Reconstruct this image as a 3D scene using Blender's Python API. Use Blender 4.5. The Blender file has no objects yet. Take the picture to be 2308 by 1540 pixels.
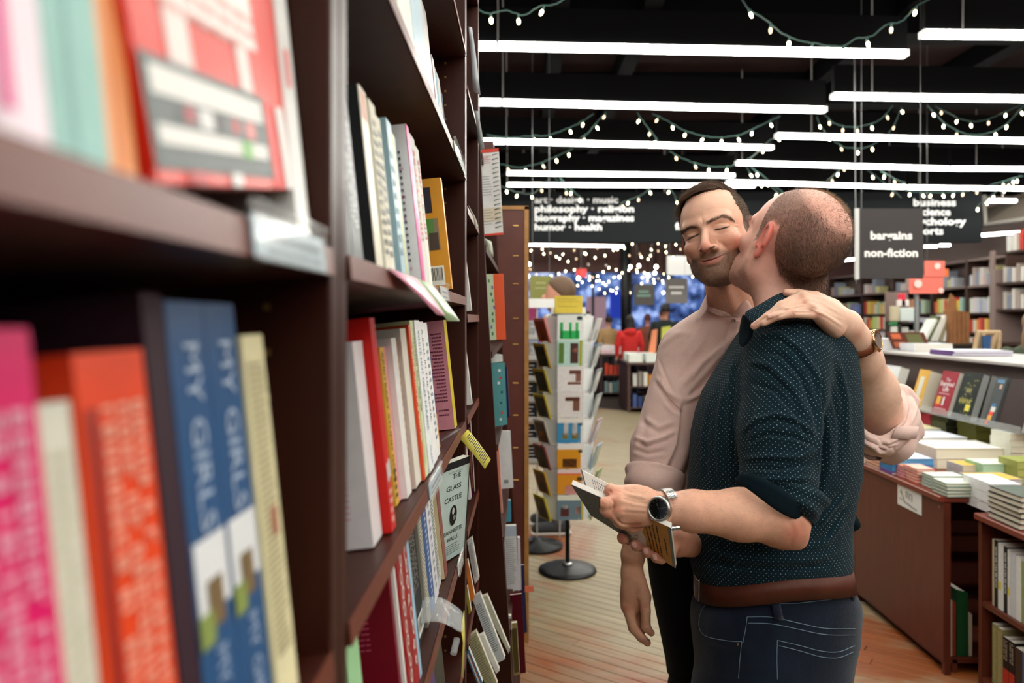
import bpy, math, random, numpy as np
from mathutils import Vector, Matrix
sc = bpy.context.scene
COL = sc.collection
random.seed(7); rng = np.random.RandomState(7)
F = 1700.0; CX = 1183.0; CY = 718.0; EH = 1.5
# ---------------------------------------------------------------- camera
cd = bpy.data.cameras.new('camera'); cam = bpy.data.objects.new('camera', cd); COL.objects.link(cam)
cam.location = (0, 0, EH); cam.rotation_euler = (math.pi/2, 0, 0)
cd.sensor_width = 36; cd.lens = F/2308*36
cd.shift_x = -(CX-1154)/2308; cd.shift_y = -(770-CY)/2308
cd.clip_start = 0.01; cd.clip_end = 200
cd.dof.use_dof = True; cd.dof.focus_distance = 1.58; cd.dof.aperture_fstop = 3.5
sc.camera = cam
sc.view_settings.view_transform = 'Standard'; sc.view_settings.look = 'None'
sc.view_settings.gamma = 1; sc.view_settings.use_curve_mapping = False
sc.view_settings.exposure = 0.45
sc.cycles.use_denoising = True
sc.cycles.max_bounces = 5; sc.cycles.diffuse_bounces = 3; sc.cycles.glossy_bounces = 3; sc.cycles.transparent_max_bounces = 6; sc.cycles.caustics_reflective = False; sc.cycles.caustics_refractive = False; sc.cycles.adaptive_threshold = .02; sc.cycles.sample_clamp_indirect = 6
wd = bpy.data.worlds.new('world'); sc.world = wd; wd.use_nodes = True
wd.node_tree.nodes['Background'].inputs[0].default_value = (0.02, 0.035, 0.08, 1)
wd.node_tree.nodes['Background'].inputs[1].default_value = 1.0
TUBE = 27.0      # brightness of the fluorescent tubes

# ---------------------------------------------------------------- helpers
def W(x, y, Y): return np.array([(x-CX)/F*Y, Y, EH-(y-CY)/F*Y])
def S(h):
    if isinstance(h, str):
        c = [int(h[i:i+2], 16)/255 for i in (0, 2, 4)]
        return tuple(v/12.92 if v <= .04045 else ((v+.055)/1.055)**2.4 for v in c) + (1,)
    return tuple(h)+(1,) if len(h) == 3 else tuple(h)
_m = {}
def M(name, col='808080', rough=.5, metal=0, noise=0, nscale=20, bump=0, bscale=200, emit=0, coat=0, stretch=(1, 1, 1), alpha=1, trans=0, attr=None, oc=False, sss=0, sheen=0, ior=1.45, spec=.5, uvdots=False):
    if name in _m: return _m[name]
    m = bpy.data.materials.new(name); m.use_nodes = True; nt = m.node_tree; b = nt.nodes['Principled BSDF']
    N = nt.nodes.new; L = nt.links.new
    b.inputs['Base Color'].default_value = S(col); b.inputs['Roughness'].default_value = rough; b.inputs['Metallic'].default_value = metal
    b.inputs['Specular IOR Level'].default_value = spec; b.inputs['IOR'].default_value = ior
    if coat: b.inputs['Coat Weight'].default_value = coat; b.inputs['Coat Roughness'].default_value = .15
    if trans: b.inputs['Transmission Weight'].default_value = trans
    if alpha < 1: b.inputs['Alpha'].default_value = alpha
    if sheen: b.inputs['Sheen Weight'].default_value = sheen
    if emit: b.inputs['Emission Color'].default_value = S(col); b.inputs['Emission Strength'].default_value = emit
    if sss: b.inputs['Subsurface Weight'].default_value = sss; b.inputs['Subsurface Radius'].default_value = (1, .35, .2); b.inputs['Subsurface Scale'].default_value = .006
    src = None
    if attr: a = N('ShaderNodeAttribute'); a.attribute_name = attr; src = a.outputs['Color']
    if oc: a = N('ShaderNodeObjectInfo'); src = a.outputs['Color']
    if noise or bump:
        tc = N('ShaderNodeTexCoord'); mp = N('ShaderNodeMapping'); mp.inputs['Scale'].default_value = stretch
        L(tc.outputs['Object'], mp.inputs[0])
    if noise:
        n = N('ShaderNodeTexNoise'); n.inputs['Scale'].default_value = nscale; n.inputs['Detail'].default_value = 4; L(mp.outputs[0], n.inputs[0])
        mr = N('ShaderNodeMapRange'); mr.inputs[1].default_value = .3; mr.inputs[2].default_value = .7
        mr.inputs[3].default_value = 1-noise; mr.inputs[4].default_value = 1+noise; L(n.outputs[0], mr.inputs[0])
        v = N('ShaderNodeVectorMath'); v.operation = 'SCALE'
        if src: L(src, v.inputs[0])
        else: v.inputs[0].default_value = S(col)[:3]
        L(mr.outputs[0], v.inputs['Scale']); src = v.outputs[0]
    if bump:
        n = N('ShaderNodeTexNoise'); n.inputs['Scale'].default_value = bscale; n.inputs['Detail'].default_value = 3; L(mp.outputs[0], n.inputs[0])
        bm = N('ShaderNodeBump'); bm.inputs['Strength'].default_value = bump; bm.inputs['Distance'].default_value = .002
        L(n.outputs[0], bm.inputs['Height']); L(bm.outputs[0], b.inputs['Normal'])
    if uvdots:
        uv = N('ShaderNodeUVMap'); uv.uv_map = 'UVMap'
        mp2 = N('ShaderNodeMapping'); mp2.inputs['Rotation'].default_value = (0, 0, math.pi/4); L(uv.outputs[0], mp2.inputs[0])
        vo = N('ShaderNodeTexVoronoi'); vo.voronoi_dimensions = '2D'; vo.inputs['Scale'].default_value = uvdots; vo.inputs['Randomness'].default_value = 0.0
        L(mp2.outputs[0], vo.inputs['Vector'])
        mr = N('ShaderNodeMapRange'); mr.inputs[1].default_value = .075; mr.inputs[2].default_value = .125; mr.inputs[3].default_value = 1; mr.inputs[4].default_value = 0
        L(vo.outputs['Distance'], mr.inputs[0])
        mx = N('ShaderNodeMix'); mx.data_type = 'RGBA'; L(mr.outputs[0], mx.inputs[0])
        if src: L(src, mx.inputs[6])
        else: mx.inputs[6].default_value = S(col)
        mx.inputs[7].default_value = S('a3b4b4'); src = mx.outputs[2]
    if src: L(src, b.inputs['Base Color'])
    _m[name] = m; return m

def tag(o, label=None, cat=None, group=None, kind=None):
    if label: o['label'] = label
    if cat: o['category'] = cat
    if group: o['group'] = group
    if kind: o['kind'] = kind
    return o
_wp = {}
def empty(name, loc=(0, 0, 0), label=None, cat=None, group=None, rot=None, world=False):
    o = bpy.data.objects.new(name, None); COL.objects.link(o); o.location = loc; o.empty_display_size = .05
    if rot is not None: o.rotation_euler = rot
    if world: _wp[o.name] = (Matrix.Translation(Vector(loc))@(o.rotation_euler.to_matrix().to_4x4())).inverted()
    return tag(o, label, cat, group)
def att(o, p):
    if p is None: return
    o.parent = p
    if p.name in _wp: o.matrix_parent_inverse = _wp[p.name]
def mesh(name, V, Fc, mat, parent=None, smooth=False, col=None):
    me = bpy.data.meshes.new(name); me.from_pydata([tuple(v) for v in V], [], [tuple(f) for f in Fc])
    if mat: me.materials.append(mat)
    if smooth: me.polygons.foreach_set('use_smooth', [True]*len(me.polygons))
    o = bpy.data.objects.new(name, me); COL.objects.link(o)
    att(o, parent)
    if col: o.color = S(col)
    return o
class MB:
    def __init__(s): s.V = []; s.F = []
    def add(s, V, Fc):
        n = len(s.V); s.V += [tuple(map(float, v)) for v in V]; s.F += [tuple(i+n for i in f) for f in Fc]; return s
    def box(s, c, d, R=None):
        c = np.array(c, float); d = np.array(d, float)/2
        P = np.array([(i, j, k) for i in (-1, 1) for j in (-1, 1) for k in (-1, 1)])*d
        if R is not None: P = P@np.array(R).T
        return s.add(P+c, [(0, 1, 3, 2), (4, 6, 7, 5), (0, 4, 5, 1), (2, 3, 7, 6), (0, 2, 6, 4), (1, 5, 7, 3)])
    def b2(s, lo, hi): lo = np.array(lo, float); hi = np.array(hi, float); return s.box((lo+hi)/2, hi-lo)
    def bev(s, c, d, r=.002):   # box with chamfered edges
        c = np.array(c, float); h = np.array(d, float)/2; V = []; idx = {}
        for sx in (-1, 1):
            for sy in (-1, 1):
                for sz in (-1, 1):
                    for a in range(3):
                        p = np.array([sx, sy, sz])*(h-r); p[a] = (sx, sy, sz)[a]*h[a]; idx[(sx, sy, sz, a)] = len(V); V.append(p+c)
        Fc = []
        for a in range(3):
            b, e = (a+1) % 3, (a+2) % 3
            for sg in (-1, 1):
                q = []
                for (u, v) in ((-1, -1), (1, -1), (1, 1), (-1, 1)):
                    k = [0, 0, 0]; k[a] = sg; k[b] = u; k[e] = v; q.append(idx[(*k, a)])
                Fc.append(q if sg > 0 else q[::-1])
            for u in (-1, 1):
                for v in (-1, 1):
                    k0 = [0]*3; k1 = [0]*3; k0[a] = -1; k1[a] = 1; k0[b] = k1[b] = u; k0[e] = k1[e] = v
                    q = [idx[(*k0, b)], idx[(*k1, b)], idx[(*k1, e)], idx[(*k0, e)]]; Fc.append(q if u*v < 0 else q[::-1])
        for sx in (-1, 1):
            for sy in (-1, 1):
                for sz in (-1, 1):
                    q = [idx[(sx, sy, sz, a)] for a in range(3)]; Fc.append(q if sx*sy*sz > 0 else q[::-1])
        return s.add(V, Fc)
    def tube(s, pts, r, n=6, caps=True, up=(0, 0, 1)):
        pts = [np.array(p, float) for p in pts]; m = len(pts); V = []
        rr = r if hasattr(r, '__len__') else [r]*m
        for i, p in enumerate(pts):
            t = pts[min(i+1, m-1)]-pts[max(i-1, 0)]; t = t/(np.linalg.norm(t)+1e-12)
            u = np.array(up, float)
            if abs(t@u) > .95: u = np.array([1., 0, 0])
            a = np.cross(t, u); a /= np.linalg.norm(a)+1e-12; b = np.cross(a, t)
            for k in range(n):
                th = 2*math.pi*k/n; V.append(p+rr[i]*(math.cos(th)*a+math.sin(th)*b))
        Fc = [(i*n+k, (i+1)*n+k, (i+1)*n+(k+1) % n, i*n+(k+1) % n) for i in range(m-1) for k in range(n)]
        if caps: Fc += [tuple(range(n)), tuple((m-1)*n+k for k in range(n))[::-1]]
        return s.add(V, Fc)
    def lathe(s, prof, n=32, c=(0, 0, 0)):
        c = np.array(c, float); V = [c+np.array([r*math.cos(2*math.pi*k/n), r*math.sin(2*math.pi*k/n), z]) for r, z in prof for k in range(n)]
        m = len(prof)
        return s.add(V, [(i*n+k, i*n+(k+1) % n, (i+1)*n+(k+1) % n, (i+1)*n+k) for i in range(m-1) for k in range(n)])
    def build(s, name, mat, parent=None, smooth=False, col=None): return mesh(name, s.V, s.F, mat, parent, smooth, col)
_tx = {}
def text(s, size, loc, xdir, ydir, mat, parent=None, name='lettering', align='CENTER', bold=0, width=None, col=None, depth=0.0, ysc=1, sx=1):
    """flat printed lettering: glyph outlines turned into a thin mesh at its place; xdir reading direction, ydir the up of the letters"""
    key = (s, align, bold)
    if key not in _tx:
        c = bpy.data.curves.new('t', 'FONT'); c.body = s; c.align_x = align; c.align_y = 'CENTER'; c.size = 1; c.offset = bold; c.resolution_u = 2
        o = bpy.data.objects.new('t', c); COL.objects.link(o); dg = bpy.context.evaluated_depsgraph_get()
        me = bpy.data.meshes.new_from_object(o.evaluated_get(dg)); bpy.data.objects.remove(o); _tx[key] = me
    me = _tx[key].copy()
    v = np.empty(len(me.vertices)*3); me.vertices.foreach_get('co', v); v = v.reshape(-1, 3)
    if not len(v): return None
    w = v[:, 0].max()-v[:, 0].min(); k = size; kx = size*sx
    if width: kx = width/w
    X = np.array(xdir, float); X /= np.linalg.norm(X); Yd = np.array(ydir, float); Yd -= X*(X@Yd); Yd /= np.linalg.norm(Yd)
    P = v[:, :1]*kx*X+v[:, 1:2]*k*ysc*Yd+np.array(loc, float)
    me.vertices.foreach_set('co', P.ravel()); me.materials.clear(); me.materials.append(mat)
    o = bpy.data.objects.new(name, me); COL.objects.link(o)
    att(o, parent)
    if col: o.color = S(col)
    return o
# ================================================================ THE SHOP
def struct(name, mb, mat, parent=None, smooth=False):
    o = mb.build(name, mat, parent, smooth); o['kind'] = 'structure'; return o
# floor of diagonal boards, each board its own piece
m = bpy.data.materials.new('worn_boards'); m.use_nodes = True; nt = m.node_tree; b = nt.nodes['Principled BSDF']; N_ = nt.nodes.new; L_ = nt.links.new
tc = N_('ShaderNodeTexCoord'); ge = N_('ShaderNodeNewGeometry'); oi = N_('ShaderNodeObjectInfo')
n1 = N_('ShaderNodeTexNoise'); n1.inputs['Scale'].default_value = .9; n1.inputs['Detail'].default_value = 5; n1.inputs['Roughness'].default_value = .62; n1.inputs['Distortion'].default_value = .6; L_(ge.outputs['Position'], n1.inputs[0])
r1 = N_('ShaderNodeValToRGB'); r1.color_ramp.elements[0].position = .53; r1.color_ramp.elements[0].color = S('988868'); r1.color_ramp.elements[1].position = .66; r1.color_ramp.elements[1].color = S('924c1c'); src_ = n1.outputs[0]
for (sx_, sy_, rad, am) in ((.25, 3.45, 1.0, .09), (1.65, 3.2, .75, .09), (.1, 5.0, .7, .12), (1.1, 2.5, .6, .08)):   # worn stains of the old varnish
    vd = N_('ShaderNodeVectorMath'); vd.operation = 'DISTANCE'; L_(ge.outputs['Position'], vd.inputs[0]); vd.inputs[1].default_value = (sx_, sy_, 0); m_ = N_('ShaderNodeMapRange'); m_.inputs[1].default_value = 0; m_.inputs[2].default_value = rad; m_.inputs[3].default_value = am; m_.inputs[4].default_value = 0; L_(vd.outputs['Value'], m_.inputs[0])
    ad = N_('ShaderNodeMath'); ad.operation = 'ADD'; L_(src_, ad.inputs[0]); L_(m_.outputs[0], ad.inputs[1]); src_ = ad.outputs[0]
L_(src_, r1.inputs[0])
mp = N_('ShaderNodeMapping'); mp.inputs['Scale'].default_value = (1.5, 45, 1); L_(tc.outputs['Object'], mp.inputs[0])
n2 = N_('ShaderNodeTexNoise'); n2.inputs['Scale'].default_value = 1.5; n2.inputs['Detail'].default_value = 6; L_(mp.outputs[0], n2.inputs[0])
mr = N_('ShaderNodeMapRange'); mr.inputs[1].default_value = .3; mr.inputs[2].default_value = .7; mr.inputs[3].default_value = .72; mr.inputs[4].default_value = 1.12; L_(n2.outputs[0], mr.inputs[0])
mr2 = N_('ShaderNodeMapRange'); mr2.inputs[3].default_value = .9; mr2.inputs[4].default_value = 1.06; L_(oi.outputs['Random'], mr2.inputs[0])
mu = N_('ShaderNodeMath'); mu.operation = 'MULTIPLY'; L_(mr.outputs[0], mu.inputs[0]); L_(mr2.outputs[0], mu.inputs[1])
vm = N_('ShaderNodeVectorMath'); vm.operation = 'SCALE'; L_(r1.outputs[0], vm.inputs[0]); L_(mu.outputs[0], vm.inputs['Scale']); L_(vm.outputs[0], b.inputs['Base Color'])
b.inputs['Roughness'].default_value = .5
FLOORM = m
fl = empty('floor'); fl['kind'] = 'structure'
struct('subfloor', MB().b2((-6, -5, -.06), (12, 24, -.012)), M('subfloor', '2a1c12', rough=.9), fl)
ang = math.radians(90+54.2); bw = .066; plank = {}
dx, dy = math.cos(ang), math.sin(ang); nx, ny = -dy, dx
cnt = 0
far = MB()
for i in range(-165, 240):
    c0 = i*bw; s0 = -14+((i*7919) % 13)*.2
    while s0 < 22:
        Lb = 1.9+((i*31+int(s0*7)) % 5)*.25; mid = s0+Lb/2; x_, y_ = dx*mid+nx*c0, dy*mid+ny*c0; s1 = s0+Lb; s0 = s1
        if not (-2.0 < x_ < 7.2 and .4 < y_ < 19.6): continue
        if 2.6 < y_ < 8.6 and -.5 < x_ < 3.6 and cnt < 290:
            if Lb not in plank: plank[Lb] = None
            key = round(Lb, 2)
            if plank.get(key) is None: o = MB().bev((0, 0, 0), (Lb-.0025, bw-.0022, .012), .0015).build('floorboard', FLOORM, fl); plank[key] = o
            else: o = plank[key].copy(); COL.objects.link(o)
            o.location = (x_, y_, -.006); o.rotation_euler = (0, 0, ang); cnt += 1
        else:
            R_ = np.array([[dx, nx, 0], [dy, ny, 0], [0, 0, 1]]); far.box((x_, y_, -.0065), (Lb-.0025, bw-.0022, .011), R_)
o = far.build('floorboards', FLOORM, fl); o['kind'] = 'stuff'
MB_ = MB
DARK = M('ceiling_black', '040405', rough=.9, spec=.05); BRN = M('ceiling_brown', '1a0e0c', rough=.85, spec=.1, noise=.2, nscale=3)
struct('ceiling', MB().b2((-6, -5, 4.05), (12, 24, 4.1)), BRN)
cl = empty('ceiling_beams'); cl['kind'] = 'structure'
for i in range(10):
    z_ = 3.75; struct('beam', MB().b2((-6, 2.1+i*1.9, z_-.02), (12, 2.35+i*1.9, 4.05)), DARK, cl)
for i, (x_, y_) in enumerate(((.9, 5), (2.9, 6.2), (.2, 8.2), (4.2, 8))):
    struct('joist', MB().b2((x_, -4, 3.86), (x_+.14, 20, 4.05)), DARK, cl)
struct('wall_left', MB().b2((-6.1, -5, 0), (-6, 24, 4.1)), M('wall_dark', '3a2c28', rough=.9))
struct('wall_right', MB().b2((8.9, -5, 0), (9, 24, 4.1)), M('wall_mauve', 'b09c96', rough=.9))
struct('wall_rear', MB().b2((-6, -5.1, 0), (9, -5, 4.1)), M('wall_dark', ''))
# far shop front: brown band above, tall night windows, a light wall at the right
fw = struct('wall_front', MB().b2((-6, 20, 2.72), (9, 20.15, 4.1)).b2((-6, 20, 0), (9, 20.15, .75)).b2((6.6, 20, .75), (9, 20.15, 2.72)), M('wall_plum', '96706c', rough=.9))
wn = empty('window_1'); wn['kind'] = 'structure'
GL = M('window_glass', 'c8d8f0', rough=.02, trans=1, ior=1.1)
for k in range(10):
    x0 = -3.2+k*1.0; MB().b2((x0+.04, 20.04, .79), (x0+.98, 20.05, 2.69)).build('window_pane', GL, wn)
    MB().b2((x0-.02, 20.0, .75), (x0+.04, 20.1, 2.72)).build('window_frame', M('frame_dark', '17141a', rough=.5), wn)
# the street at night beyond the glass
m = bpy.data.materials.new('night_street'); m.use_nodes = True; nt = m.node_tree; b = nt.nodes['Principled BSDF']; N_ = nt.nodes.new; L_ = nt.links.new
tc = N_('ShaderNodeTexCoord'); n1 = N_('ShaderNodeTexNoise'); n1.inputs['Scale'].default_value = 2.2; n1.inputs['Detail'].default_value = 4; L_(tc.outputs['Object'], n1.inputs[0])
r1 = N_('ShaderNodeValToRGB'); e_ = r1.color_ramp.elements; e_[0].position = .36; e_[0].color = S('181c30'); e_[1].position = .64; e_[1].color = S('b4bedc')
q = r1.color_ramp.elements.new(.5); q.color = S('4c608c'); L_(n1.outputs[0], r1.inputs[0])
b.inputs['Base Color'].default_value = S('10131c'); L_(r1.outputs[0], b.inputs['Emission Color']); b.inputs['Emission Strength'].default_value = 1.3
MB().b2((-9, 24.5, -.5), (9, 24.6, 5)).build('street_facade', m); bpy.data.objects['street_facade']['kind'] = 'structure'
for (x0, x1, z0, z1, c, s_) in ((-.3, .4, 1.3, 2.1, 'c8506a', .6), (2.0, 2.6, .9, 2.2, 'e0a8a0', .5), (1.4, 1.7, .9, 1.5, 'd040a0', .9), (-.9, -.5, .8, 1.2, 'd060b0', 1), (2.75, 3.1, 1.5, 2.4, '4a60e0', .4), (.6, 1.2, 1.2, 1.5, 'b8c4e8', .7), (-.2, .2, .85, 1.1, '50d0d0', .6)):
    o = tag(MB().b2((x0, 24.2, z0), (x1, 24.51, z1)).build('lit_shop_sign', M('sign_'+c, c, emit=s_)), None, None)
    tag(o, {'c8506a': 'rose lit panel across the street, left of the black column', 'e0a8a0': 'pale salmon lit panel across the street', 'd040a0': 'magenta lit strip across the street, right part', 'd060b0': 'pink lit strip across the street at far left', '4a60e0': 'blue lit panel across the street beside the lamps', 'b8c4e8': 'pale blue lit strip across the street', '50d0d0': 'small turquoise lit strip low across the street'}[c], 'sign')
col_ = MB().tube([(2.27, 17, 0), (2.27, 17, 4.05)], .11, 20).build('column', M('column_black', '101014', rough=.5), None, True); col_['kind'] = 'structure'
# ---------------------------------------------------------------- fluorescent fixtures
TB_ = M('tube_light', 'fffdf4', emit=TUBE); HS = M('fixture_black', '060607', rough=.8, spec=.1); ROD = M('hanger_rod', '8d8a86', rough=.4, metal=.6)
def fixture(x0, x1, y, h, label, skew=.035, hang=(.1, .9), wd=.064, ht=.038, house=.20, group='fluorescent tubes over the aisles', bright=True):
    e = empty('light_fixture', ((x0+x1)/2, y, EH+h), label, 'ceiling light', group, (0, 0, skew)); L = (x1-x0)/math.cos(skew)
    MB().bev((0, 0, 0), (L, wd, ht), .008).build('diffuser', TB_, e)
    for s_ in (-1, 1): MB().bev((s_*(L/2+.004), 0, 0), (.012, wd+.004, ht+.004), .003).build('end_cap', M('end_cap', 'd8d8d2', rough=.5, emit=.6), e)
    if house: MB().box((0, 0, ht/2+house/2), (L, .05, house)).build('housing', HS, e)
    for t in hang: MB().tube([(L*(t-.5), -.03, -ht/2), (L*(t-.5), -.03, 4.06-EH-h)], .006, 6).build('hanger_rod', ROD, e)
    return e
H_ = 1.6
def fpx(xa, ya, xb, yb, label, h=H_, **k):
    za = F*h/(CY-ya); zb = F*h/(CY-yb); Xa = (xa-CX)/F*za; Xb = (xb-CX)/F*zb
    return fixture(Xa, Xb, (za+zb)/2, h, label, math.atan2(zb-za, Xb-Xa), **k)
fpx(1122, 104, 2040, 122, 'longest bright fluorescent tube nearest the camera, over the couple', hang=(0.0,)); fpx(1133, 231, 1858, 248, 'fluorescent tube in the second row, ending above the taller man', hang=(0.0,)); fpx(1141, 319, 1740, 333, 'fluorescent tube in the third row on the left', hang=(0.0,))
fpx(1143, 390, 1654, 396, 'fluorescent tube in the fourth row, left of the couple', hang=(0.0,)); fpx(1143, 416, 1700, 419, 'farthest left fluorescent tube just above the sign band', hang=(0.0,)); 
fpx(2080, 77, 2900, 84, 'thick bright fluorescent tube at the top right corner'); fpx(1877, 217, 2700, 228, 'right hand fluorescent tube in the second row'); fpx(1750, 306, 2480, 321, 'right hand fluorescent tube in the third row'); fpx(1660, 367, 2135, 380, 'right hand fluorescent tube in the fourth row', hang=(.02,))
fpx(2140, 380, 2700, 384, 'short fluorescent tube at the right end of the fourth row', hang=(.1,)); fpx(1640, 410, 2040, 422, 'fluorescent tube behind the heads, just above the sign band', hang=(.9,)); fpx(2044, 422, 2500, 428, 'fluorescent tube at far right above the sign band', hang=(.05,))
for (xa, ya, xb, yb, lb) in ((560, 96, 1118, 104, 'tube joined to the left end of the nearest row'), (700, 224, 1130, 231, 'tube joined to the left end of the second row'), (800, 314, 1138, 319, 'tube joined to the left end of the third row')): fpx(xa, ya, xb, yb, lb, hang=(.5,))
fpx(1188, 552, 1405, 555, 'tube glowing under the sign band, far left', h=1.55, house=0, hang=(.5,)); fpx(1150, 537, 1285, 539, 'second dim tube tucked under the sign band at far left', h=1.55, house=0, hang=(.5,), ht=.04)
for y_ in (11.3, 12.6, 13.9): fixture(.2, 2.6, y_, 1.55, f'added left {"near" if y_ < 12 else "middle" if y_ < 13 else "far"} tube hidden behind the long sign band', hang=(.1, .9)); fixture(2.9, 5.3, y_, 1.55, f'added right {"near" if y_ < 12 else "middle" if y_ < 13 else "far"} tube hidden behind the long sign band', hang=(.1, .9))  # extra rows added out of sight to brighten the middle distance
fpx(2212, 530, 2420, 516, 'slanted fluorescent tube above the right hand bookcase', h=1.35, house=.0, hang=(.8,)); fpx(2225, 453, 2288, 453, 'small far tube beside the ceiling duct', h=1.5, house=0, hang=(.5,))
fpx(2082, 556, 2110, 556, 'short far tube glimpsed beside the hanging grey sign', h=1.4, house=0, hang=(.5,)); fpx(2116, 553, 2140, 553, 'tiny far tube right of the hanging grey sign', h=1.4, house=0, hang=(.5,)); fpx(1905, 587, 1936, 583, 'short tube glimpsed between the head and the grey sign', h=1.3, house=0, hang=(.5,))
# rows behind and above the camera carry on the same grid
for i, y in enumerate((3.1, 1.9, .7, -.6, -2.0, -3.4)):
    for j, (a, b_) in enumerate(((-3.6, -.4), (-.25, 2.2), (2.35, 4.8), (5.0, 7.4))):
        fixture(a, b_, y, 1.6, f'tube {["first","second","third","fourth"][j]} from left in the {["foremost","second","third","fourth","fifth","rearmost"][i]} row over the camera', .03, hang=(.5,))
# ================================================================ PEOPLE: implicit surfaces turned into meshes
def nrm(v): v = np.array(v, float); return v/np.linalg.norm(v)
def smin(a, b, k):
    h = np.clip(.5+.5*(b-a)/k, 0, 1); return b*(1-h)+a*h-k*h*(1-h)
def smax(a, b, k): return -smin(-a, -b, k)
def rc(P, a, b, ra, rb, flat=None, fn=None):
    a = np.asarray(a, np.float32); b = np.asarray(b, np.float32); ab = b-a; pa = P-a
    t = np.clip(pa@ab/(ab@ab+1e-12), 0, 1); q = pa-t[:, None]*ab
    if flat is not None:
        n = np.asarray(fn, np.float32); c = q@n; q = q+((1/flat-1)*c)[:, None]*n
    return np.sqrt((q*q).sum(1))-(ra+(rb-ra)*t)
def el(P, c, r, R=None):
    q = P-np.asarray(c, np.float32)
    if R is not None: q = q@np.asarray(R, np.float32)
    r = np.asarray(r, np.float32); k0 = np.sqrt(((q/r)**2).sum(1)); k1 = np.sqrt(((q/(r*r))**2).sum(1))+1e-9
    return k0*(k0-1)/k1
def prof(P, rows, n=2.2, rot=0):
    """a trunk given by horizontal slices: z, centre x, centre y, half width, half depth"""
    R = np.array(sorted(rows)); z = P[:, 2]; zc = np.clip(z, R[0, 0], R[-1, 0])
    cx, cy, a, b = [np.interp(zc, R[:, 0], R[:, i]) for i in (1, 2, 3, 4)]
    dx = P[:, 0]-cx; dy = P[:, 1]-cy; c, s = math.cos(rot), math.sin(rot); dx, dy = dx*c+dy*s, -dx*s+dy*c
    k = (np.abs(dx/a)**n+np.abs(dy/b)**n+1e-9)**(1/n)
    r = np.sqrt(dx*dx+dy*dy)+1e-9; d = r*(1-1/np.maximum(k, 1e-4))
    e = np.maximum(R[0, 0]-z, z-R[-1, 0])
    return np.maximum(d, e)
def iso(f, lo, hi, h, newton=2):
    lo = np.array(lo, float); hi = np.array(hi, float); B = 8
    nb = np.ceil((hi-lo)/h/B).astype(int)+1; n = nb*B
    bi = np.stack(np.meshgrid(*[np.arange(k) for k in nb], indexing='ij'), -1).reshape(-1, 3)
    cen = (lo+(bi*B+(B-1)/2)*h).astype(np.float32); fc = f(cen)
    keep = np.abs(fc) < h*B*.87*1.6+h*2
    vol = np.where(fc < 0, -1., 1.).reshape(nb).repeat(B, 0).repeat(B, 1).repeat(B, 2).astype(np.float32)
    kb = bi[keep]; off = np.stack(np.meshgrid(*[np.arange(B)]*3, indexing='ij'), -1).reshape(-1, 3)
    for s0 in range(0, len(kb), 600):
        idx = (kb[s0:s0+600, None]*B+off[None]).reshape(-1, 3)
        vol[idx[:, 0], idx[:, 1], idx[:, 2]] = f((lo+idx*h).astype(np.float32))
    s = vol < 0; c = s[:-1, :-1, :-1].astype(np.int8)
    for d in [(0, 0, 1), (0, 1, 0), (0, 1, 1), (1, 0, 0), (1, 0, 1), (1, 1, 0), (1, 1, 1)]:
        c = c+s[d[0]:n[0]-1+d[0], d[1]:n[1]-1+d[1], d[2]:n[2]-1+d[2]]
    ci = np.argwhere((c > 0) & (c < 8)); vid = np.full(c.shape, -1, np.int32); vid[ci[:, 0], ci[:, 1], ci[:, 2]] = np.arange(len(ci))
    acc = np.zeros((len(ci), 3)); cnt = np.zeros(len(ci))
    for ax in range(3):
        o1, o2 = [a for a in range(3) if a != ax]
        for u in (0, 1):
            for v in (0, 1):
                p0 = ci.copy(); p0[:, o1] += u; p0[:, o2] += v; p1 = p0.copy(); p1[:, ax] += 1
                a = vol[p0[:, 0], p0[:, 1], p0[:, 2]]; b = vol[p1[:, 0], p1[:, 1], p1[:, 2]]; m = (a < 0) != (b < 0)
                t = np.clip(a/(a-b+1e-12), 0, 1); q = p0.astype(float); q[:, ax] += t; acc[m] += q[m]; cnt[m] += 1
    V = lo+acc/cnt[:, None]*h; Q = []
    for ax in range(3):
        o1, o2 = (ax+1) % 3, (ax+2) % 3
        sl0 = [slice(0, n[a]-1) for a in range(3)]; sl1 = list(sl0); sl0[ax] = slice(0, n[ax]-1); sl1[ax] = slice(1, n[ax])
        a = s[tuple(sl0)]; b = s[tuple(sl1)]; e = np.argwhere(a != b); e = e[(e[:, o1] > 0) & (e[:, o2] > 0)]
        def vi(d1, d2):
            p = e.copy(); p[:, o1] -= d1; p[:, o2] -= d2; return vid[p[:, 0], p[:, 1], p[:, 2]]
        q = np.stack([vi(1, 1), vi(0, 1), vi(0, 0), vi(1, 0)], 1); ins = a[e[:, 0], e[:, 1], e[:, 2]]
        q[~ins] = q[~ins][:, ::-1]; Q.append(q[(q >= 0).all(1)])
    Q = np.concatenate(Q)
    for _ in range(newton):
        P = V.astype(np.float32); f0 = f(P); g = np.stack([f(P+np.eye(3, dtype=np.float32)[i]*h*.4)-f0 for i in range(3)], 1)/(h*.4)
        g2 = (g*g).sum(1)+1e-6; st = (f0/np.maximum(g2, .25))[:, None]*g; sl = np.linalg.norm(st, axis=1, keepdims=True)
        V = V-st*np.minimum(1, h*.6/(sl+1e-9))
    return V, Q
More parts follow.
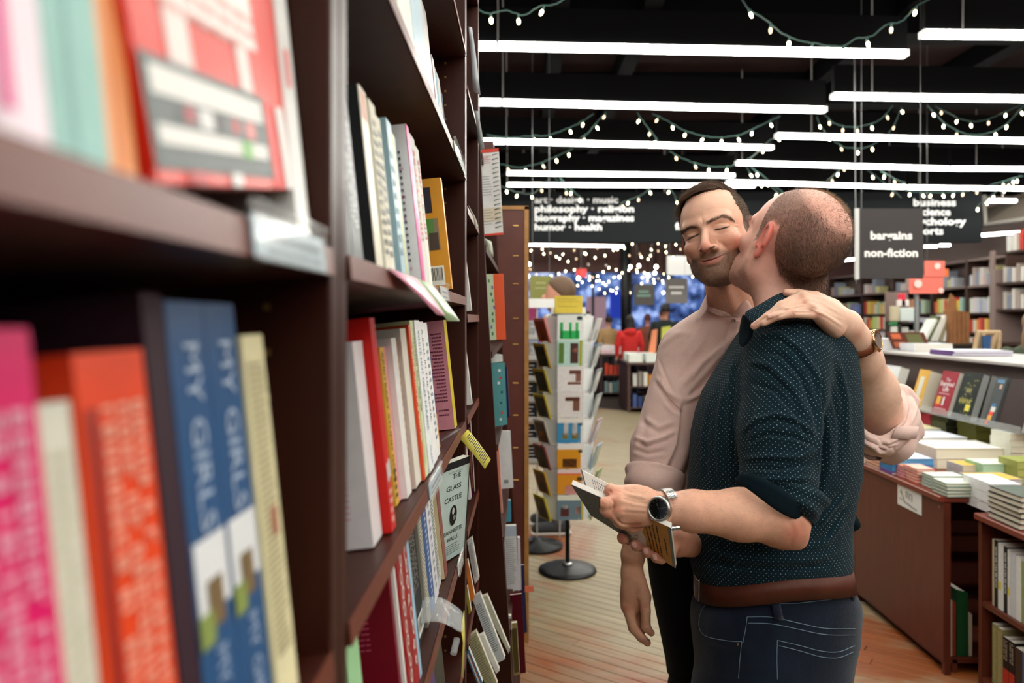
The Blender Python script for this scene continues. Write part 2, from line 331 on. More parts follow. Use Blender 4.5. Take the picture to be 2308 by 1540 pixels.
def nmesh(name, V, Q, mat, parent=None, cols=None, uv=None):
    me = bpy.data.meshes.new(name); k = Q.shape[1]
    me.vertices.add(len(V)); me.vertices.foreach_set('co', V.astype(np.float32).ravel())
    me.loops.add(Q.size); me.loops.foreach_set('vertex_index', Q.astype(np.int32).ravel())
    me.polygons.add(len(Q)); me.polygons.foreach_set('loop_start', np.arange(0, Q.size, k, dtype=np.int32))
    me.update(calc_edges=True); me.validate()
    me.polygons.foreach_set('use_smooth', np.ones(len(me.polygons), bool))
    if cols is not None:
        a = me.attributes.new('Col', 'FLOAT_COLOR', 'POINT'); c = np.ones((len(V), 4), np.float32); c[:, :3] = cols; a.data.foreach_set('color', c.ravel())
    if uv is not None:
        l = me.uv_layers.new(name='UVMap'); l.data.foreach_set('uv', uv.astype(np.float32).ravel())
    me.materials.append(mat); o = bpy.data.objects.new(name, me); COL.objects.link(o)
    att(o, parent)
    return o
def vnorm(V, Q):
    a, b, c = V[Q[:, 0]], V[Q[:, 1]], V[Q[:, 2]]; fn = np.cross(b-a, c-a)
    if Q.shape[1] == 4: fn = fn+np.cross(c-a, V[Q[:, 3]]-a)
    N = np.zeros_like(V)
    for i in range(Q.shape[1]): np.add.at(N, Q[:, i], fn)
    return N/(np.linalg.norm(N, axis=1, keepdims=True)+1e-12)
def px(V): return np.stack([CX+F*V[:, 0]/V[:, 1], CY-F*(V[:, 2]-EH)/V[:, 1]], 1)
def pdist(p, L):
    """distance of image points to a polyline and the share of its length at the foot point"""
    L = np.array(L, float); seg = np.linalg.norm(L[1:]-L[:-1], axis=1); cum = np.r_[0, seg.cumsum()]; best = np.full(len(p), 1e9); tt = np.zeros(len(p)); sg = np.zeros(len(p))
    for i in range(len(L)-1):
        ab = L[i+1]-L[i]; pa = p-L[i]; t = np.clip(pa@ab/(ab@ab), 0, 1); q = pa-t[:, None]*ab; d = np.linalg.norm(q, axis=1); m = d < best
        best[m] = d[m]; tt[m] = (cum[i]+t[m]*seg[i])/cum[-1]; sg[m] = np.sign(ab[0]*pa[m, 1]-ab[1]*pa[m, 0])
    return best, tt, sg
FAMP = 2.3
def folds(V, N, strokes, front=True, amp_=1.0):
    """cloth folds: each stroke lifts or lowers the cloth along a line; amp in mm, width in image px"""
    p = px(V); vis = np.clip(-(N[:, 1])*2.5, 0, 1) if front else np.clip(N[:, 1]*2.5, 0, 1); D = np.zeros(len(V))
    for L, w, amp in strokes:
        L = np.array(L, float); lo = L.min(0)-3*w; hi = L.max(0)+3*w; m = ((p > lo) & (p < hi)).all(1)
        if not m.any(): continue
        d, t, sg = pdist(p[m], L); tap = np.clip(np.minimum(t, 1-t)*5+.12, 0, 1)
        D[m] += amp_*amp/1000*(np.exp(-(d/w)**2)-.45*np.exp(-((d*sg-1.5*w)/(w))**2))*tap
    return V+N*(D*vis)[:, None]
from mathutils import noise as mnoise
def vnoise(V, sc_, seed=0.0):
    # cheap smooth noise: sum of rotated sines
    r = np.random.RandomState(int(seed*10)+3); o = np.zeros(len(V))
    for i in range(7):
        k = r.normal(size=3); k = k/np.linalg.norm(k)*sc_*(1+.25*i); o += np.sin(V@k+r.uniform(0, 6.28)+1.3*np.sin(V@r.normal(size=3)*sc_*.5))/(1+.3*i)
    return o/3
def ray(f, x, y, Y0, Y1, n=60):
    """first point on the camera side where an implicit surface is met behind image point x,y"""
    Ys = np.linspace(Y0, Y1, n); P = np.stack([(x-CX)/F*Ys, Ys, EH-(y-CY)/F*Ys], 1).astype(np.float32); d = f(P); i = np.argmax(d < 0)
    if d[i] >= 0: i = int(np.argmin(d)); return P[i].astype(float), False
    if i == 0: return P[0].astype(float), True
    t = d[i-1]/(d[i-1]-d[i]); return (P[i-1]*(1-t)+P[i]*t).astype(float), True
from mathutils.bvhtree import BVHTree
def bvh(V, Q): return BVHTree.FromPolygons([tuple(v) for v in V], [tuple(q) for q in Q])
def hit(bv, x, y, off=0.0, Yd=1.6):
    d = Vector(W(x, y, 1.)-np.array([0, 0, EH])).normalized(); r = bv.ray_cast(Vector((0, 0, EH)), d)
    if r[0] is None: return W(x, y, Yd)
    return np.array(r[0])-np.array(d)*off
def drape(bv, L, step=4):
    L = np.array(L, float); out = []
    for a, b in zip(L[:-1], L[1:]):
        k = max(1, int(np.linalg.norm(b-a)/step))
        out += [a+(b-a)*i/k for i in range(k)]
    return out+[L[-1]]
def seam(bv, name, lines, r, mat, parent, off=.0, n=4, step=4):
    mb = MB()
    for L in lines:
        P = [hit(bv, *q, off=off) for q in drape(bv, L, step)]; mb.tube(P, r, n)
    return mb.build(name, mat, parent, True)
def spl(L, k=6):
    L = np.array(L, float); P = np.vstack([2*L[0]-L[1], L, 2*L[-1]-L[-2]]); o = []
    for i in range(1, len(P)-2):
        for t in np.linspace(0, 1, k, endpoint=False):
            o.append(.5*((2*P[i])+(-P[i-1]+P[i+1])*t+(2*P[i-1]-5*P[i]+4*P[i+1]-P[i+2])*t*t+(-P[i-1]+3*P[i]-3*P[i+1]+P[i+2])*t**3))
    return o+[P[-2]]
def hairs(name, roots, dirs, L, w, mat, parent, bend=None, nseg=2, cols=None, kind='stuff'):
    n = len(roots); L = np.broadcast_to(L, n); side = np.cross(dirs, rng.normal(size=(n, 3))); side /= np.linalg.norm(side, axis=1, keepdims=True)+1e-9
    V = []; 
    for i in range(nseg):
        t = i/nseg; c = roots+dirs*(L*t)[:, None]+(0 if bend is None else bend*(L*t*t)[:, None]); ww = w*(1-t*.6)
        V += [c-side*ww, c+side*ww]
    V.append(roots+dirs*L[:, None]+(0 if bend is None else bend*L[:, None]))
    V = np.stack(V, 1).reshape(-1, 3); m = 2*nseg+1; b = np.arange(n)*m; T = []
    for i in range(nseg-1): T += [np.stack([b+2*i, b+2*i+1, b+2*i+3], 1), np.stack([b+2*i, b+2*i+3, b+2*i+2], 1)]
    T.append(np.stack([b+2*nseg-2, b+2*nseg-1, b+2*nseg], 1)); T = np.concatenate(T)
    cc = None if cols is None else np.repeat(cols, m, 0)
    o = nmesh(name, V, T, mat, parent, cc); o['kind'] = kind; return o
def eulm(a, b, c):
    a, b, c = [math.radians(v) for v in (a, b, c)]
    ca, sa, cb, sb, cc, s_ = math.cos(a), math.sin(a), math.cos(b), math.sin(b), math.cos(c), math.sin(c)
    return np.array([[cc, -s_, 0], [s_, cc, 0], [0, 0, 1]])@np.array([[1, 0, 0], [0, ca, -sa], [0, sa, ca]])@np.array([[cb, 0, sb], [0, 1, 0], [-sb, 0, cb]])

def head_sdf(p, smile=1.0, wide=1.0, eyes=True):
    """a man's head in its own frame: x to his right, y forward, z up, metres, eyes at z=0"""
    q = p.copy(); q[:, 0] /= wide; ax = q.copy(); ax[:, 0] = np.abs(q[:, 0]); A = np.float32
    d = el(q, (0, -.014, .038), (.0745, .100, .087))
    d = smin(d, el(q, (0, .022, .03), (.066, .068, .07)), .02)              # forehead
    d = smin(d, el(q, (0, .028, -.045), (.054, .062, .072)), .03)           # face
    d = smin(d, rc(ax, (.047, .002, -.062), (.016, .070, -.095), .019, .018), .028)   # jaw
    d = smin(d, rc(ax, (.055, .005, -.02), (.048, .002, -.062), .018, .017), .025)
    d = smin(d, el(q, (0, .077, -.095), (.022, .018, .017)), .016)          # chin
    d = smin(d, el(ax, (.042, .060, -.024), (.020, .022, .017)), .020)      # cheek
    d = smin(d, rc(ax, (.008, .087, .020), (.047, .070, .024), .010, .008), .014)   # brow
    d = smax(d, -el(ax, (.033, .098, .003), (.019, .018, .0125)), .012)    # eye socket
    d = smin(d, el(ax, (.0315, .0712, .003), (.0155, .0122, .0105)), .008)   # lidded eyeball
    d = smin(d, rc(q, (0, .087, .010), (0, .114, -.032), .0072, .0098), .008)      # nose bridge
    d = smin(d, el(q, (0, .1145, -.038), (.0120, .0105, .0090)), .006)
    d = smin(d, el(ax, (.0142, .0985, -.0405), (.0078, .0125, .0082)), .007)   # nose wing
    d = smax(d, -el(ax, (.0078, .107, -.0485), (.0038, .0065, .0030)), .002)   # nostril
    d = smin(d, el(q, (0, .078, -.066), (.032, .020, .024)), .014)          # mouth mound
    xx = ax[:, 0]; zz = q[:, 2]
    mz = -.0655+smile*.0085*(xx/.028)**2                                      # line of the mouth
    my = .0965-.018*(xx/.03)**2
    up = np.sqrt(((q[:, 1]-my+.0015)/1)**2+((zz-mz-.0035)*1.15)**2)-.0042*np.clip(1-(xx/.03)**2, 0, 1)**.5
    lw = np.sqrt(((q[:, 1]-my+.0015)/1)**2+((zz-mz+.0048)*1.0)**2)-.0056*np.clip(1-(xx/.027)**2, 0, 1)**.5
    m = xx < .034
    d = np.where(m, smin(d, np.maximum(up, xx-.031), .004), d); d = np.where(m, smin(d, np.maximum(lw, xx-.028), .004), d)
    cr = np.sqrt((q[:, 1]-my-.002)**2+((zz-mz)*1.6)**2)-.0014+np.maximum(xx-.030, 0)*1.0
    d = smax(d, -cr, .002)
    lz = .0005-.0012*np.cos((xx-.0315)/.0145*1.5)
    cl = np.sqrt((q[:, 1]-(.0835-.9*np.abs(xx-.0315)**2/.03))**2*.5+((zz-lz)*1.5)**2)-.0010+np.maximum(np.abs(xx-.0315)-.0125, 0)
    d = smax(d, -cl, .0015)
    # ears
    e = ear(ax); d = smin(d, e, .006)
    return d*.92
def ear(ax, c=(.0775, -.012, -.002)):
    a = math.radians(24); t = math.radians(12); R = np.array([[math.cos(a), -math.sin(a), 0], [math.sin(a), math.cos(a), 0], [0, 0, 1]])@np.array([[1, 0, 0], [0, math.cos(t), math.sin(t)], [0, -math.sin(t), math.cos(t)]])
    e = el(ax, c, (.006, .0175, .032), R)
    q = (ax-np.float32(c))@R.astype(np.float32)
    rim = np.sqrt((np.sqrt((q[:, 1]/.016)**2+(q[:, 2]/.030)**2)-1)**2*.019**2+(q[:, 0]-.004)**2)-.0036
    e = smin(e, rim+np.maximum(-.014-q[:, 2], 0)*.8, .003)
    e = smin(e, el(q, (.001, .004, -.030), (.005, .009, .009)), .005)
    e = smax(e, -el(q, (.0075, .004, -.004), (.006, .0085, .013)), .003)
    e = smax(e, -el(q, (.0075, .001, .014), (.004, .009, .009)), .003)
    return e
def finger(P, pts, rs, k=.004, fl=None, fn=None):
    d = None
    for a, b, ra, rb in zip(pts[:-1], pts[1:], rs[:-1], rs[1:]):
        s = rc(P, a, b, ra, rb, fl, fn); d = s if d is None else smin(d, s, k)
    return d

SK = M('skin', attr='Col', rough=.48, sss=.12, bump=.25, bscale=900, noise=.06, nscale=60)
HAIRM = M('hair', attr='Col', rough=.55)
def skincol(V, base, red=None, amt=.0):
    n = vnoise(V, 90, 1)[:, None]*.03; n2 = vnoise(V, 400, 2)[:, None]*.02
    c = np.tile(np.array(S(base)[:3]), (len(V), 1))*(1+n+n2); c[:, 1:] *= (1-.5*vnoise(V, 45, 4)[:, None]*.12)
    return c
def lerp(c, t, col): t = np.clip(t, 0, 1)[:, None]; return c*(1-t)+np.array(S(col)[:3])*t
def blob(L, c, r): return np.exp(-(((L-np.array(c))/np.array(r))**2).sum(1))

def griduv(o, m, n, wrap=False):
    me = o.data; V = np.array([v.co[:] for v in me.vertices]).reshape(m, n, 3); du = np.linalg.norm(np.diff(V, axis=1), axis=2).mean(); dv = np.linalg.norm(np.diff(V, axis=0), axis=2).mean()
    l = me.uv_layers.new(name='UVMap'); li = np.array([q.vertex_index for q in me.loops]); i = li//n; j = li % n; uv = np.stack([j*du, i*dv], 1)
    if wrap: uv = uv.reshape(-1, 4, 2); jj = j.reshape(-1, 4); w_ = (jj.max(1) == n-1) & (jj.min(1) == 0); a = uv[w_]; a[..., 0] = np.where(jj[w_] == 0, n*du, a[..., 0]); uv[w_] = a; uv = uv.reshape(-1, 2)
    l.data.foreach_set('uv', uv.astype(np.float32).ravel())
def sheet(name, grid, mat, parent, thick=.0014, sub=2, col=None):
    """a free piece of cloth from rows of world points"""
    G = [[np.array(p, float) for p in r] for r in grid]; m = len(G[0]); V = [p for r in G for p in r]
    o = mesh(name, V, [(i*m+j, i*m+j+1, (i+1)*m+j+1, (i+1)*m+j) for i in range(len(G)-1) for j in range(m-1)], mat, parent, True, col); griduv(o, len(G), m)
    if sub: md = o.modifiers.new('d', 'SUBSURF'); md.levels = sub; md.render_levels = sub
    md = o.modifiers.new('s', 'SOLIDIFY'); md.thickness = thick; md.offset = 0; return o
STL = M('brushed_steel', 'c9c9c6', rough=.28, metal=1)
# ================================================================ BOOKS
CV = M('book_cover', oc=True, rough=.4, spec=.28, noise=.05, nscale=40); CVM = M('book_cover_matt', oc=True, rough=.7, noise=.06, nscale=60)
PGS = M('paper_block', 'ded8ca', rough=.85, noise=.10, nscale=500, stretch=(1, 60, 1)); INK = M('print_flat', oc=True, rough=.5)
NAMES = {'e8e4e0': 'white', 'd03028': 'red', 'e0b030': 'yellow', 'e06a28': 'orange', '2858a0': 'blue', 'a8c8d4': 'pale blue', '202428': 'black', '808488': 'grey', 'e0d8b8': 'cream', '703028': 'brown', '80102a': 'crimson', 'e04090': 'pink', '503068': 'purple', '88b890': 'green', '7cb0a8': 'teal', '1c2a50': 'navy', '7a7838': 'olive', 'c08050': 'tan', 'e8a0b0': 'pale pink'}
def cname(h):
    c = np.array([int(h[i:i+2], 16) for i in (0, 2, 4)], float)
    return NAMES[min(NAMES, key=lambda k: ((np.array([int(k[i:i+2], 16) for i in (0, 2, 4)])-c)**2).sum())]
ORD = 'first second third fourth fifth sixth seventh eighth ninth tenth eleventh twelfth thirteenth fourteenth fifteenth sixteenth seventeenth eighteenth nineteenth twentieth'.split()
def Ry(a): c, s = math.cos(a), math.sin(a); return np.array([[c, 0, s], [0, 1, 0], [-s, 0, c]])
def Rz(a): c, s = math.cos(a), math.sin(a); return np.array([[c, -s, 0], [s, c, 0], [0, 0, 1]])
class Book:
    """spine faces local +x, back cover towards local -y, front cover +y; origin at the foot of the spine"""
    def __init__(s, loc, rot, th, h, dep, col, label, group, hard=False, pages_out=False, matt=False, spinecol=None, cat='book'):
        s.th, s.h, s.dep = th, h, dep; s.e = empty('book', loc, label, cat, group, rot); t = .0026 if hard else .0007; ins = .004 if hard else .0006
        mb = MB().b2((-dep, 0, 0), (0, t, h)).b2((-dep, th-t, 0), (0, th, h))
        if not pages_out: mb.b2((-t*1.3, t, 0), (0, th-t, h))
        else: mb.b2((-dep, t, 0), (-dep+t, th-t, h))
        s.c = mb.build('cover', CVM if matt else CV, s.e, col=col)
        if spinecol: MB().b2((-.0005, -.0002, -.0002), (.0004, th+.0002, h+.0002)).build('spine', CV, s.e, col=spinecol)
        MB().b2((-dep+(ins if not pages_out else t), t, ins), (-(t*1.3 if not pages_out else ins), th-t, h-ins)).build('page_block', PGS, s.e)
    def _P(s, face, u, v, o=.0006):
        return {'spine': (o, u, v), 'back': (-u, -o, v), 'front': (-u, s.th+o, v)}[face]
    def patch(s, face, u0, v0, u1, v1, col, o=.0006, name='cover_print', sh=0):
        q = [s._P(face, u0, v0, o), s._P(face, u1, v0+sh, o), s._P(face, u1, v1+sh, o), s._P(face, u0, v1, o)]; return mesh(name, q, [(0, 1, 2, 3)], INK, s.c, col=col)
    def lines(s, face, u0, v0, u1, v1, n, col, fill=.5, o=.0009, seed=0, rag=.25):
        r = np.random.RandomState(seed+int(v0*1e4)); mb = MB()
        for i in range(n):
            a = v0+(v1-v0)*i/n; b = a+(v1-v0)/n*fill; u = u0
            while u < u1-(r.uniform(0, rag)*(u1-u0)):
                w = r.uniform(.08, .2)*(u1-u0); w = min(w, u1-u); mb.add([s._P(face, x, y, o) for x, y in ((u, a), (u+w, a), (u+w, b), (u, b))], [(0, 1, 2, 3)]); u += w+.03*(u1-u0)
        return mb.build('small_print', INK, s.c, col=col)
    def spine(s, t, size, col, v=.5, u=.5, bold=.02, width=None):
        return text(t, size, (.0010, s.th*u, s.h*v), (0, 0, -1), (0, 1, 0), INK, s.c, 'title', bold=bold, col=col, width=width)
    def glyphs(s, u0, v0, u1, v1, rows, col, seed=1):
        """lettering too blurred to read in the photo: letter-sized marks running down the spine"""
        r = np.random.RandomState(seed); mb = MB()
        for k in range(rows):
            a = u0+(u1-u0)*k/rows; b = a+(u1-u0)/rows*.72; v = v1; hh = (b-a)
            while v-hh > v0:
                w = hh*r.uniform(.45, .8); t = hh*.2
                f = lambda x0, y0, x1, y1: mb.add([s._P('spine', x, y, .001) for x, y in ((x0, y0), (x1, y0), (x1, y1), (x0, y1))], [(0, 1, 2, 3)])
                f(a, v-t, b, v)
                if r.uniform() < .7: f(a, v-w, b, v-w+t)
                if r.uniform() < .8: f(b-t, v-w, b, v)
                if r.uniform() < .6: f(a, v-w, a+t, v)
                if r.uniform() < .4: f((a+b)/2-t/2, v-w, (a+b)/2+t/2, v)
                v -= w+hh*.3+(hh*.6 if r.uniform() < .18 else 0)
        return mb.build('lettering', INK, s.c, col=col)
    def curls(s, col, w=.0016, seed=1):
        r = np.random.RandomState(seed); mb = MB(); v = .02
        while v < s.h-.03:
            n = 26; rr = s.th*r.uniform(.18, .30); cu = s.th*r.uniform(.4, .6); a0 = r.uniform(0, 6); sg = r.choice([-1, 1]); P = []
            for i in range(n): t = i/n; a = a0+sg*t*7; q = rr*(1-.75*t); P.append(s._P('spine', cu+q*math.cos(a), v+.012+q*1.2*math.sin(a)+t*.006, .001))
            for p, q in zip(P[:-1], P[1:]):
                d = np.array(q)-np.array(p); nn = nrm(np.cross(d, [1, 0, 0])+1e-9)*w; mb.add([np.array(p)-nn, np.array(p)+nn, np.array(q)+nn, np.array(q)-nn], [(0, 1, 2, 3)])
            v += .021
        return mb.build('lettering', INK, s.c, col=col)
    def cov(s, face, t, size, col, u, v, bold=0, width=None):
        X = {'back': (1, 0, 0), 'front': (-1, 0, 0)}[face]; return text(t, size, s._P(face, u, v, .0010), X, (0, 0, 1), INK, s.c, 'title', bold=bold, col=col, width=width)
    def barcode(s, face, u0, v0, w, h):
        s.patch(face, u0, v0, u0+w, v0+h, 'f0eee8', .0008, 'barcode_label'); r = np.random.RandomState(3); mb = MB(); u = u0+w*.1
        while u < u0+w*.9:
            b = r.choice([.006, .012, .02])*w*2; mb.add([s._P(face, x, y, .0011) for x, y in ((u, v0+h*.25), (u+b, v0+h*.25), (u+b, v0+h*.9), (u, v0+h*.9))], [(0, 1, 2, 3)]); u += b+r.choice([.02, .04])*w
        mb.build('barcode', INK, s.c, col='181818')
TILT = math.radians(6); XF = -.137
class Shelf:
    def __init__(s, Z, desc, group): s.Z, s.desc, s.group, s.i = Z, desc, group, 0
    def b(s, y0, th, h, p, col, note='', dep=.135, **k):
        """a book standing on the shelf; p = how far its spine stands out from the shelf edge"""
        base = np.array([XF, y0, s.Z+.002])+p*np.array([math.cos(TILT), 0, math.sin(TILT)])
        o = ORD[s.i] if s.i < 20 else 'twentieth'; s.i += 1
        size = 'thick ' if th > .04 else 'slim ' if th < .016 else ''
        lab = f"{size}{cname(col)} {'hardback' if k.get('hard') else 'paperback'}{note}, {o} from left, {s.desc}"
        return Book(base, (0, -TILT, 0), th, h, dep, col, lab, s.group, **k)
WD = M('dark_walnut', '38150b', spec=.3, rough=.45, noise=.22, nscale=6, stretch=(6, 6, 1), bump=.12, bscale=90); WE = M('walnut_edge', '6a3528', spec=.35, rough=.42, noise=.1, nscale=12)
BRS = M('brass_pin', 'b89050', rough=.35, metal=1)
def leftcase(y0, y1, Zs, label, top=2.42, dep=.29, lean=None, x=XF, holes=True):
    e = empty('bookcase', (x-dep, y0, 0), label, 'bookcase', 'bookcases along the left side of the aisle', world=True); t = .025
    for yy in (y0, y1-t):
        o = MB().bev((x-dep/2, yy+t/2, top/2), (dep, t, top), .002).build('side_panel', WD, e)
        mb = MB()
        for k in range(int(top/.032)):
            for xx in (x-.045,): mb.box((xx, yy+(t+.0004 if yy == y0 else -.0004), .1+k*.032), (.005, .001, .005))
        q = mb.build('shelf_pin_hole', BRS if 0 else M('pin_hole', '8a6a40', rough=.5, metal=.5), o); q['kind'] = 'stuff'
    MB().b2((x-dep, y0+t, .05), (x-dep+.012, y1-t, top)).build('back_panel', M('back_panel', '2a1612', rough=.6), e)
    R = Ry(-TILT)
    for Z in Zs:
        c = np.array([x, (y0+y1)/2, Z])+R@np.array([-(dep-.016)/2, 0, -.0095]); mb = MB(); mb.box(c, (dep-.018, y1-y0-2*t-.001, .019), R); o = mb.build('shelf', WD, e)
        c = np.array([x, (y0+y1)/2, Z])+R@np.array([.0008, 0, -.0095]); MB().box(c, (.0016, y1-y0-2*t-.001, .019), R).build('edge_band', WE, o)
    MB().b2((x-dep, y0, top), (x, y1, top+.025)).build('top_board', WD, e); MB().b2((x-dep, y0+t, 0), (x-.03, y1-t, .08)).build('plinth', WD, e)
    return e
ZL = [2.117, 1.833, 1.549, 1.265, 1.005, .74, .46, .18]
leftcase(-.62, .557, ZL, 'dark wooden bookcase nearest the camera at left'); leftcase(.557, 1.75, ZL, 'second dark wooden bookcase from the camera, filled with upright books')
leftcase(1.75, 2.243, [2.05, 1.765, 1.51, 1.268, 1.0, .74, .46], 'narrow dark bookcase just beyond the second upright', top=2.42)
# --- bay 1, upper shelf (closest, blurred)
s = Shelf(1.549, 'upper row of the nearest bookcase', 'books on the nearest shelves')
b = s.b(.10, .06, .22, -.012, 'e8e0e4'); b.lines('spine', .01, .03, .05, .2, 5, 'd04a90')
b = s.b(.188, .022, .21, -.012, 'ece4e6'); b.patch('spine', .004, .03, .010, .2, 'e060a0'); b.patch('spine', .014, .0, .018, .15, 'd03a88')
b = s.b(.211, .024, .215, -.010, 'eedde6'); b.patch('spine', .002, .01, .008, .15, 'e0408c'); b.patch('spine', .015, .06, .02, .2, 'f4f0f0')
b = s.b(.236, .032, .21, -.010, '9ecac2', matt=True); b.patch('spine', .012, .0, .014, .21, '86b8b2')
b = s.b(.269, .022, .215, -.012, 'f0a468'); b.patch('spine', .004, .10, .02, .215, 'ee7f5c'); b.patch('spine', .010, 0, .014, .1, 'f08838')
# face-out album cover with a tape cassette drawn on it
rot = (Matrix.Rotation(-TILT, 3, 'Y')@Matrix.Rotation(math.radians(9), 3, 'X')@Matrix.Rotation(math.radians(-90), 3, 'Z')).to_euler()
cb = Book((XF-.022, .298, 1.552), rot, .014, .215, .205, 'e22c18', 'square red-orange picture book facing out, with a drawn tape cassette', 'books on the nearest shelves')
P = lambda u0, v0, u1, v1, c, o=.0006: cb.patch('front', u0, v0, u1, v1, c, o)
P(.0, .078, .152, .215, 'eeece6'); P(.03, .046, .055, .078, 'f0dcd6'); P(.115, .046, .135, .078, 'f0dcd6'); P(.0, .006, .148, .052, '4c5654', .0009); P(.006, .036, .142, .048, 'e4e2dc', .0012); P(.006, .016, .142, .024, 'e4e2dc', .0012)
P(.03, .0255, .118, .0345, '6a706e', .0013); P(.05, .0255, .066, .0345, 'e0dedc', .0015); P(.07, .0255, .08, .0345, '30242c', .0015); P(.034, .027, .044, .034, 'b03040', .0016); P(.09, .027, .100, .034, 'c03840', .0016); P(.110, .026, .124, .0345, 'e88a86', .0016); P(.10, .015, .116, .024, '7cb860', .0016); P(.03, .0, .05, .006, 'c02028', .0009); P(.15, .0, .165, .05, 'f02a24', .0007); P(.08, 0, .095, .0065, 'f0e8e4', .0010)
P(.17, .0, .185, .05, 'f0e8e4', .0010)
cb.cov('front', 'ERS', .034, '3a4446', .105, .120, .01); cb.lines('front', .03, .075, .15, .10, 3, 'e0a8a0')
b = s.b(.478, .026, .225, -.006, 'e6e6e2'); b.patch('spine', .008, .10, .016, .125, 'e03038'); b = s.b(.505, .022, .22, -.012, 'e2e2de'); b.patch('spine', .006, .07, .012, .10, 'd83030'); b.lines('spine', .004, .01, .018, .03, 3, '888c90')
# --- bay 1, lower shelf
s = Shelf(1.265, 'lower row of the nearest bookcase', 'books on the nearest shelves')
for y0 in (.150, .206):
    b = s.b(y0, .054, .232, -.010, 'e01a68'); b.glyphs(.006, .03, .050, .205, 4, 'f2b8d0', 2); b.patch('spine', .03, .006, .05, .026, 'd8a030')
b = s.b(.262, .020, .205, -.012, 'e0dece', matt=True); b.lines('spine', .004, .02, .016, .19, 30, 'c8c2a8')
b = s.b(.283, .052, .222, -.010, 'ea4a22'); b.patch('spine', .004, .0, .012, .2, 'a02416'); b.glyphs(.014, .075, .049, .20, 3, 'f6b8a0', 5); b.lines('spine', .012, .01, .05, .06, 9, 'f6b8a0')
b = s.b(.338, .020, .247, -.010, '2c0a1e', matt=True)
for y0 in (.360, .403):
    b = s.b(y0, .042, .244, -.010, '2c5684'); b.spine('MY GIRLS', .024, 'b4c6de', .72, .5, .0, .095); b.patch('spine', .002, .088, .040, .125, 'e6e8ea'); b.patch('spine', .012, .080, .030, .104, '7a6444', .0012); b.patch('spine', .0, .074, .016, .09, '8a9a50', .0013); b.spine('MY GIRLS', .018, 'a8bcd8', .16, .5, .0, .06)
b = s.b(.447, .036, .225, -.008, 'e6dcb0', matt=True); b.lines('spine', .004, .03, .030, .21, 44, '9a9070'); b.patch('spine', .018, .10, .028, .118, 'c04040')
# --- bay 2
g2 = 'upright books in the second bookcase'
s = Shelf(1.833, 'top row of the second bookcase', g2)
for y0, th, h, p, c in ((.60, .05, .26, -.01, 'dfe2e4'), (.655, .05, .25, -.01, 'e6e4e0'), (.71, .03, .25, -.012, '5a6066'), (.745, .055, .25, -.008, 'e8e6e0'), (.805, .05, .25, -.01, 'dcdcd6'), (.86, .03, .25, -.012, 'c8ccce'), (.895, .075, .255, -.010, 'e8e4d4'), (.975, .075, .25, -.012, 'e4e0d0'), (1.055, .13, .25, -.012, 'a4c0cc'), (1.19, .06, .24, -.014, 'b8bcbc'), (1.255, .05, .24, -.02, 'c4c4c0'), (1.31, .09, .235, -.022, 'd0cec8'), (1.405, .05, .22, -.03, 'a8a49c'), (1.49, .022, .2, -.034, 'b82830'), (1.515, .04, .2, -.03, 'e0dedc'), (1.56, .03, .19, -.03, '86b4c4'), (1.595, .055, .19, -.03, 'e4e2de'), (1.655, .03, .17, -.03, '7a88a0')):
    b = s.b(y0, th, h, p, c)
s = Shelf(1.549, 'second row of the second bookcase', g2)
b = s.b(.600, .055, .215, -.012, '484c50'); b.glyphs(.012, .02, .040, .20, 2, 'c8ccd0', 7); b = s.b(.658, .040, .21, -.012, '5a5e62'); b.glyphs(.008, .02, .032, .20, 2, 'd4d8da', 8)
b = s.b(.70, .03, .20, -.03, '2a2c30'); b.lines('spine', .004, .02, .026, .18, 12, '9a9ea2')
b = s.b(.76, .036, .188, -.012, '17191c', dep=.15, spinecol='d9d3bc', hard=True, matt=True); b.lines('back', .06, .03, .10, .17, 10, '8a8e92', .3); b.patch('spine', .004, .155, .032, .186, 'b87a58')
b = s.b(.80, .034, .185, -.010, 'ddd9c4', matt=True); b.lines('spine', .006, .02, .028, .17, 14, '4a4a44', .5); b = s.b(.838, .034, .18, -.012, 'e2dfcc', matt=True); b.lines('spine', .006, .02, .028, .17, 12, '5a5a54', .5)
b = s.b(.875, .03, .19, -.02, 'b8bcb4'); b.lines('spine', .004, .01, .026, .18, 20, '6a6a66', .4)
b = s.b(.93, .036, .2, -.014, 'a3c3ce'); b.lines('spine', .008, .03, .03, .17, 8, '7aa0b0', .5); b = s.b(.968, .016, .19, -.014, 'cfcf8a'); b = s.b(.986, .05, .2, -.02, 'b8ccd8'); 
b = s.b(1.05, .024, .222, -.006, 'e9e6e6', dep=.15, spinecol='d81f86'); b.lines('back', .012, .03, .030, .19, 18, '5a5a62', .45, rag=.5); b.cov('back', 'TON', .006, 'b03060', .016, .16); b.cov('back', 'HEM', .006, 'b03060', .016, .12); b.cov('back', 'BIS', .006, 'b03060', .016, .09); b.cov('back', 'YLE', .006, 'b03060', .016, .02)
b = s.b(1.076, .012, .215, -.006, 'e060a8'); b = s.b(1.10, .045, .222, -.008, 'dcdcd2', matt=True); b.glyphs(.012, .06, .034, .20, 1, 'd04a50', 9); b = s.b(1.147, .04, .215, -.008, 'e4e4da', matt=True); b.glyphs(.012, .06, .032, .195, 1, 'd04a50', 9)
b = s.b(1.20, .03, .17, -.014, 'd8c840'); b.lines('spine', .006, .02, .024, .15, 10, '70702a', .5)
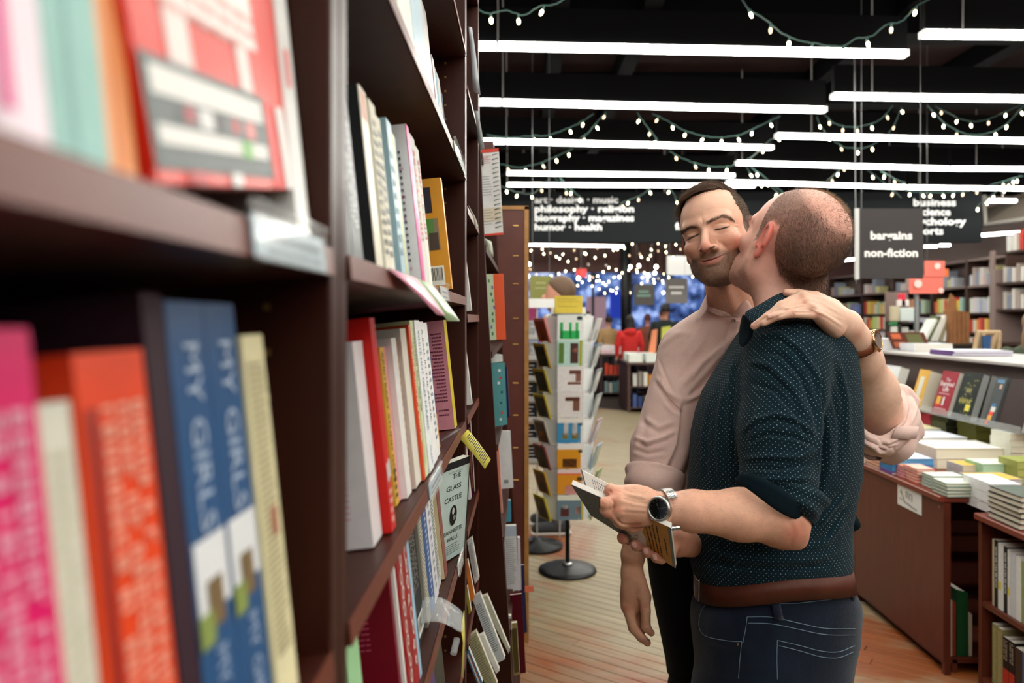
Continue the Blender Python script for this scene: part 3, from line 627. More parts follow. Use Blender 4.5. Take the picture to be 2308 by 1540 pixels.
b = s.b(1.315, .02, .195, .010, 'dc9a34', ' with photo and barcode', dep=.15); b.patch('back', .012, .07, .05, .125, '8a7a6a'); b.patch('back', .02, .095, .05, .125, '5a9048', .0009); b.patch('back', .014, .07, .03, .10, '4a3c38', .0011); b.patch('back', .02, .135, .06, .18, '2a2438'); b.barcode('back', .010, .008, .032, .034)
s = Shelf(1.265, 'third row of the second bookcase', g2)
b = s.b(.773, .047, .212, -.018, 'e4dedf', dep=.15); b.lines('back', .02, .03, .10, .18, 24, 'd8a8b4', .35, rag=.5)
b = s.b(.822, .027, .236, -.008, 'd0201c', hard=True); b.patch('spine', .004, .055, .011, .075, 'f0e8e8', .0012); b.patch('spine', .014, .058, .021, .078, 'f0e8e8', .0012); b.lines('spine', .004, .01, .022, .05, 4, 'e8a8a0', .6)
b = s.b(.855, .05, .195, -.055, '3878b8'); b = s.b(.906, .036, .225, -.05, 'a8b088')
b = s.b(.943, .026, .2, -.024, 'e4b23a'); b.spine('ARBITRARY STUPID GOAL', .014, '2a2018', .55, .35, .02, .17); b.lines('spine', .004, .01, .02, .05, 4, '403010', .5); b = s.b(.970, .013, .2, -.024, 'e89aa8')
b = s.b(.984, .036, .21, -.016, 'ebe9e6'); b = s.b(1.021, .015, .208, -.018, 'bd7430'); b.lines('spine', .002, .03, .012, .19, 16, 'e8c8a0', .5)
b = s.b(1.037, .05, .222, -.012, 'd6d0c8', pages_out=True); b = s.b(1.088, .016, .226, -.008, 'e8562c'); b.glyphs(.002, .05, .014, .19, 1, 'f6d8c0', 12)
b = s.b(1.105, .032, .232, -.008, 'd3d8ac', matt=True); b.glyphs(.018, .09, .028, .22, 1, '3a4a20', 13); b.lines('spine', .003, .02, .012, .2, 60, 'a8b070', .6)
b = s.b(1.138, .052, .232, -.006, 'e9ebea', matt=True); b.spine('WHITE HOT GRIEF PARADE', .026, '2f5a80', .60, .5, .0, .155); b.spine('SILBER', .016, '4a7090', .10, .6, 0, .028)
b = s.b(1.192, .058, .23, -.008, 'eceae8', matt=True); b.spine('A BALL IN THE ARCTIC', .020, '3a3e50', .62, .5, 0, .15); b = s.b(1.252, .058, .228, -.010, 'e8e8e6', matt=True); b.lines('spine', .02, .03, .04, .2, 14, '8890a0', .5)
b = s.b(1.33, .05, .225, -.018, '1d3468'); b.patch('spine', .0, .0, .05, .062, 'd09028')
b = s.b(1.60, .055, .232, -.012, 'd68c98', ' showing its back', dep=.16, spinecol='d8c030'); b.lines('back', .008, .06, .040, .21, 20, '7a3450', .4, rag=.6); b.lines('back', .008, .03, .03, .05, 2, '7a3450', .3)
s = Shelf(1.005, 'fourth row of the second bookcase', g2)
b = s.b(.64, .05, .2, -.02, 'd8cfc4'); b = s.b(.692, .03, .19, -.02, '1d3a72'); b.patch('spine', 0, 0, .03, .07, '2878a0'); b = s.b(.735, .05, .2, -.02, 'a2d6a0'); 
b = s.b(.925, .014, .215, -.012, '7c0c22', ' showing its back', dep=.16, hard=True); b.lines('back', .03, .09, .085, .15, 9, 'c04a6a', .3, rag=.4); b.lines('back', .10, .18, .12, .2, 3, '6a7078', .5)
b = s.b(.940, .010, .215, -.008, 'eceae6'); 
for y0 in (.952, .992): b = s.b(y0, .038, .24, -.006, 'a01420'); b.curls('e8d8d0', .0016, int(y0*1000))
b = s.b(1.032, .018, .245, -.006, '9cc4dc'); b = s.b(1.10, .10, .2, -.022, '1c1c1e', matt=True); b.glyphs(.03, .07, .085, .18, 5, '8c8880', 11); b.barcode('spine', .04, .01, .05, .03)
b = s.b(1.205, .045, .2, -.018, '8a8678', matt=True); b.lines('spine', .008, .03, .038, .18, 26, 'd8d4c4', .5); b = s.b(1.255, .05, .205, -.018, '2a5898'); b.lines('spine', .015, .02, .035, .19, 18, 'b8c8e0', .5)
b = s.b(1.31, .05, .2, -.018, 'e6e6ea'); b.lines('spine', .015, .02, .035, .19, 12, '9a9ab0', .5); b = s.b(1.365, .05, .215, -.02, 'cfd2cc', matt=True); b.lines('spine', .01, .02, .04, .2, 30, '5a605a', .4)
b = s.b(1.43, .04, .22, -.014, 'd9c79c', ' with a barcode', dep=.15, spinecol='8a4a44'); b.barcode('back', .006, .008, .022, .03)
gl = Book((-.196, 1.485, 1.008), (Matrix.Rotation(math.radians(-113), 3, 'Z')@Matrix.Rotation(math.radians(-4), 3, 'X')).to_euler(), .016, .203, .135, 'c3d6d0', 'pale green paperback facing out with a small oval portrait on its cover', g2)
gl.patch('front', .0, .188, .135, .203, '14181c'); gl.patch('front', .12, .196, .135, .203, '14181c')
gl.patch('front', .132, 0, .135, .19, '14181c', .0009)
for i, t in enumerate(('THE', 'GLASS', 'CASTLE')): gl.cov('front', t, .015, '22282a', .068+(i == 0)*.01, .172-i*.023, .005, (.035, .062, .072)[i])
gl.cov('front', 'JEANNETTE', .012, '22282a', .074, .058, .005, .085); gl.cov('front', 'WALLS', .012, '22282a', .074, .042, .005, .045); gl.lines('front', .04, .012, .11, .034, 5, '5a6462', .3); gl.cov('front', 'THE BESTSELLING', .005, '5a6462', .07, .181, 0, .06)
V = [gl._P('front', .072+.015*math.cos(t)*1.0, .091+.021*math.sin(t), .0012) for t in np.linspace(0, 6.28, 24, endpoint=False)]; mesh('portrait', V, [tuple(range(24))], INK, gl.c, col='15181a')
V = [gl._P('front', .070+.005*math.cos(t), .100+.007*math.sin(t), .0016) for t in np.linspace(0, 6.28, 14, endpoint=False)]; mesh('portrait', V, [tuple(range(14))], INK, gl.c, col='c8ccca')
V = [gl._P('front', .076+.006*math.cos(t), .086+.005*math.sin(t), .0016) for t in np.linspace(0, 6.28, 14, endpoint=False)]; mesh('portrait', V, [tuple(range(14))], INK, gl.c, col='8a908e')
s = Shelf(.74, 'lowest row of the second bookcase', g2)
for y0, th, h, p, c in ((1.02, .05, .2, -.02, '8a6a30'), (1.075, .06, .2, -.018, '2a1a18'), (1.14, .04, .21, -.014, '7a2018'), (1.185, .05, .2, -.02, '15181c'), (1.24, .055, .21, -.014, 'd8482c'), (1.30, .05, .22, -.012, '503078'), (1.355, .09, .2, -.02, '1c2620'), (1.45, .08, .2, -.022, '2a3028')): b = s.b(y0, th, h, p, c)
# --- narrow bay: leaning books
def qbook(q, t, col, label, group, cat='book', spine='l', pcol=None, hard=False, cover=CV, inset=.002):
    """a book given by the corners of the cover one sees (tl, tr, br, bl) and its thickness away from the viewer"""
    q = [np.array(p, float) for p in q]; n = nrm(np.cross(q[1]-q[0], q[3]-q[0])); n = n if n[1] > 0 else -n; e = empty('book', sum(q)/4, label, cat, group, world=True)
    def sl(name, q0, d, mat, par, c=None):
        V = list(q0)+[p+d for p in q0]; return mesh(name, V, [(0, 3, 2, 1), (4, 5, 6, 7), (0, 1, 5, 4), (1, 2, 6, 5), (2, 3, 7, 6), (3, 0, 4, 7)], mat, par, col=c)
    tt = .0025 if hard else .0008; c = sl('cover', q, n*tt, cover, e, col); sl('back_cover', [p+n*(t-tt) for p in q], n*tt, cover, e, col)
    cen = sum(q)/4; w_ = nrm(q[1]-q[0]); k = [p+(cen-p)*.03+n*tt for p in q]; sl('page_block', k, n*(t-2*tt), PGS, e)
    a, b2 = (q[0], q[3]) if spine == 'l' else (q[1], q[2]); dd = w_*tt*(1 if spine == 'l' else -1); sl('spine', [a, a+dd, b2+dd, b2], n*t, cover, e, pcol or col)
    e_ = e
    def pt(u, v, o=.0006): return (q[0]*(1-u)+q[1]*u)*(1-v)+(q[3]*(1-u)+q[2]*u)*v-n*o
    def patch(u0, v0, u1, v1, c2, o=.0006, name='cover_print'): return mesh(name, [pt(u0, v0, o), pt(u1, v0, o), pt(u1, v1, o), pt(u0, v1, o)], [(0, 1, 2, 3)], INK, c, col=c2)
    def lines(u0, v0, u1, v1, k_, c2, fill=.45, rag=.3):
        mb = MB(); r = np.random.RandomState(k_)
        for i in range(k_):
            a = v0+(v1-v0)*i/k_; b_ = a+(v1-v0)/k_*fill; ue = u1-(u1-u0)*r.uniform(0, rag); mb.add([pt(u0, a, .001), pt(ue, a, .001), pt(ue, b_, .001), pt(u0, b_, .001)], [(0, 1, 2, 3)])
        return mb.build('small_print', INK, c, col=c2)
    def txt(s_, u, v, size, c2, bold=0, width=None): return text(s_, size, pt(u, v, .0012), q[1]-q[0], q[0]-q[3], INK, c, 'title', bold=bold, col=c2, width=width)
    class R: pass
    r = R(); r.e, r.c, r.pt, r.patch, r.lines, r.txt = e, c, pt, patch, lines, txt; return r
gN = 'leaning books in the narrow bookcase'; gD = 'books shown facing the aisle on the sloping bookcase'
def Q(pts, Y): Y = Y if hasattr(Y, '__len__') else [Y]*4; return [W(x, y, d) for (x, y), d in zip(pts, Y)]
def WC(*a): return W(*a)
b = qbook(Q([(1052, 1222), (1064, 1212), (1080, 1305), (1070, 1318)], 1.95), .02, 'e0e0de', 'white book leaning right in the narrow bookcase, above the barred covers', gN); b.lines(.2, .1, .8, .9, 26, '7a7a7e')
b = qbook(Q([(1046, 1270), (1054, 1262), (1070, 1345), (1062, 1362)], 1.9), .02, 'e08030', 'orange book leaning in the narrow bookcase', gN)
b = qbook(Q([(1047, 1330), (1053, 1322), (1062, 1380), (1056, 1386)], 1.86), .02, 'a09030', 'mustard book leaning at the back of the narrow bookcase', gN)
b = qbook(Q([(1082, 1348), (1098, 1342), (1150, 1466), (1146, 1474)], 2.12), .02, 'cfcdb4', 'cream book leaning at far right of the narrow bookcase foot', gN)
b = qbook(Q([(1064, 1350), (1082, 1338), (1139, 1486), (1116, 1498)], 2.0), .022, 'd4d8d8', 'white book with lines of print leaning back, broad pale cover', gN); b.lines(.15, .12, .85, .85, 24, '8a8e90')
b = qbook(Q([(1053, 1440), (1073, 1424), (1122, 1545), (1100, 1560)], 1.86), .02, 'bcb48c', 'beige book with ruled lines leaning at the very bottom', gN); b.lines(.1, .05, .9, .95, 22, '8c8464')
b = qbook(Q([(1079, 1436), (1090, 1430), (1126, 1512), (1118, 1520)], 1.9), .018, 'ecece6', 'slim white book leaning over the beige one', gN)
b = qbook(Q([(1050, 1478), (1056, 1462), (1088, 1540), (1078, 1548)], 1.8), .02, '4a7a9a', 'blue striped book leaning at the bottom edge of the picture', gN); b.patch(.3, .05, .6, .95, 'd8cfc0'); b.patch(.6, .1, .75, .9, 'a04030')
b = qbook(Q([(1048, 585), (1050, 585), (1063, 700), (1049, 702)], 1.95), .02, 'dcdcd8', 'white book end on the upper shelf of the narrow bookcase', gN)
b = qbook(Q([(1048, 790), (1050, 790), (1064, 912), (1049, 914)], 1.95), .02, 'e2e2de', 'white book end on the middle shelf of the narrow bookcase', gN)
b = qbook(Q([(1048, 1000), (1050, 1000), (1062, 1125), (1049, 1128)], 1.95), .02, 'e2e2de', 'white book end on the lower shelf of the narrow bookcase', gN)
b = qbook(Q([(1052, 950), (1060, 945), (1070, 1112), (1062, 1122)], 2.1), .02, '4a1430', 'dark plum book standing in the narrow bookcase', gN); b.patch(.3, .1, .7, .9, '8a5030')
# sloping bookcase B
e = empty('bookcase', (-.3, 2.3, 0), 'dark bookcase whose side panel slopes out towards its foot', 'bookcase', 'bookcases along the left side of the aisle', world=True)
def slopeX(z): return np.interp(z, [0, .55, 1.05, 1.66, 2.08, 2.3], [-.02, -.045, -.082, -.118, -.136, -.14])
for yy in (2.25, 3.40):
    V = []
    for z in (0, .55, 1.05, 1.66, 2.08, 2.3): V += [(-.45, yy, z), (slopeX(z), yy, z), (slopeX(z), yy+.025, z), (-.45, yy+.025, z)]
    mesh('side_panel', V, [(4*i+a, 4*i+(a+1) % 4, 4*i+4+(a+1) % 4, 4*i+4+a) for i in range(5) for a in range(4)]+[(3, 2, 1, 0), (20, 21, 22, 23)], WD, e)
for z in (2.0, 1.72, 1.40, 1.12, .84, .56, .28, .06): MB().b2((-.44, 2.275, z-.02), (slopeX(z)+.004, 3.40, z)).build('shelf', WD, e)
MB().b2((-.46, 2.25, .03), (-.445, 3.425, 2.3)).build('back_panel', WD, e)
D = lambda pts, Y, t, c, lab, **k: qbook(Q(pts, Y), t, c, lab, gD, **k)
b = D([(1080, 342), (1124, 338), (1134, 527), (1086, 531)], 2.36, .016, 'e2e0dc', 'spiral bound calendar with red edges hanging out of the sloping bookcase', cat='calendar'); b.lines(.1, .06, .6, .16, 5, 'c07070', .3); b.lines(.1, .30, .6, .55, 8, '9a9a9e', .25); b.patch(0, .68, .99, .84, 'd8cdb4'); b.lines(.1, .70, .6, .9, 6, 'a8a090', .25); b.patch(0, -.02, 1.0, .02, 'd84028', .0009); b.patch(0, .985, 1.0, 1.01, 'd84028', .0009)
mb = MB()
for i in range(17):
    c = b.pt(.80, .05+i*.054, .002); mb.tube([c+np.array([dx_, -.004*math.sin(a), dz_]) for a, dx_, dz_ in [(a, .009*math.cos(a), .003*math.cos(a)) for a in np.linspace(0, 3.1, 6)]], .0012, 5)
mb.build('wire_binding', M('wire', '70747a', rough=.3, metal=1), b.e)
b = D([(1095, 618), (1134, 617), (1140, 765), (1104, 767)], 2.5, .02, 'c0d0b0', 'green flowered book with an orange edge on the sloping bookcase', spine='r', pcol='e0562a'); b.patch(.42, 0, 1, 1, 'e2582c'); 
for i in range(9): u, v = rng.uniform(.08, .34), .08+i*.1; b.patch(u, v, u+.10, v+.05, ['4a8a50', '6a60a0', '3a7048'][i % 3], .0009)
b = D([(1107, 819), (1137, 818), (1143, 957), (1116, 962)], 2.6, .02, '5a9a9c', 'teal book with small red and white dots on the sloping bookcase'); 
for u, v, c in ((.5, .1, 'e8e8e4'), (.55, .22, 'c04040'), (.4, .3, 'e8e8e4'), (.6, .45, '2a5a60'), (.5, .62, '2a5a60'), (.55, .78, 'c04040'), (.4, .88, 'e8e8e4')): b.patch(u, v, u+.18, v+.04, c)
b = D([(1136, 828), (1143, 828), (1149, 940), (1141, 942)], 2.72, .015, '1c1c4c', 'navy book standing behind the teal one'); b = D([(1106, 797), (1132, 800), (1133, 815), (1107, 818)], 2.68, .02, 'dcdcd8', 'white book top showing above the teal one')
b = D([(1121, 972), (1150, 972), (1157, 1100), (1128, 1102)], 2.72, .02, 'dcdcdc', 'white book with a small barcode, below the teal one'); b.lines(.3, .85, .7, .92, 1, '8a8a8a', .9)
b = D([(1116, 997), (1124, 995), (1134, 1170), (1128, 1175)], 2.55, .02, 'e08870', 'salmon edged book close to the sloping panel'); b = D([(1139, 1128), (1151, 1128), (1152, 1176), (1138, 1178)], 2.8, .02, '4a94b0', 'small blue card box on the sloping bookcase', cat='box')
b = D([(1134, 1186), (1163, 1185), (1168, 1330), (1143, 1337)], 2.62, .02, 'dedede', 'large white book with grey lines low on the sloping bookcase'); b.patch(0, 0, 1, .16, 'b4c0d0'); b.lines(.1, .2, .9, .9, 22, 'a8a8ac', .3)
b = D([(1166, 1212), (1172, 1212), (1175, 1330), (1167, 1332)], 2.78, .02, 'd8d0d8', 'narrow pale mauve book beside the large white one'); b = D([(1171, 1274), (1181, 1274), (1188, 1426), (1178, 1428)], 2.9, .02, '2c2c50', 'dark indigo book sticking out near the floor')
b = D([(1149, 1342), (1175, 1339), (1185, 1517), (1168, 1519)], 2.5, .02, '5c0a1c', 'tall burgundy book at the foot of the sloping bookcase'); b = D([(1150, 1406), (1165, 1404), (1172, 1520), (1158, 1524)], 2.42, .02, 'a89460', 'gold and brown book at the foot of the sloping bookcase'); b.patch(.15, .1, .9, .95, '5a4a24')
b = D([(1146, 1388), (1152, 1388), (1154, 1420), (1147, 1424)], 2.36, .015, 'e0e0dc', 'small white corner of a book beside the sloping panel')
# small orange marker tab
tag(MB().box(W(1193, 1328, 2.9), (.034, .002, .022)).build('marker_tab', M('tab_orange', 'e87858', rough=.6)), 'orange paper tab sticking out of the indigo book', 'marker')
# end panel bookcase with the lighter wood edge
e = empty('bookcase', (-.1, 3.5, 0), 'tall end bookcase with a light wood edge, bare side towards the camera', 'bookcase', 'bookcases along the left side of the aisle', world=True)
OAK = M('oak_edge', 'a3733c', rough=.5, noise=.15, nscale=30)
MB().b2((-.40, 3.50, 0), (-.002, 3.525, 2.005)).build('side_panel', M('red_brown_laminate', '5a2c22', rough=.45, noise=.12, nscale=14), e)
MB().b2((-.002, 3.495, 0), (.018, 3.53, 2.02)).b2((-.40, 3.495, 2.005), (.018, 3.53, 2.022)).build('edge_band', OAK, e)
mb = MB()
for z in (1.93, 1.79, 1.66, 1.5, 1.38, 1.2, 1.05, .9, .75): mb.tube([(-.055, 3.499, z), (-.03, 3.499, z)], .003, 6)
mb.build('shelf_support', BRS, e)
MB().b2((-.40, 3.525, 0), (-.385, 4.4, 2.0)).build('back_panel', WD, e); MB().b2((-.385, 4.4, 0), (-.002, 4.425, 2.005)).build('side_panel', WD, e)
for z in (.1, .5, .9, 1.3, 1.7, 2.0): MB().b2((-.385, 3.525, z-.02), (-.01, 4.4, z)).build('shelf', WD, e)
# --- plastic label holders and hanging tags on the shelf edges
CLR = M('clear_plastic', 'e8ecec', rough=.12, alpha=.22)
def edge(y, z, x=XF+.004): return np.array([x, y, z])
def holder(y0, y1, Z, col, label):
    e = empty('label_holder', (XF, y0, Z), label, 'shelf label', 'label holders on the shelf edges', world=True); R = Ry(-TILT)
    MB().box(np.array([XF+.004, (y0+y1)/2, Z-.008]), (.0012, y1-y0, .021), R).build('label_card', M('label_'+col, col, rough=.35), e)
    mb = MB(); mb.box(np.array([XF+.0065, (y0+y1)/2, Z-.008]), (.001, y1-y0+.004, .024), R); mb.tube([(XF+.005, y0, Z+.008), (XF+.005, y1, Z+.008)], .003, 8); mb.build('sleeve', CLR, e)
    m2 = MB(); 
    for k in range(2):
        yy = y0+.02
        while yy < y1-.02: w_ = rng.uniform(.008, .018); m2.box((XF+.0052, yy+w_/2, Z-.006-k*.008), (.0004, w_, .003), R); yy += w_+.004
    m2.build('small_print', INK, e, col='6a7a86')
holder(.368, .497, 1.549, 'a8c4d0', 'pale blue shelf label in a clear holder, nearest the camera'); holder(1.19, 1.30, 1.549, 'd8dcdc', 'clear holder at the end of the upper middle shelf'); holder(1.05, 1.19, 1.265, 'b8d0dc', 'pale blue label in a clear holder on the middle shelf edge')
holder(1.42, 1.66, 1.833, 'b0c8b4', 'green printed label on the top shelf edge'); holder(1.50, 1.60, 1.005, 'd8dcdc', 'small clear clip on the lower middle shelf edge')
def talker(name, pts, col, label, lines=None, mat=None):
    e = empty('shelf_tag', pts[0], label, 'shelf tag', 'hanging paper tags on the shelf edges', world=True); P = [np.array(p) for p in pts]
    G = [[P[0]*(1-t)+P[3]*t+np.array([.001, 0, .001])*math.sin(t*3.1), (P[0]+P[1])/2*(1-t)+(P[3]+P[2])/2*t+np.array([.002, 0, .002])*math.sin(t*3.1), P[1]*(1-t)+P[2]*t+np.array([.001, 0, .001])*math.sin(t*3.1)] for t in np.linspace(0, 1, 5)]
    c = sheet('card', G, mat or M('tag_'+col, col, rough=.3, coat=.4), e, .0008, 0)
    if lines:
        mb = MB(); n = nrm(np.cross(P[1]-P[0], P[3]-P[0])); n = n if n[1] < 0 else -n
        for i in range(lines):
            a = .12+.8*i/lines; o = n*.0014+np.array([.002, 0, .002])*math.sin(a*3.1); q = lambda u, v: (P[0]*(1-u)+P[1]*u)*(1-v)+(P[3]*(1-u)+P[2]*u)*v+o
            w_ = rng.uniform(.5, .85); mb.add([q(.1, a), q(w_, a), q(w_, a+.35/lines), q(.1, a+.35/lines)], [(0, 1, 2, 3)])
        mb.build('small_print', INK, e, col='3c3c2a')
    return e
talker('t', [edge(.735, 1.549), edge(.925, 1.549), W(1003, 712, .93), W(985, 709, .88)], 'd88aa4', 'pink paper tag hanging from the upper middle shelf edge', 0)
talker('t', [edge(.930, 1.549), edge(1.07, 1.549), W(1036, 724, 1.05), W(1008, 724, 1.0)], '9fb98c', 'green paper tag hanging beside the pink one', 0)
e = talker('t', [W(1054, 968, 1.60), W(1036, 989, 1.585), W(1093, 1058, 1.56), W(1106, 1036, 1.575)], 'd8cc5a', 'yellow printed tag hanging off the middle shelf edge', 16)
sheet('arm', [[edge(1.45, 1.262)+[-.03, 0, 0], W(1040, 966, 1.60)], [edge(1.55, 1.262)+[-.03, 0, 0], W(1036, 988, 1.585)], [edge(1.55, 1.25)+[-.03, 0, 0], W(1037, 989, 1.585)]][:2], CLR, e, .001, 0)
e = empty('shelf_tag', W(1000, 1385, 1.2), 'wide crinkled clear strip bending out from the lower middle shelf', 'shelf tag', 'hanging paper tags on the shelf edges', world=True)
G = []
for t in np.linspace(0, 1, 9):
    x_ = 935+112*t; yt = 1354+30*t*t-14*math.sin(t*3.1); G.append([W(x_, yt, 1.21), W(x_-2, yt+28, 1.18), W(x_-6, yt+62-16*t, 1.16)])
sheet('strip', G, CLR, e, .0012, 1); sheet('card', [[W(1046, 1376, 1.21), W(1040, 1420, 1.17)], [W(1048, 1440, 1.2), W(1044, 1450, 1.17)], [W(1044, 1530, 1.2), W(1040, 1525, 1.17)]], M('tag_d8cc5a', 'd8cc5a', rough=.3, coat=.4), e, .0008, 0)
tag(MB().tube([W(1022, 1475, 1.3), W(1030, 1440, 1.32)], .006, 10).build('label_tube', CLR), 'small clear tube clipped to the lowest visible shelf', 'label tube')
talker('t', [W(1056, 60, 1.86), W(1064, 62, 1.86), W(1083, 215, 1.86), W(1066, 205, 1.86)], 'b8bcc0', 'grey clear-fronted sign card standing up at the top of the narrow bookcase', 0)
talker('t', [W(1069, 250, 2.1), W(1077, 250, 2.1), W(1092, 335, 2.1), W(1080, 340, 2.1)], '8a8e8e', 'grey card above the spiral calendar', 0)
talker('t', [W(1056, 462, 2.0), W(1066, 480, 2.0), W(1078, 510, 2.0), W(1072, 518, 2.0)], 'd0d0c4', 'small pale tag on the second shelf of the narrow bookcase', 0)
talker('t', [W(1089, 535, 2.6), W(1108, 545, 2.6), W(1112, 580, 2.6), W(1098, 570, 2.6)], 'c4ccb8', 'crumpled pale tag below the spiral calendar', 0)
talker('t', [W(1056, 1145, 2.0), W(1066, 1148, 2.0), W(1062, 1178, 2.0), W(1056, 1176, 2.0)], 'd8d8d4', 'small clear tag low in the narrow bookcase', 0)
# ================================================================ CARD SPINNER
WH = M('wire_white', 'd8d8d4', rough=.35, metal=.3); BP = M('black_powdercoat', '101113', rough=.38)
SX, SY = .253, 4.48
sp = empty('card_spinner', (SX, SY, 0), 'white wire card spinner on a round black base, full of greeting cards', 'display rack', None)
MB().lathe([(0, 0), (.162, 0), (.172, .006), (.170, .014), (.14, .026), (.06, .036), (.02, .04)], 40).build('base', BP, sp, True)
MB().tube([(0, 0, .035), (0, 0, 1.52)], .013, 14).build('pole', BP, sp, True)
MB().lathe([(0, .052), (.028, .050), (.03, .04), (0, .038)], 20).build('collar', STL, sp, True)
mb = MB()
NF = 6; HR = .135
for k in range(16):
    z = .36+k*.076; pts = [(HR*math.cos(t), HR*math.sin(t), z) for t in np.linspace(0, 2*math.pi, 25)]
    if k % 2 == 0: mb.tube(pts, .0022, 5)
for k in range(12):
    t = 2*math.pi*(k+.5)/12; mb.tube([(HR*math.cos(t), HR*math.sin(t), .34), (HR*math.cos(t), HR*math.sin(t), 1.52)], .0024, 5)
    if k % 3 == 0: mb.tube([(0, 0, .36), (HR*math.cos(t), HR*math.sin(t), .36)], .003, 5).tube([(0, 0, 1.5), (HR*math.cos(t), HR*math.sin(t), 1.5)], .003, 5)
mb.build('wire_frame', WH, sp, True)
MB().box((0, -.10, 1.54), (.20, .02, .05)).box((0, .02, 1.515), (.26, .26, .02)).build('header', M('card_white', 'e6e6e2', rough=.5), sp)
text('yellow', .01, (0, 0, -5), (1, 0, 0), (0, 0, 1), INK, sp) if 0 else None
CARDS = [ # front column from the top: ground, accents (u0,v0,u1,v1,col)
 ('e8ece6', [(.1, .3, .22, .95, '30b060'), (.1, .62, .85, .95, '2fb45c'), (.45, .3, .55, .9, '2fb45c'), (.7, .3, .8, .9, '2fb45c'), (.75, .06, .95, .2, '1e3a34')], 'white greeting card with a green fork-like shape, top of the spinner'),
 ('b8d8cc', [(.05, .1, .25, .9, '5a7a38'), (.5, .1, .8, .9, '4a3028'), (.55, .3, .75, .45, 'c07868'), (.84, .0, .95, 1, 'a8a830')], 'mint greeting card with two plants, second on the spinner'),
 ('e4dfdc', [(.45, .15, .9, .3, '6a4034'), (.7, .3, .9, .6, '8a6050'), (.4, .62, .9, .72, '7a4840')], 'pale greeting card with brown swirls, third on the spinner'),
 ('e0dad6', [(.3, .2, .85, .35, '5a3428'), (.6, .35, .85, .75, '7a5040')], 'pale greeting card with a brown band, fourth on the spinner'),
 ('e8e4dc', [(0, .2, .9, 1, '3a8cb8'), (.25, .2, .42, .7, 'e6dcd8'), (.58, .2, .75, .7, 'e6dcd8'), (.2, .6, .4, .85, '8a7a30'), (.55, .6, .8, .85, '8a7a30'), (.8, .2, .95, .3, '1e3a34')], 'blue striped greeting card on the spinner'),
 ('ece8e4', [(0, .22, .9, 1, 'dc961e'), (.2, .6, .75, .95, '5a3018'), (.8, .24, .95, .36, '1e3a34')], 'orange greeting card with a dark brown mound, on the spinner'),
 ('e8d0cc', [(0, .15, .9, .2, 'e85a48'), (0, .2, .9, 1, 'e09422'), (.3, .65, .8, 1, 'e8a4a0'), (.75, .3, .95, .45, '1e3a34')], 'orange greeting card with a pink figure, on the spinner'),
 ('e4e4d4', [(0, .2, .92, 1, '6a8290'), (.12, .5, .45, .85, '6a2a28'), (.2, .4, .4, .55, 'e0dcd8'), (.7, .45, .9, .75, 'd8a090'), (.92, .2, 1, 1, 'c8b840')], 'slate blue greeting card at the bottom of the spinner')]
def cardobj(parent_loc, ang, z, w, h, ground, acc, label, group, r=HR+.012, tilt=.16, cx=SX, cy=SY):
    e = empty('greeting_card', (cx+r*math.cos(ang), cy+r*math.sin(ang), z), label, 'greeting card', group, (0, 0, ang+math.pi/2))
    R = np.array([[1, 0, 0], [0, math.cos(tilt), -math.sin(tilt)], [0, math.sin(tilt), math.cos(tilt)]]); f = lambda u, v, o: R@np.array([(u-.5)*w, -o, h*(1-v)])
    mb = MB(); mb.box(R@np.array([0, .0015, h/2]), (w, .003, h), R).box(R@np.array([0, .007, h/2-.004]), (w, .003, h), R); c = mb.build('card', CVM, e, col=ground)
    for (u0, v0, u1, v1, cc) in acc: mesh('card_print', [f(u0, v0, .0012), f(u1, v0, .0012), f(u1, v1, .0012), f(u0, v1, .0012)], [(0, 1, 2, 3)], INK, c, col=cc)
    return e
gC = 'greeting cards on the wire spinner'
CH = .152
for i, (g_, acc, lab) in enumerate(CARDS): cardobj(None, -math.pi/2+.05, 1.375-i*.1475, .150, .148, g_, acc, lab, gC)
side_cols = [['a84838', '2a2418', '3a342c', '40362c', '6a5448', '4a3c30', '7a3424', '5a3c18'], ['e4e4e0', 'dcdcd8', 'e0e0dc', 'd8dcd8', 'e4d8dc', 'c8ccb8', 'c4ccb0', 'd0d4c0']]
edges = [['e89088', 'b8982c', 'c8b030', 'd0b838', 'cfc4b0', '9a4a4a', 'd8a828', 'c8b820'], ['dcdcd8', '98a0a0', '9aa0a0', 'a8b0b0', 'c8b0b4', 'a8bcc8', '98a868', 'b8c090']]
POSN = ['top', 'second', 'third', 'fourth', 'fifth', 'sixth', 'seventh', 'lowest']
for sd, (ang_, nm) in enumerate(((-math.pi+.48, 'left'), (-.30, 'right'))):
    for i in range(8):
        cardobj(None, ang_, 1.36-i*.1475, .138, .148, edges[sd][i], [(.06, .12, .9, .95, side_cols[sd][i]), (.3, .5, .7, .9, ['c87818', '4a4020', '30402a', '2c3438'][i % 4] if sd == 0 else 'c0c8c0')], f'{POSN[i]} card in the {nm} hand column of the spinner', gC, r=HR+.02, tilt=.30)
for sd, (ang_, nm) in enumerate(((-math.pi*.73, 'left middle'), (-math.pi*.27, 'right middle'))):
    for i in range(8): cardobj(None, ang_, 1.37-i*.1475, .11, .145, 'dcdedc', [(.1, .1, .9, .9, 'e4e6e4' if (i+sd) % 2 else 'd0d4d4')], f'{POSN[i]} pale card in the {nm} column of the spinner', gC, tilt=.1)
b = qbook(Q([(1250, 667), (1313, 667), (1313, 706), (1250, 706)], 4.36), .01, 'dcc24a', 'yellow card sign standing on top of the spinner', None, cat='sign'); b.lines(.1, .18, .9, .45, 2, 'a89030', .2); b.lines(.12, .6, .88, .63, 1, '8a7828', .9)
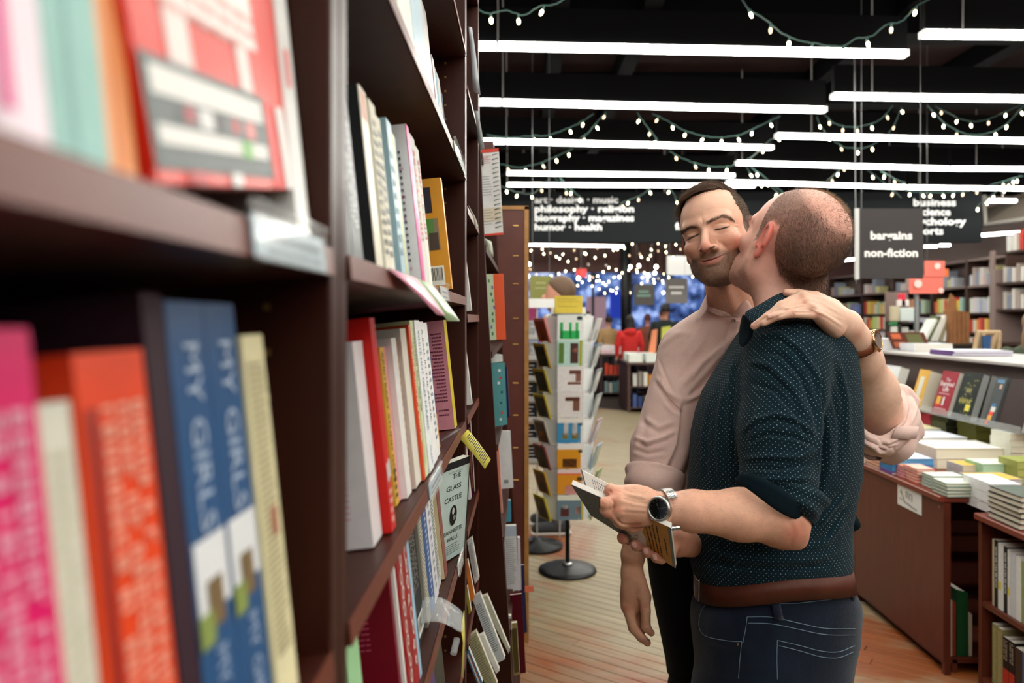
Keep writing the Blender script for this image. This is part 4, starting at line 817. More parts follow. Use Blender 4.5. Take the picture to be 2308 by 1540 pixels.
# second rack behind, black and white cards
e2 = empty('card_rack', (.08, 4.95, 0), 'white wire rack of black and white cards, half hidden behind the end bookcase', 'display rack', None)
mb = MB()
for k in range(7): z = .55+k*.135; mb.box((0, 0, z), (.30, .03, .012)).box((0, -.03, z+.02), (.30, .003, .03))
for sx in (-.15, 0, .15): mb.tube([(sx, .02, .05), (sx, .02, 1.62)], .005, 6)
mb.build('wire_frame', WH, e2); MB().box((0, .0, 1.60), (.34, .02, .06)).build('header', M('card_white', ''), e2); MB().lathe([(0, 0), (.17, 0), (.17, .02), (.03, .04), (.03, .06), (0, .06)], 28).build('base', BP, e2, True)
for k in range(7):
    for j in range(2):
        top = k > 4; e = empty('card', (.01+j*.125+.02, 4.93, .565+k*.135), f'{"printed grey" if top else "black"} card, {["bottom","second lowest","third lowest","fourth","fifth","second highest","top"][k]} row of the rear rack, {["left","right"][j]}', 'greeting card', 'cards on the rear rack')
        o = MB().box((0, 0, .055), (.10, .004, .11)).build('card_face', CVM, e, col='c8c8c6' if top else '141416'); m2 = MB()
        r_ = np.random.RandomState(k*3+j)
        for q in range(4 if not top else 7): m2.box((r_.uniform(-.02, .02), -.003, .02+q*.09/(4 if not top else 7)), (r_.uniform(.03, .08), .001, .006))
        m2.build('card_print', INK, o, col='6a6a6e' if top else 'c4c4c4')
# hanging olive square sign behind the rack
def blur_words(rows, Y, col, e):
    mb = MB()
    for (x0, x1, y, hh) in rows:
        x = x0
        while x < x1: w_ = rng.uniform(2, 4); a = W(x, y+hh, Y); c = W(min(x+w_, x1), y, Y); mb.b2((a[0], Y-.003, a[2]), (c[0], Y-.001, c[2])); x += w_+.9
    return mb.build('lettering', M('ink_'+col, col, rough=.6), e)
def hsign(x0, y0, x1, y1, Y, col, label, lines=(), tcol='d8d8d0', wires=(), size=.05, top=4.05, thick=.006, ys=None, wcol=None):
    e = empty('hanging_sign', W((x0+x1)/2, y1, Y), label, 'sign', None, world=True); a = W(x0, y1, Y); c = W(x1, y0, Y)
    pl = MB().b2((a[0], Y, a[2]), (c[0], Y+thick, c[2])).build('board', M('board_'+col, col, rough=.7, spec=.2), e)
    for i, t in enumerate(lines):
        ty = (y0+(y1-y0)*(i+1)/(len(lines)+1)) if ys is None else ys[i]; wd = None if wcol is None else wcol[i]*Y/F
        text(t, size, W((x0+x1)/2, ty, Y)-np.array([0, .002, 0]), (1, 0, 0), (0, 0, 1), M('ink_'+tcol, tcol, rough=.6), e, bold=.034, width=wd)
    for wx in wires or ((x0+6), (x1-6)):
        p = W(wx, y0, Y); MB().tube([(p[0], Y+.003, p[2]-.02), (p[0], Y+.003, top)], .0022, 5).build('wire', M('sign_wire', '6a6a6a', rough=.4, metal=.7), e)
    return e
g3_ = hsign(1194, 622, 1243, 674, 6.2, '7a7a44', 'olive square sign behind the card rack', wires=(1200, 1238)); blur_words(((1208, 1230, 636, 4), (1206, 1232, 648, 3)), 6.2, 'a0a070', g3_)
g1_ = hsign(1429, 641, 1475, 688, 12.5, '5e5a58', 'small grey hanging sign with pale lettering, beside the column', (), 'a8c8bc')
g2_ = hsign(1500, 628, 1550, 684, 11, '6a6664', 'grey hanging sign with white lettering, left of the couple', ())
blur_words(((1440, 1462, 655, 5), (1436, 1466, 664, 5)), 12.5, '86b0a0', g1_); blur_words(((1508, 1542, 645, 5), (1513, 1537, 658, 5)), 11, 'd8d8d4', g2_)
hsign(1503, 577, 1566, 620, 13, 'e8e8e6', 'plain white hanging board behind the taller man', wires=(1510,))
g = hsign(1936, 470, 2081, 628, 5.0, '3c3838', 'dark grey hanging sign with white lettering right of the couple', ('bargains', 'non-fiction'), 'e8e6e2', wires=(), size=.074, ys=(532, 571), wcol=(94, 120), top=4.05)
MB().tube([W(1930, 640, 5.0), W(1926, 128, 5.0)], .0045, 6).build('side_rod', M('sign_wire', ''), g); MB().b2((W(1929, 630, 5.0)[0]-.006, 4.995, W(0, 630, 5.)[2]), (W(1936, 630, 5.)[0], 5.01, W(0, 470, 5.)[2])).build('edge_strip', M('clear_edge', 'b8b8b4', rough=.3), g)
e = hsign(2084, 588, 2130, 624, 6.6, 'e8786a', 'coral poster board hanging behind the grey sign', wires=(2090,)); a = W(2052, 662, 6.6); c = W(2127, 620, 6.6); pl = MB().b2((a[0], 6.61, a[2]), (c[0], 6.62, c[2])).build('board', M('board_e8786a', ''), e)
for (x_, y_, r_) in ((2068, 640, 9), (2112, 600, 7), (2120, 655, 6)):
    p = W(x_, y_, 6.6); V = [(p[0]+r_*6.6/F*math.cos(t), 6.59, p[2]+r_*6.6/F*math.sin(t)) for t in np.linspace(0, 6.28, 16, endpoint=False)]; mesh('poster_print', V, [tuple(range(16))], M('ink_f0d0c8', 'f0d0c8', rough=.6), e)
tag(MB().b2((W(2112, 0, 6.7)[0], 6.7, W(0, 624, 6.7)[2]), (W(2138, 0, 6.7)[0], 6.71, W(0, 606, 6.7)[2])).build('poster', M('ink_e09050', 'e07838', rough=.6)), 'small orange poster beside the coral board', 'poster')
# ---------------------------------------------------------------- the long black sign band
BN = M('sign_band_black', '121517', rough=.7, spec=.15); YB_ = 10.0
e = empty('sign_band', (3, YB_, 2.5), 'long black sign band with white typewriter lettering across the shop', 'sign', None, world=True)
for (x0, x1, y0, y1, n) in ((1100, 2213, 436, 546, 0),):
    a = W(x0, y1, YB_); c = W(x1, y0, YB_); MB().b2((a[0], YB_, a[2]), (c[0], YB_+.14, c[2]+.02)).build('board', BN, e)
IW = M('ink_white', 'e6e8e8', rough=.6)
for i, (t, w_) in enumerate((('art · design · music', 188), ('philosophy · religion', 224), ('biography · magazines', 224), ('humor · health', 152))):
    text(t, .125, W(1205+w_/2, 451+i*20.6, YB_)-np.array([0, .004, 0]), (1, 0, 0), (0, 0, 1), IW, e, bold=.03, width=w_*YB_/F)
for i, (t, x_, w_) in enumerate((('business', 2058, 96), ('science', 2068, 74), ('psychology', 2046, 130), ('sports', 2056, 70))):
    text(t, .135, W(x_+w_/2, 457+i*21.5, YB_)-np.array([0, .004, 0]), (1, 0, 0), (0, 0, 1), IW, e, bold=.03, width=w_*YB_/F)
text('fiction', .13, W(1550, 511, YB_)-np.array([0, .004, 0]), (1, 0, 0), (0, 0, 1), IW, e, bold=.03)
for xx in (1180, 1500, 1800, 2150): p = W(xx, 436, YB_); MB().tube([(p[0], YB_+.07, p[2]), (p[0], YB_+.07, 4.05)], .012, 8).build('hanger_rod', ROD, e)
# square duct at the right
e = empty('ceiling_duct', (7.2, 11, 3.0), 'pale ceiling duct at the far right above the bookcases', 'duct', None, world=True)
DU = M('duct_grey', '7a7064', rough=.6); a = W(2222, 505, 10.8); c = W(2308, 470, 10.8)
V = [W(2218, 505, 10.8), W(2330, 490, 10.2), W(2330, 430, 10.2), W(2246, 462, 10.8)]; V = V+[v+np.array([.2, .8, 0]) for v in V]; mesh('duct', V, [(0, 1, 2, 3), (7, 6, 5, 4), (0, 4, 5, 1), (1, 5, 6, 2), (2, 6, 7, 3), (3, 7, 4, 0)], DU, e)
MB().tube([W(2218, 440, 10.6), W(2222, 506, 10.6), W(2320, 492, 10.0)], .03, 8).build('rail', M('rail_pale', 'b0aca4', rough=.5), e)
MB().tube([W(2262, 440, 10.7), W(2262, 300, 10.7)], .01, 6).build('hanger_rod', ROD, e)
# ================================================================ RIGHT HAND TABLES
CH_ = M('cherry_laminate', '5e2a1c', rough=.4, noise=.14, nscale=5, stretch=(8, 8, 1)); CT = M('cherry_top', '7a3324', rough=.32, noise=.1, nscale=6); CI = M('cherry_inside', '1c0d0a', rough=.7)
def table(x0, x1, y0, y1, h, label, solid=(), shelves=(), back=True):
    e = empty('display_cabinet', (x0, y0, 0), label, 'display cabinet', 'display cabinets along the right of the aisle', world=True); t = .022
    MB().bev(((x0+x1)/2-.006, (y0+y1)/2, h-.0125), (x1-x0+.02, y1-y0-.001, .025), .003).build('top_board', CT, e)
    for y in (y0, y1-t): MB().b2((x0+.004, y+.0005, .0), (x1-.01, y+t-.0005, h-.026)).build('side_panel', CH_, e) if 'end' not in solid or y > y0 else MB().b2((x0+.004, y, 0), (x0+.03, y+t, h-.026)).build('corner_post', CH_, e)
    if 'aisle' in solid: MB().b2((x0, y0+.001, .055), (x0+t, y1-.001, h-.026)).build('front_panel', CH_, e)
    for z in shelves: MB().b2((x0+.006, y0+t, z-.02), (x1-.02, y1-t, z)).build('shelf', CH_, e)
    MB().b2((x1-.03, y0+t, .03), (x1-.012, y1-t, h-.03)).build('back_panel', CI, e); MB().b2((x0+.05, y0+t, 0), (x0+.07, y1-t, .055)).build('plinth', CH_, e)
    return e
t1 = table(1.76, 3.35, 3.17, 4.02, .75, 'dark cherry cabinet with a plain aisle panel and a small paper sign', ('aisle', 'end'), (.06,))
table(1.76, 3.35, 4.03, 6.2, .75, 'cherry cabinet behind the dotted-shirt man, with open aisle shelves', (), (.06, .455))
table(1.83, 3.35, 1.35, 3.05, .715, 'cherry cabinet with open shelves at the bottom right corner', (), (.06, .365))
MB().tube([(1.757, 3.2, .70), (1.76, 3.2, .70)], .006, 12).tube([(1.757, 3.95, .70), (1.76, 3.95, .70)], .006, 12).tube([(1.757, 3.95, .60), (1.76, 3.95, .60)], .006, 12).build('screw_cap', M('screw_cap', '9a5a30', rough=.4), t1)
e = empty('paper_sign', (1.757, 3.5, .6), 'white paper sign taped to the aisle panel of the cherry cabinet', 'sign', None, world=True)
a, b_ = 1700*1.757/(2023-1183), 1700*1.757/(2077-1183); z1, z0 = 1.5-(1088-718)*a/1700, 1.5-(1136-718)*a/1700
MB().b2((1.7565, b_, z0), (1.7585, a, z1)).build('paper', M('card_white', ''), e)
IG = M('ink_gold', '8a7430', rough=.5); IGR = M('ink_grey', '8a8c86', rough=.6)
mb = MB(); u = lambda f, v: (1.7560, a+(b_-a)*f, z0+(z1-z0)*v)
mb.add([u(.12, .62), u(.17, .80), u(.21, .62), u(.31, .36), u(.28, .20), u(.25, .38), u(.19, .55)], [(0, 1, 2, 6), (6, 2, 3, 5), (5, 3, 4)]); mb.build('print_mark', IG, e)
mb = MB()
for (f0, f1, v0, v1) in ((.36, .40, .48, .78), (.40, .46, .74, .78), (.43, .47, .48, .76), (.50, .54, .44, .74), (.50, .60, .70, .74), (.60, .64, .40, .74), (.30, .36, .20, .30), (.38, .45, .18, .27), (.47, .55, .15, .25), (.57, .64, .12, .22), (.66, .74, .10, .19), (.76, .82, .08, .17), (.10, .14, .28, .38), (.17, .21, .26, .36)): mb.add([u(f0, v0), u(f1, v0), u(f1, v1), u(f0, v1)], [(0, 1, 2, 3)])
mb.build('print_mark', IGR, e)
# flat books in stacks
def flat(c, w, d, t, col, label, group, rz=0, page='ded8ca', spine='-x', top=None):
    e = empty('book', c, label, 'book', group, (0, 0, rz)); k = .0016; mb = MB().b2((-w/2, -d/2, 0), (w/2, d/2, k)).b2((-w/2, -d/2, t-k), (w/2, d/2, t))
    if spine == '-x': mb.b2((-w/2, -d/2, k), (-w/2+k*1.5, d/2, t-k))
    elif spine == '-y': mb.b2((-w/2, -d/2, k), (w/2, -d/2+k*1.5, t-k))
    else: mb.b2((w/2-k*1.5, -d/2, k), (w/2, d/2, t-k))
    o = mb.build('cover', CV, e, col=col); pm = M('pages_'+page, page, rough=.85, noise=.08, nscale=400, stretch=(1, 1, 60))
    MB().b2((-w/2+k*1.5+.001, -d/2+k*1.5+.001, k), (w/2-k*1.5-.001, d/2-.003, t-k)).build('page_block', pm, e)
    if top: mesh('cover_print', [(-w/2+.006, -d/2+.006, t+.0005), (w/2-.006, -d/2+.006, t+.0005), (w/2-.006, d/2-.006, t+.0005), (-w/2+.006, d/2-.006, t+.0005)], [(0, 1, 2, 3)], INK, o, col=top)
    return e, o
def stack(x, y, w, d, n, t, col, desc, Z=.752, Y=None, **k):
    """stack whose front left foot is at image point x,y on a surface of height Z"""
    Yc = Y or F*(EH-Z)/(y-CY); X = (x-CX)/F*Yc; out = []
    for i in range(n):
        nm = ['at the bottom', 'second up', 'third up', 'fourth up', 'fifth up', 'sixth up', 'seventh'][i] if i < n-1 or n == 1 else 'on top'
        lab = f'{cname(col)} book {nm} of {desc}' if n > 1 else f'{cname(col)} book, {desc}'
        o = flat((X+w/2+rng.uniform(-.003, .003), Yc+d/2+rng.uniform(-.003, .003), Z+i*(t+.0004)), w, d, t, col, lab, 'stacked books on the right hand tables', rng.uniform(-.03, .03), top=k.get('top') if i == n-1 else None, page=k.get('page', 'ded8ca'), spine=k.get('spine', '-x')); out.append(o)
    return out
stack(2135, 1121, .150, .12, 4, .0135, '7d9488', 'the small stack at the table front corner', top='d8dcc8', spine='+x', page='d8d6c4'); stack(2103, 1103, .145, .10, 4, .0135, '86a098', 'the small stack just behind the corner stack', top='dcdcd0', spine='+x', page='d8d6c4')
stack(2066, 1090, .085, .13, 5, .0125, 'd85a38', 'the little orange and white stack at the table edge', top='e8b0a0', page='e8dcd0', spine='+x'); stack(2040, 1079, .07, .13, 4, .0125, 'c84858', 'the little rose and white stack at the table edge', top='e0a060', page='e8d8d4', spine='+x')
stack(2011, 1071, .20, .20, 1, .012, '7a4a8c', 'lying flat under the blue stack'); stack(2010, 1064, .205, .2, 2, .031, '3478b0', 'the bright blue stack', Z=.766, top='dce2ea', spine='-x', page='5a98c8')
stack(1981, 1059, .075, .14, 4, .016, 'b85c34', 'the russet stack left of the blue one', page='e0c8b0', spine='+x'); stack(1950, 1045, .08, .16, 2, .033, 'd9d2c8', 'the pale stack behind the couple'); stack(1928, 1034, .07, .3, 1, .06, '8cb8d8', 'standing as a light blue slab at the shirt edge'); 
stack(2110, 1057, .345, .26, 2, .050, 'ddd2c2', 'the large thick cream pair at mid table', page='e6dfc8', spine='-x', top='e8e8e4'); stack(2078, 1030, .25, .25, 3, .034, 'd8dcde', 'the wide white stack behind the cream pair', top='dfe4ee', page='e8e8e4'); stack(2060, 1008, .17, .25, 4, .026, 'e0e2e0', 'the farthest wide white stack on the table', top='e8e4b0', page='e8e8e4')
stack(2168, 1077, .20, .13, 2, .028, 'b4b4b2', 'the grey pair with yellow covers', top='e2b23c', page='ddd0b0', spine='-x'); stack(2206, 1113, .19, .15, 1, .060, 'b0b0ae', 'thick with a yellow and red cover, near the front', top='e4b040', page='c8c4c0'); 
stack(2216, 1082, .20, .14, 2, .036, '9cc8a0', 'the mint green pair', top='e8e4d8', page='b4d4b4'); stack(2293, 1092, .2, .14, 3, .034, '98a052', 'the olive lettered stack at the right edge', page='a8b060')
stack(2278, 1062, .22, .16, 6, .030, 'dcdccc', 'the cream and green columns of small books at right', top='e8e8e0', page='e8e0cc')
stack(2236, 1160, .12, .2, 3, .040, 'e4e4e4', 'the white stack on the corner cabinet', Z=.717, top='f0f0f0', page='e4e4e4'); stack(2302, 1196, .16, .2, 6, .020, '2e302c', 'the black and cream striped stack on the corner cabinet', Z=.717, page='d8d0bc', top='3a4a3a', spine='+x')
# raised steps behind with the leaning row
_before = set(o.name for o in bpy.data.objects)
e = empty('table_riser', (2.2, 4, .75), 'low dark riser box carrying the red, black and olive stacks', 'riser', None, world=True); MB().b2((1.95, 3.22, .896), (2.75, 4.9, .925)).build('box', M('riser_dark', '2a1a16', rough=.6), e)
stack(2097, 975, .075, .12, 4, .026, '9c3040', 'the dark red stack under the leaning row', Z=.927, Y=3.66, page='a84850', spine='-x'); stack(2134, 998, .135, .13, 5, .022, '34381c', 'the black and gold stack under the leaning row', Z=.927, Y=3.50, page='2a2a18'); stack(2200, 1010, .155, .14, 3, .035, '747234', 'the olive stack under the leaning row', Z=.927, Y=3.34, page='8a8840'); stack(2070, 960, .05, .1, 3, .03, 'd89030', 'the orange stack left of the red one', Z=.927, Y=3.82, page='e0b060')
e = empty('book_rack', (2.0, 3.6, 1.05), 'clear acrylic ledge rack holding the leaning books', 'book rack', None, world=True)
MB().box((1.985, 4.0, 1.047), (.09, 2.1, .006)).box((1.938, 4.0, 1.060), (.004, 2.1, .03)).build('ledge', CLR, e); MB().b2((2.12, 2.85, .927), (2.14, 4.9, 1.30)).build('back_board', M('rack_grey', '6a5c58', rough=.6), e)
MB().b2((2.05, 2.8, 1.30), (2.62, 4.75, 1.312)).build('top_shelf', M('shelf_pale', 'b4b0ac', rough=.6), e); MB().b2((2.6, 2.8, .896), (2.62, 4.9, 1.30)).build('leg_panel', M('rack_grey', ''), e)
for yy_ in (2.95, 4.0, 4.9): MB().b2((1.96, yy_, .925), (1.975, yy_+.01, 1.047)).build('bracket', CLR, e)
def rackbook(y0, y1, t, h, col, lab, pages=None, tilt=.30, zb=1.052, x0=1.945, hard=True):
    c, s_ = math.cos(tilt), math.sin(tilt); bl, br = np.array([x0, y1, zb]), np.array([x0, y0, zb]); up = np.array([s_, 0, c])*h; q = [bl+up, br+up, br, bl]
    # build with normal along +x
    n = np.array([c, 0, -s_]); e = empty('book', (x0, (y0+y1)/2, zb), lab, 'book', 'books leaning on the acrylic rack', world=True)
    def sl(nm, q0, d, mat, cc=None): V = [p for p in q0]+[p+d for p in q0]; return mesh(nm, V, [(0, 3, 2, 1), (4, 5, 6, 7), (0, 1, 5, 4), (1, 2, 6, 5), (2, 3, 7, 6), (3, 0, 4, 7)], mat, e, col=cc)
    co = sl('cover', q, n*.0022, CV, col); sl('back_cover', [p+n*(t-.0022) for p in q], n*.0022, CV, col); cen = sum(q)/4
    sl('page_block', [p+(cen-p)*.02+n*.0022 for p in q], n*(t-.0044), M('pages_'+(pages or 'd8d2c4'), pages or 'd8d2c4', rough=.85)); sl('spine', [q[0], q[0]+np.array([0, -.002, 0]), q[3]+np.array([0, -.002, 0]), q[3]], n*t, CV, col)
    pt = lambda u, v, o=.0008: (q[0]*(1-u)+q[1]*u)*(1-v)+(q[3]*(1-u)+q[2]*u)*v-n*o
    def patch(u0, v0, u1, v1, cc, o=.0008): return mesh('cover_print', [pt(u0, v0, o), pt(u1, v0, o), pt(u1, v1, o), pt(u0, v1, o)], [(0, 1, 2, 3)], INK, co, col=cc)
    def txt(s1, u, v, size, cc, bold=0, width=None): return text(s1, size, pt(u, v, .0014), (0, -1, 0), up, INK, co, 'title', bold=bold, col=cc, width=width)
    return patch, txt, pt
yy = lambda x: 1700*1.945/(x-1183)
p, t_, _ = rackbook(4.02, 4.20, .05, .20, 'e0e4e2', 'white leaning book nearest the rolled sleeve', 'dcdcd4'); p(.5, .6, .8, .8, '5aa8c8'); p(.1, .1, .3, .2, 'd8c860'); p, t_, _ = rackbook(4.23, 4.4, .05, .2, 'e08050', 'coral and cream leaning book behind the forearm', 'dcd8cc')
p, t_, _ = rackbook(yy(2071), yy(2048), .085, .200, 'e2b04c', 'yellow leaning book with a pale label, cream pages beside it', 'd8d0bc'); p(.3, .18, .7, .72, 'dcdcc8')
p, t_, _ = rackbook(yy(2133), yy(2098), .026, .208, '9c2a38', 'crimson leaning book with white title and a small picture'); t_('The', .5, .2, .024, 'f0d8d8', 0); t_('Examined', .5, .30, .030, 'f0e4e4', .02, .11); t_('Life', .5, .42, .034, 'f0e4e4', .02); p(.12, .60, .38, .78, 'e0b040'); p(.5, .60, .60, .80, 'e8e8e8'); p(.10, .78, .40, .83, 'e03030')
for (u_, v_, w_) in ((.5, .53, .09), (.5, .88, .10)): [p(u_-w_/.27+w_/.135*k_/7, v_-.015, u_-w_/.27+w_/.135*(k_+.7)/7, v_+.01, 'e0b8bc', .0012) for k_ in range(7)]
p, t_, pt = rackbook(yy(2184), yy(2143), .035, .215, '1d2420', 'black leaning book with gold ornament and a yellow round sticker', '989a98'); 
for i in range(34): u_, v_ = rng.uniform(.12, .80), rng.uniform(.05, .9); p(u_, v_, u_+rng.uniform(.03, .10), v_+rng.uniform(.008, .03), ['8a8a3a', '6a7434', 'a09a48'][i % 3])
p(.35, .30, .75, .47, '1d2420', .0011); [p(.42+.07*k_, .34, .46+.07*k_, .43, 'a8a050', .0013) for k_ in range(4)]; [p(.2+.13*k_, .57, .28+.13*k_, .66, 'a8a050', .0013) for k_ in range(5)]; p(.60, .68, .85, .82, 'd8cc4a', .0012)
p, t_, _ = rackbook(yy(2184)-.005, yy(2146), .035, .208, '20241f', 'second black book tucked behind the ornamented one', '9a9c9a', x0=1.985, tilt=.27)
p, t_, _ = rackbook(yy(2238), yy(2216), .022, .21, '4a4e50', 'grey leaning book with a strip of coloured blocks', '5a5e60'); p(.15, .05, .85, .12, '5a8ab0'); p(.3, .55, .7, .62, '3a78a8'); p(.3, .62, .75, .72, 'd8d8d4'); p(.25, .72, .65, .8, 'e04a30'); p(.2, .8, .6, .9, 'e0a850'); p(.1, .9, .4, 1, 'd05040'); p(.5, .15, .75, .24, 'c8a890')
p, t_, _ = rackbook(yy(2300), yy(2246), .09, .21, '3c2e2c', 'dark brown leaning book with very thick white pages', 'd4d6d8'); p, t_, _ = rackbook(2.80, 2.92, .05, .2, '4a4c48', 'dark grey leaning book at the right edge of the picture')
stack(1985, 822, .16, .16, 1, .065, 'e6e6ea', 'thick and white on the rack top, left end', Z=1.314, Y=4.5, page='e8e8ec')
b = qbook([np.array([2.13, 4.45, 1.42]), np.array([2.30, 4.35, 1.42]), np.array([2.33, 4.33, 1.322]), np.array([2.16, 4.43, 1.322])], .02, '5a2c20', 'dark picture book standing on the rack top', 'books on the rack top'); b.patch(.1, .1, .35, .4, 'c86038'); b.patch(.5, .1, .9, .9, '5a5a30'); b.patch(.1, .6, .4, .9, 'a85838')
stack(2060, 812, .22, .2, 3, .014, 'e4e6ea', 'the thin white pile behind the dark picture book', Z=1.314, Y=4.25); stack(2150, 818, .30, .22, 2, .012, '6a4a84', 'the thin purple edged pile on the rack top', Z=1.314, Y=3.75, page='e8e8ec', top='f0f0f2')
K_ = 1.237
for o in bpy.data.objects:      # set the whole rack group back on the table
    if o.name not in _before and o.parent is None: l_ = np.array(o.location); c_ = np.array([0, 0, EH]); o.location = c_+K_*(l_-c_); o.scale = [K_]*3
# books standing in the open ends
gO = 'books inside the cherry cabinets'
for (x0, x1, y0, y1, c, lb) in ((2122, 2134, 1352, 1497, '7a6c40', 'thin olive spine'), (2136, 2146, 1368, 1500, 'b8b0a4', 'grey white spine'), (2146, 2154, 1375, 1502, '8a3424', 'narrow brick red spine'), (2156, 2182, 1350, 1500, '1f4a2a', 'dark green cover with cream pages'), (2183, 2191, 1380, 1480, 'c8c0a8', 'thin cream book')):
    q = Q([(x0, y0), (x1, y0+6), (x1, y1), (x0, y1)], 3.21); s_ = .062-q[2][2]; q = [p_+np.array([0, 0, s_]) for p_ in q]; b = qbook(q, .15, c, lb+' standing in the near end of the plain-panelled cabinet', gO)
def aisle(x, y, th, h, z, col, lab, dep=.14, lean=0):
    return Book((x, y, z+.001), (0, 0, math.pi), th, h, dep, col, lab, gO)
y = 2.985
for i, (th, h, c, tt, tc_) in enumerate(((.012, .262, 'c8b498', None, ''), (.020, .262, '1a1a1c', 'NOW WE CAN SEE NOW', 'd8d8d4'), (.034, .258, 'dcdcd8', None, ''), (.020, .255, '1a1a1c', 'NOW WE CAN SEE NOW', 'd8d8d4'), (.016, .25, 'd8d8d4', None, ''), (.03, .245, 'c8ccd0', None, '5a7aa0'), (.03, .24, 'e0e0dc', None, ''), (.03, .23, '8a9a60', None, ''))):
    b = aisle(1.85, y, th, h, .365, c, f'{cname(c)} book, {ORD[i]} from left, upper shelf of the corner cabinet'); y -= th+.002
    if tt: b.spine(tt, .017, tc_, .6, .5, .02, h*.62)
    if i in (2, 4): b.patch('spine', .002, h*.30, min(.02, th-.002), h*.42, 'd8c830')
y = 2.985
for i, (th, h, c) in enumerate(((.030, .235, '8a8a5c'), (.032, .232, '948a60'), (.034, .21, '16140f'), (.034, .21, '16140f'), (.04, .2, '3a2a20'), (.05, .2, '506080'))):
    b = aisle(1.85, y, th, h, .06, c, f'{cname(c)} book, {ORD[i]} from left, bottom shelf of the corner cabinet'); y -= th+.002
    if i < 2: b.lines('spine', .004, .02, th-.004, .22, 22, 'b8a468', .5)
    if i in (2, 3): b.patch('spine', 0, .0, th, .09, 'b02a1c'); b.patch('spine', 0, 0, th, .02, 'c89030', .0009); b.glyphs(.005, .12, .03, .2, 2, 'c8b8a0', 3)
y = 4.46
for i, (th, h, c) in enumerate(((.04, .2, '50402c'), (.035, .22, '2a3028'), (.03, .2, '6a6c64'), (.035, .21, '202420'), (.03, .2, 'b8b4a8'), (.03, .2, 'a8a49c'), (.032, .21, 'd8742c'), (.02, .2, 'c86020'))):
    b = aisle(1.79, y, th, h, .455, c, f'{cname(c)} book, {ORD[i]} from left, middle shelf behind the dotted shirt'); y -= th+.012
for i, (y, th, h, c) in enumerate(((4.5, .05, .3, '30486a'), (4.38, .04, .34, '2a4a80'), (4.24, .10, .36, '9cc4e0'))):
    b = aisle(1.79, y, th, h, .06, c, f'{["dark blue","deep blue","tall pale blue picture"][i]} book on the bottom shelf behind the jeans', dep=.22)
    if i == 2: b.patch('spine', .0, .0, .1, .09, '2a4c88'); b.patch('spine', .02, .0, .08, .03, '6a9a70', .001); b.patch('spine', .035, .26, .05, .33, 'e0e8e8', .001)
# ================================================================ FAR RIGHT WALL BOOKCASES
WN = M('wall_case_wood', '3a241a', rough=.6, noise=.15, nscale=5); WM = M('wall_case_mauve', '84706a', rough=.6)
_fb = None
FAR = []
def farbook(loc, dims, rot, col, label, group, stuff=False):
    global _fb
    if stuff: FAR.append((loc, dims, rot, col)); return
    if _fb is None:
        mb = MB().box((0, 0, 0), (1, 1, 1)); _fb = bpy.data.meshes.new('far_book'); _fb.from_pydata(mb.V, [], mb.F); _fb.materials.append(CVM); _fb.materials.append(PGS)
        for p_ in _fb.polygons: p_.material_index = 1 if abs(p_.normal.z) > .5 else 0
    o = bpy.data.objects.new('book', _fb); COL.objects.link(o); o.location = loc; o.scale = dims; o.rotation_euler = rot; o.color = S(col); return tag(o, label, 'book', group)
XW = 6.25; posts = [9.78, 10.68, 11.6, 12.8, 14.0, 15.5]; ZS = [1.96, 1.58, 1.31, 1.05, .78]
PAL = [['a8b8cc', '3a5080', 'e0705a', 'd8906a', '8cc0bc', '80b4b4', 'b8ccb0', 'c8d4b4', 'a8b8a0', 'd0ccb8', '98a890', 'c0b8a8'], ['b8dcb8', 'd8dccc', 'c8c0d8', '2a4484', 'a8a8c8', 'd8d4dc', 'dcd0d4', 'd0d8d0', 'c8b8b0', 'b8c4b8', 'd8d8cc', 'c8ccd0'], ['e0a050', 'd8d0b8', 'c04030', 'e0c060', 'd8c8a8', 'e06050', 'a8c0a0', 'd8d4c0', 'd0a050', 'e0d8c0', 'b84038', 'd8b870'], ['d84838', 'e0c850', 'c8dc8c', 'd8e0d0', 'e06048', 'd8d8c8', 'a0c8c0', 'e0d8a0', 'c83830', 'd8b848', 'b8d0c8', 'e0dccc'], ['8090c0', 'd8c8d0', 'b0c8a0', 'd86060', 'e0dcc8', '60a070', 'e0e0dc', '9080b0', 'd8d0a0', 'c05050', '90b8c8', 'dcdcd0']]
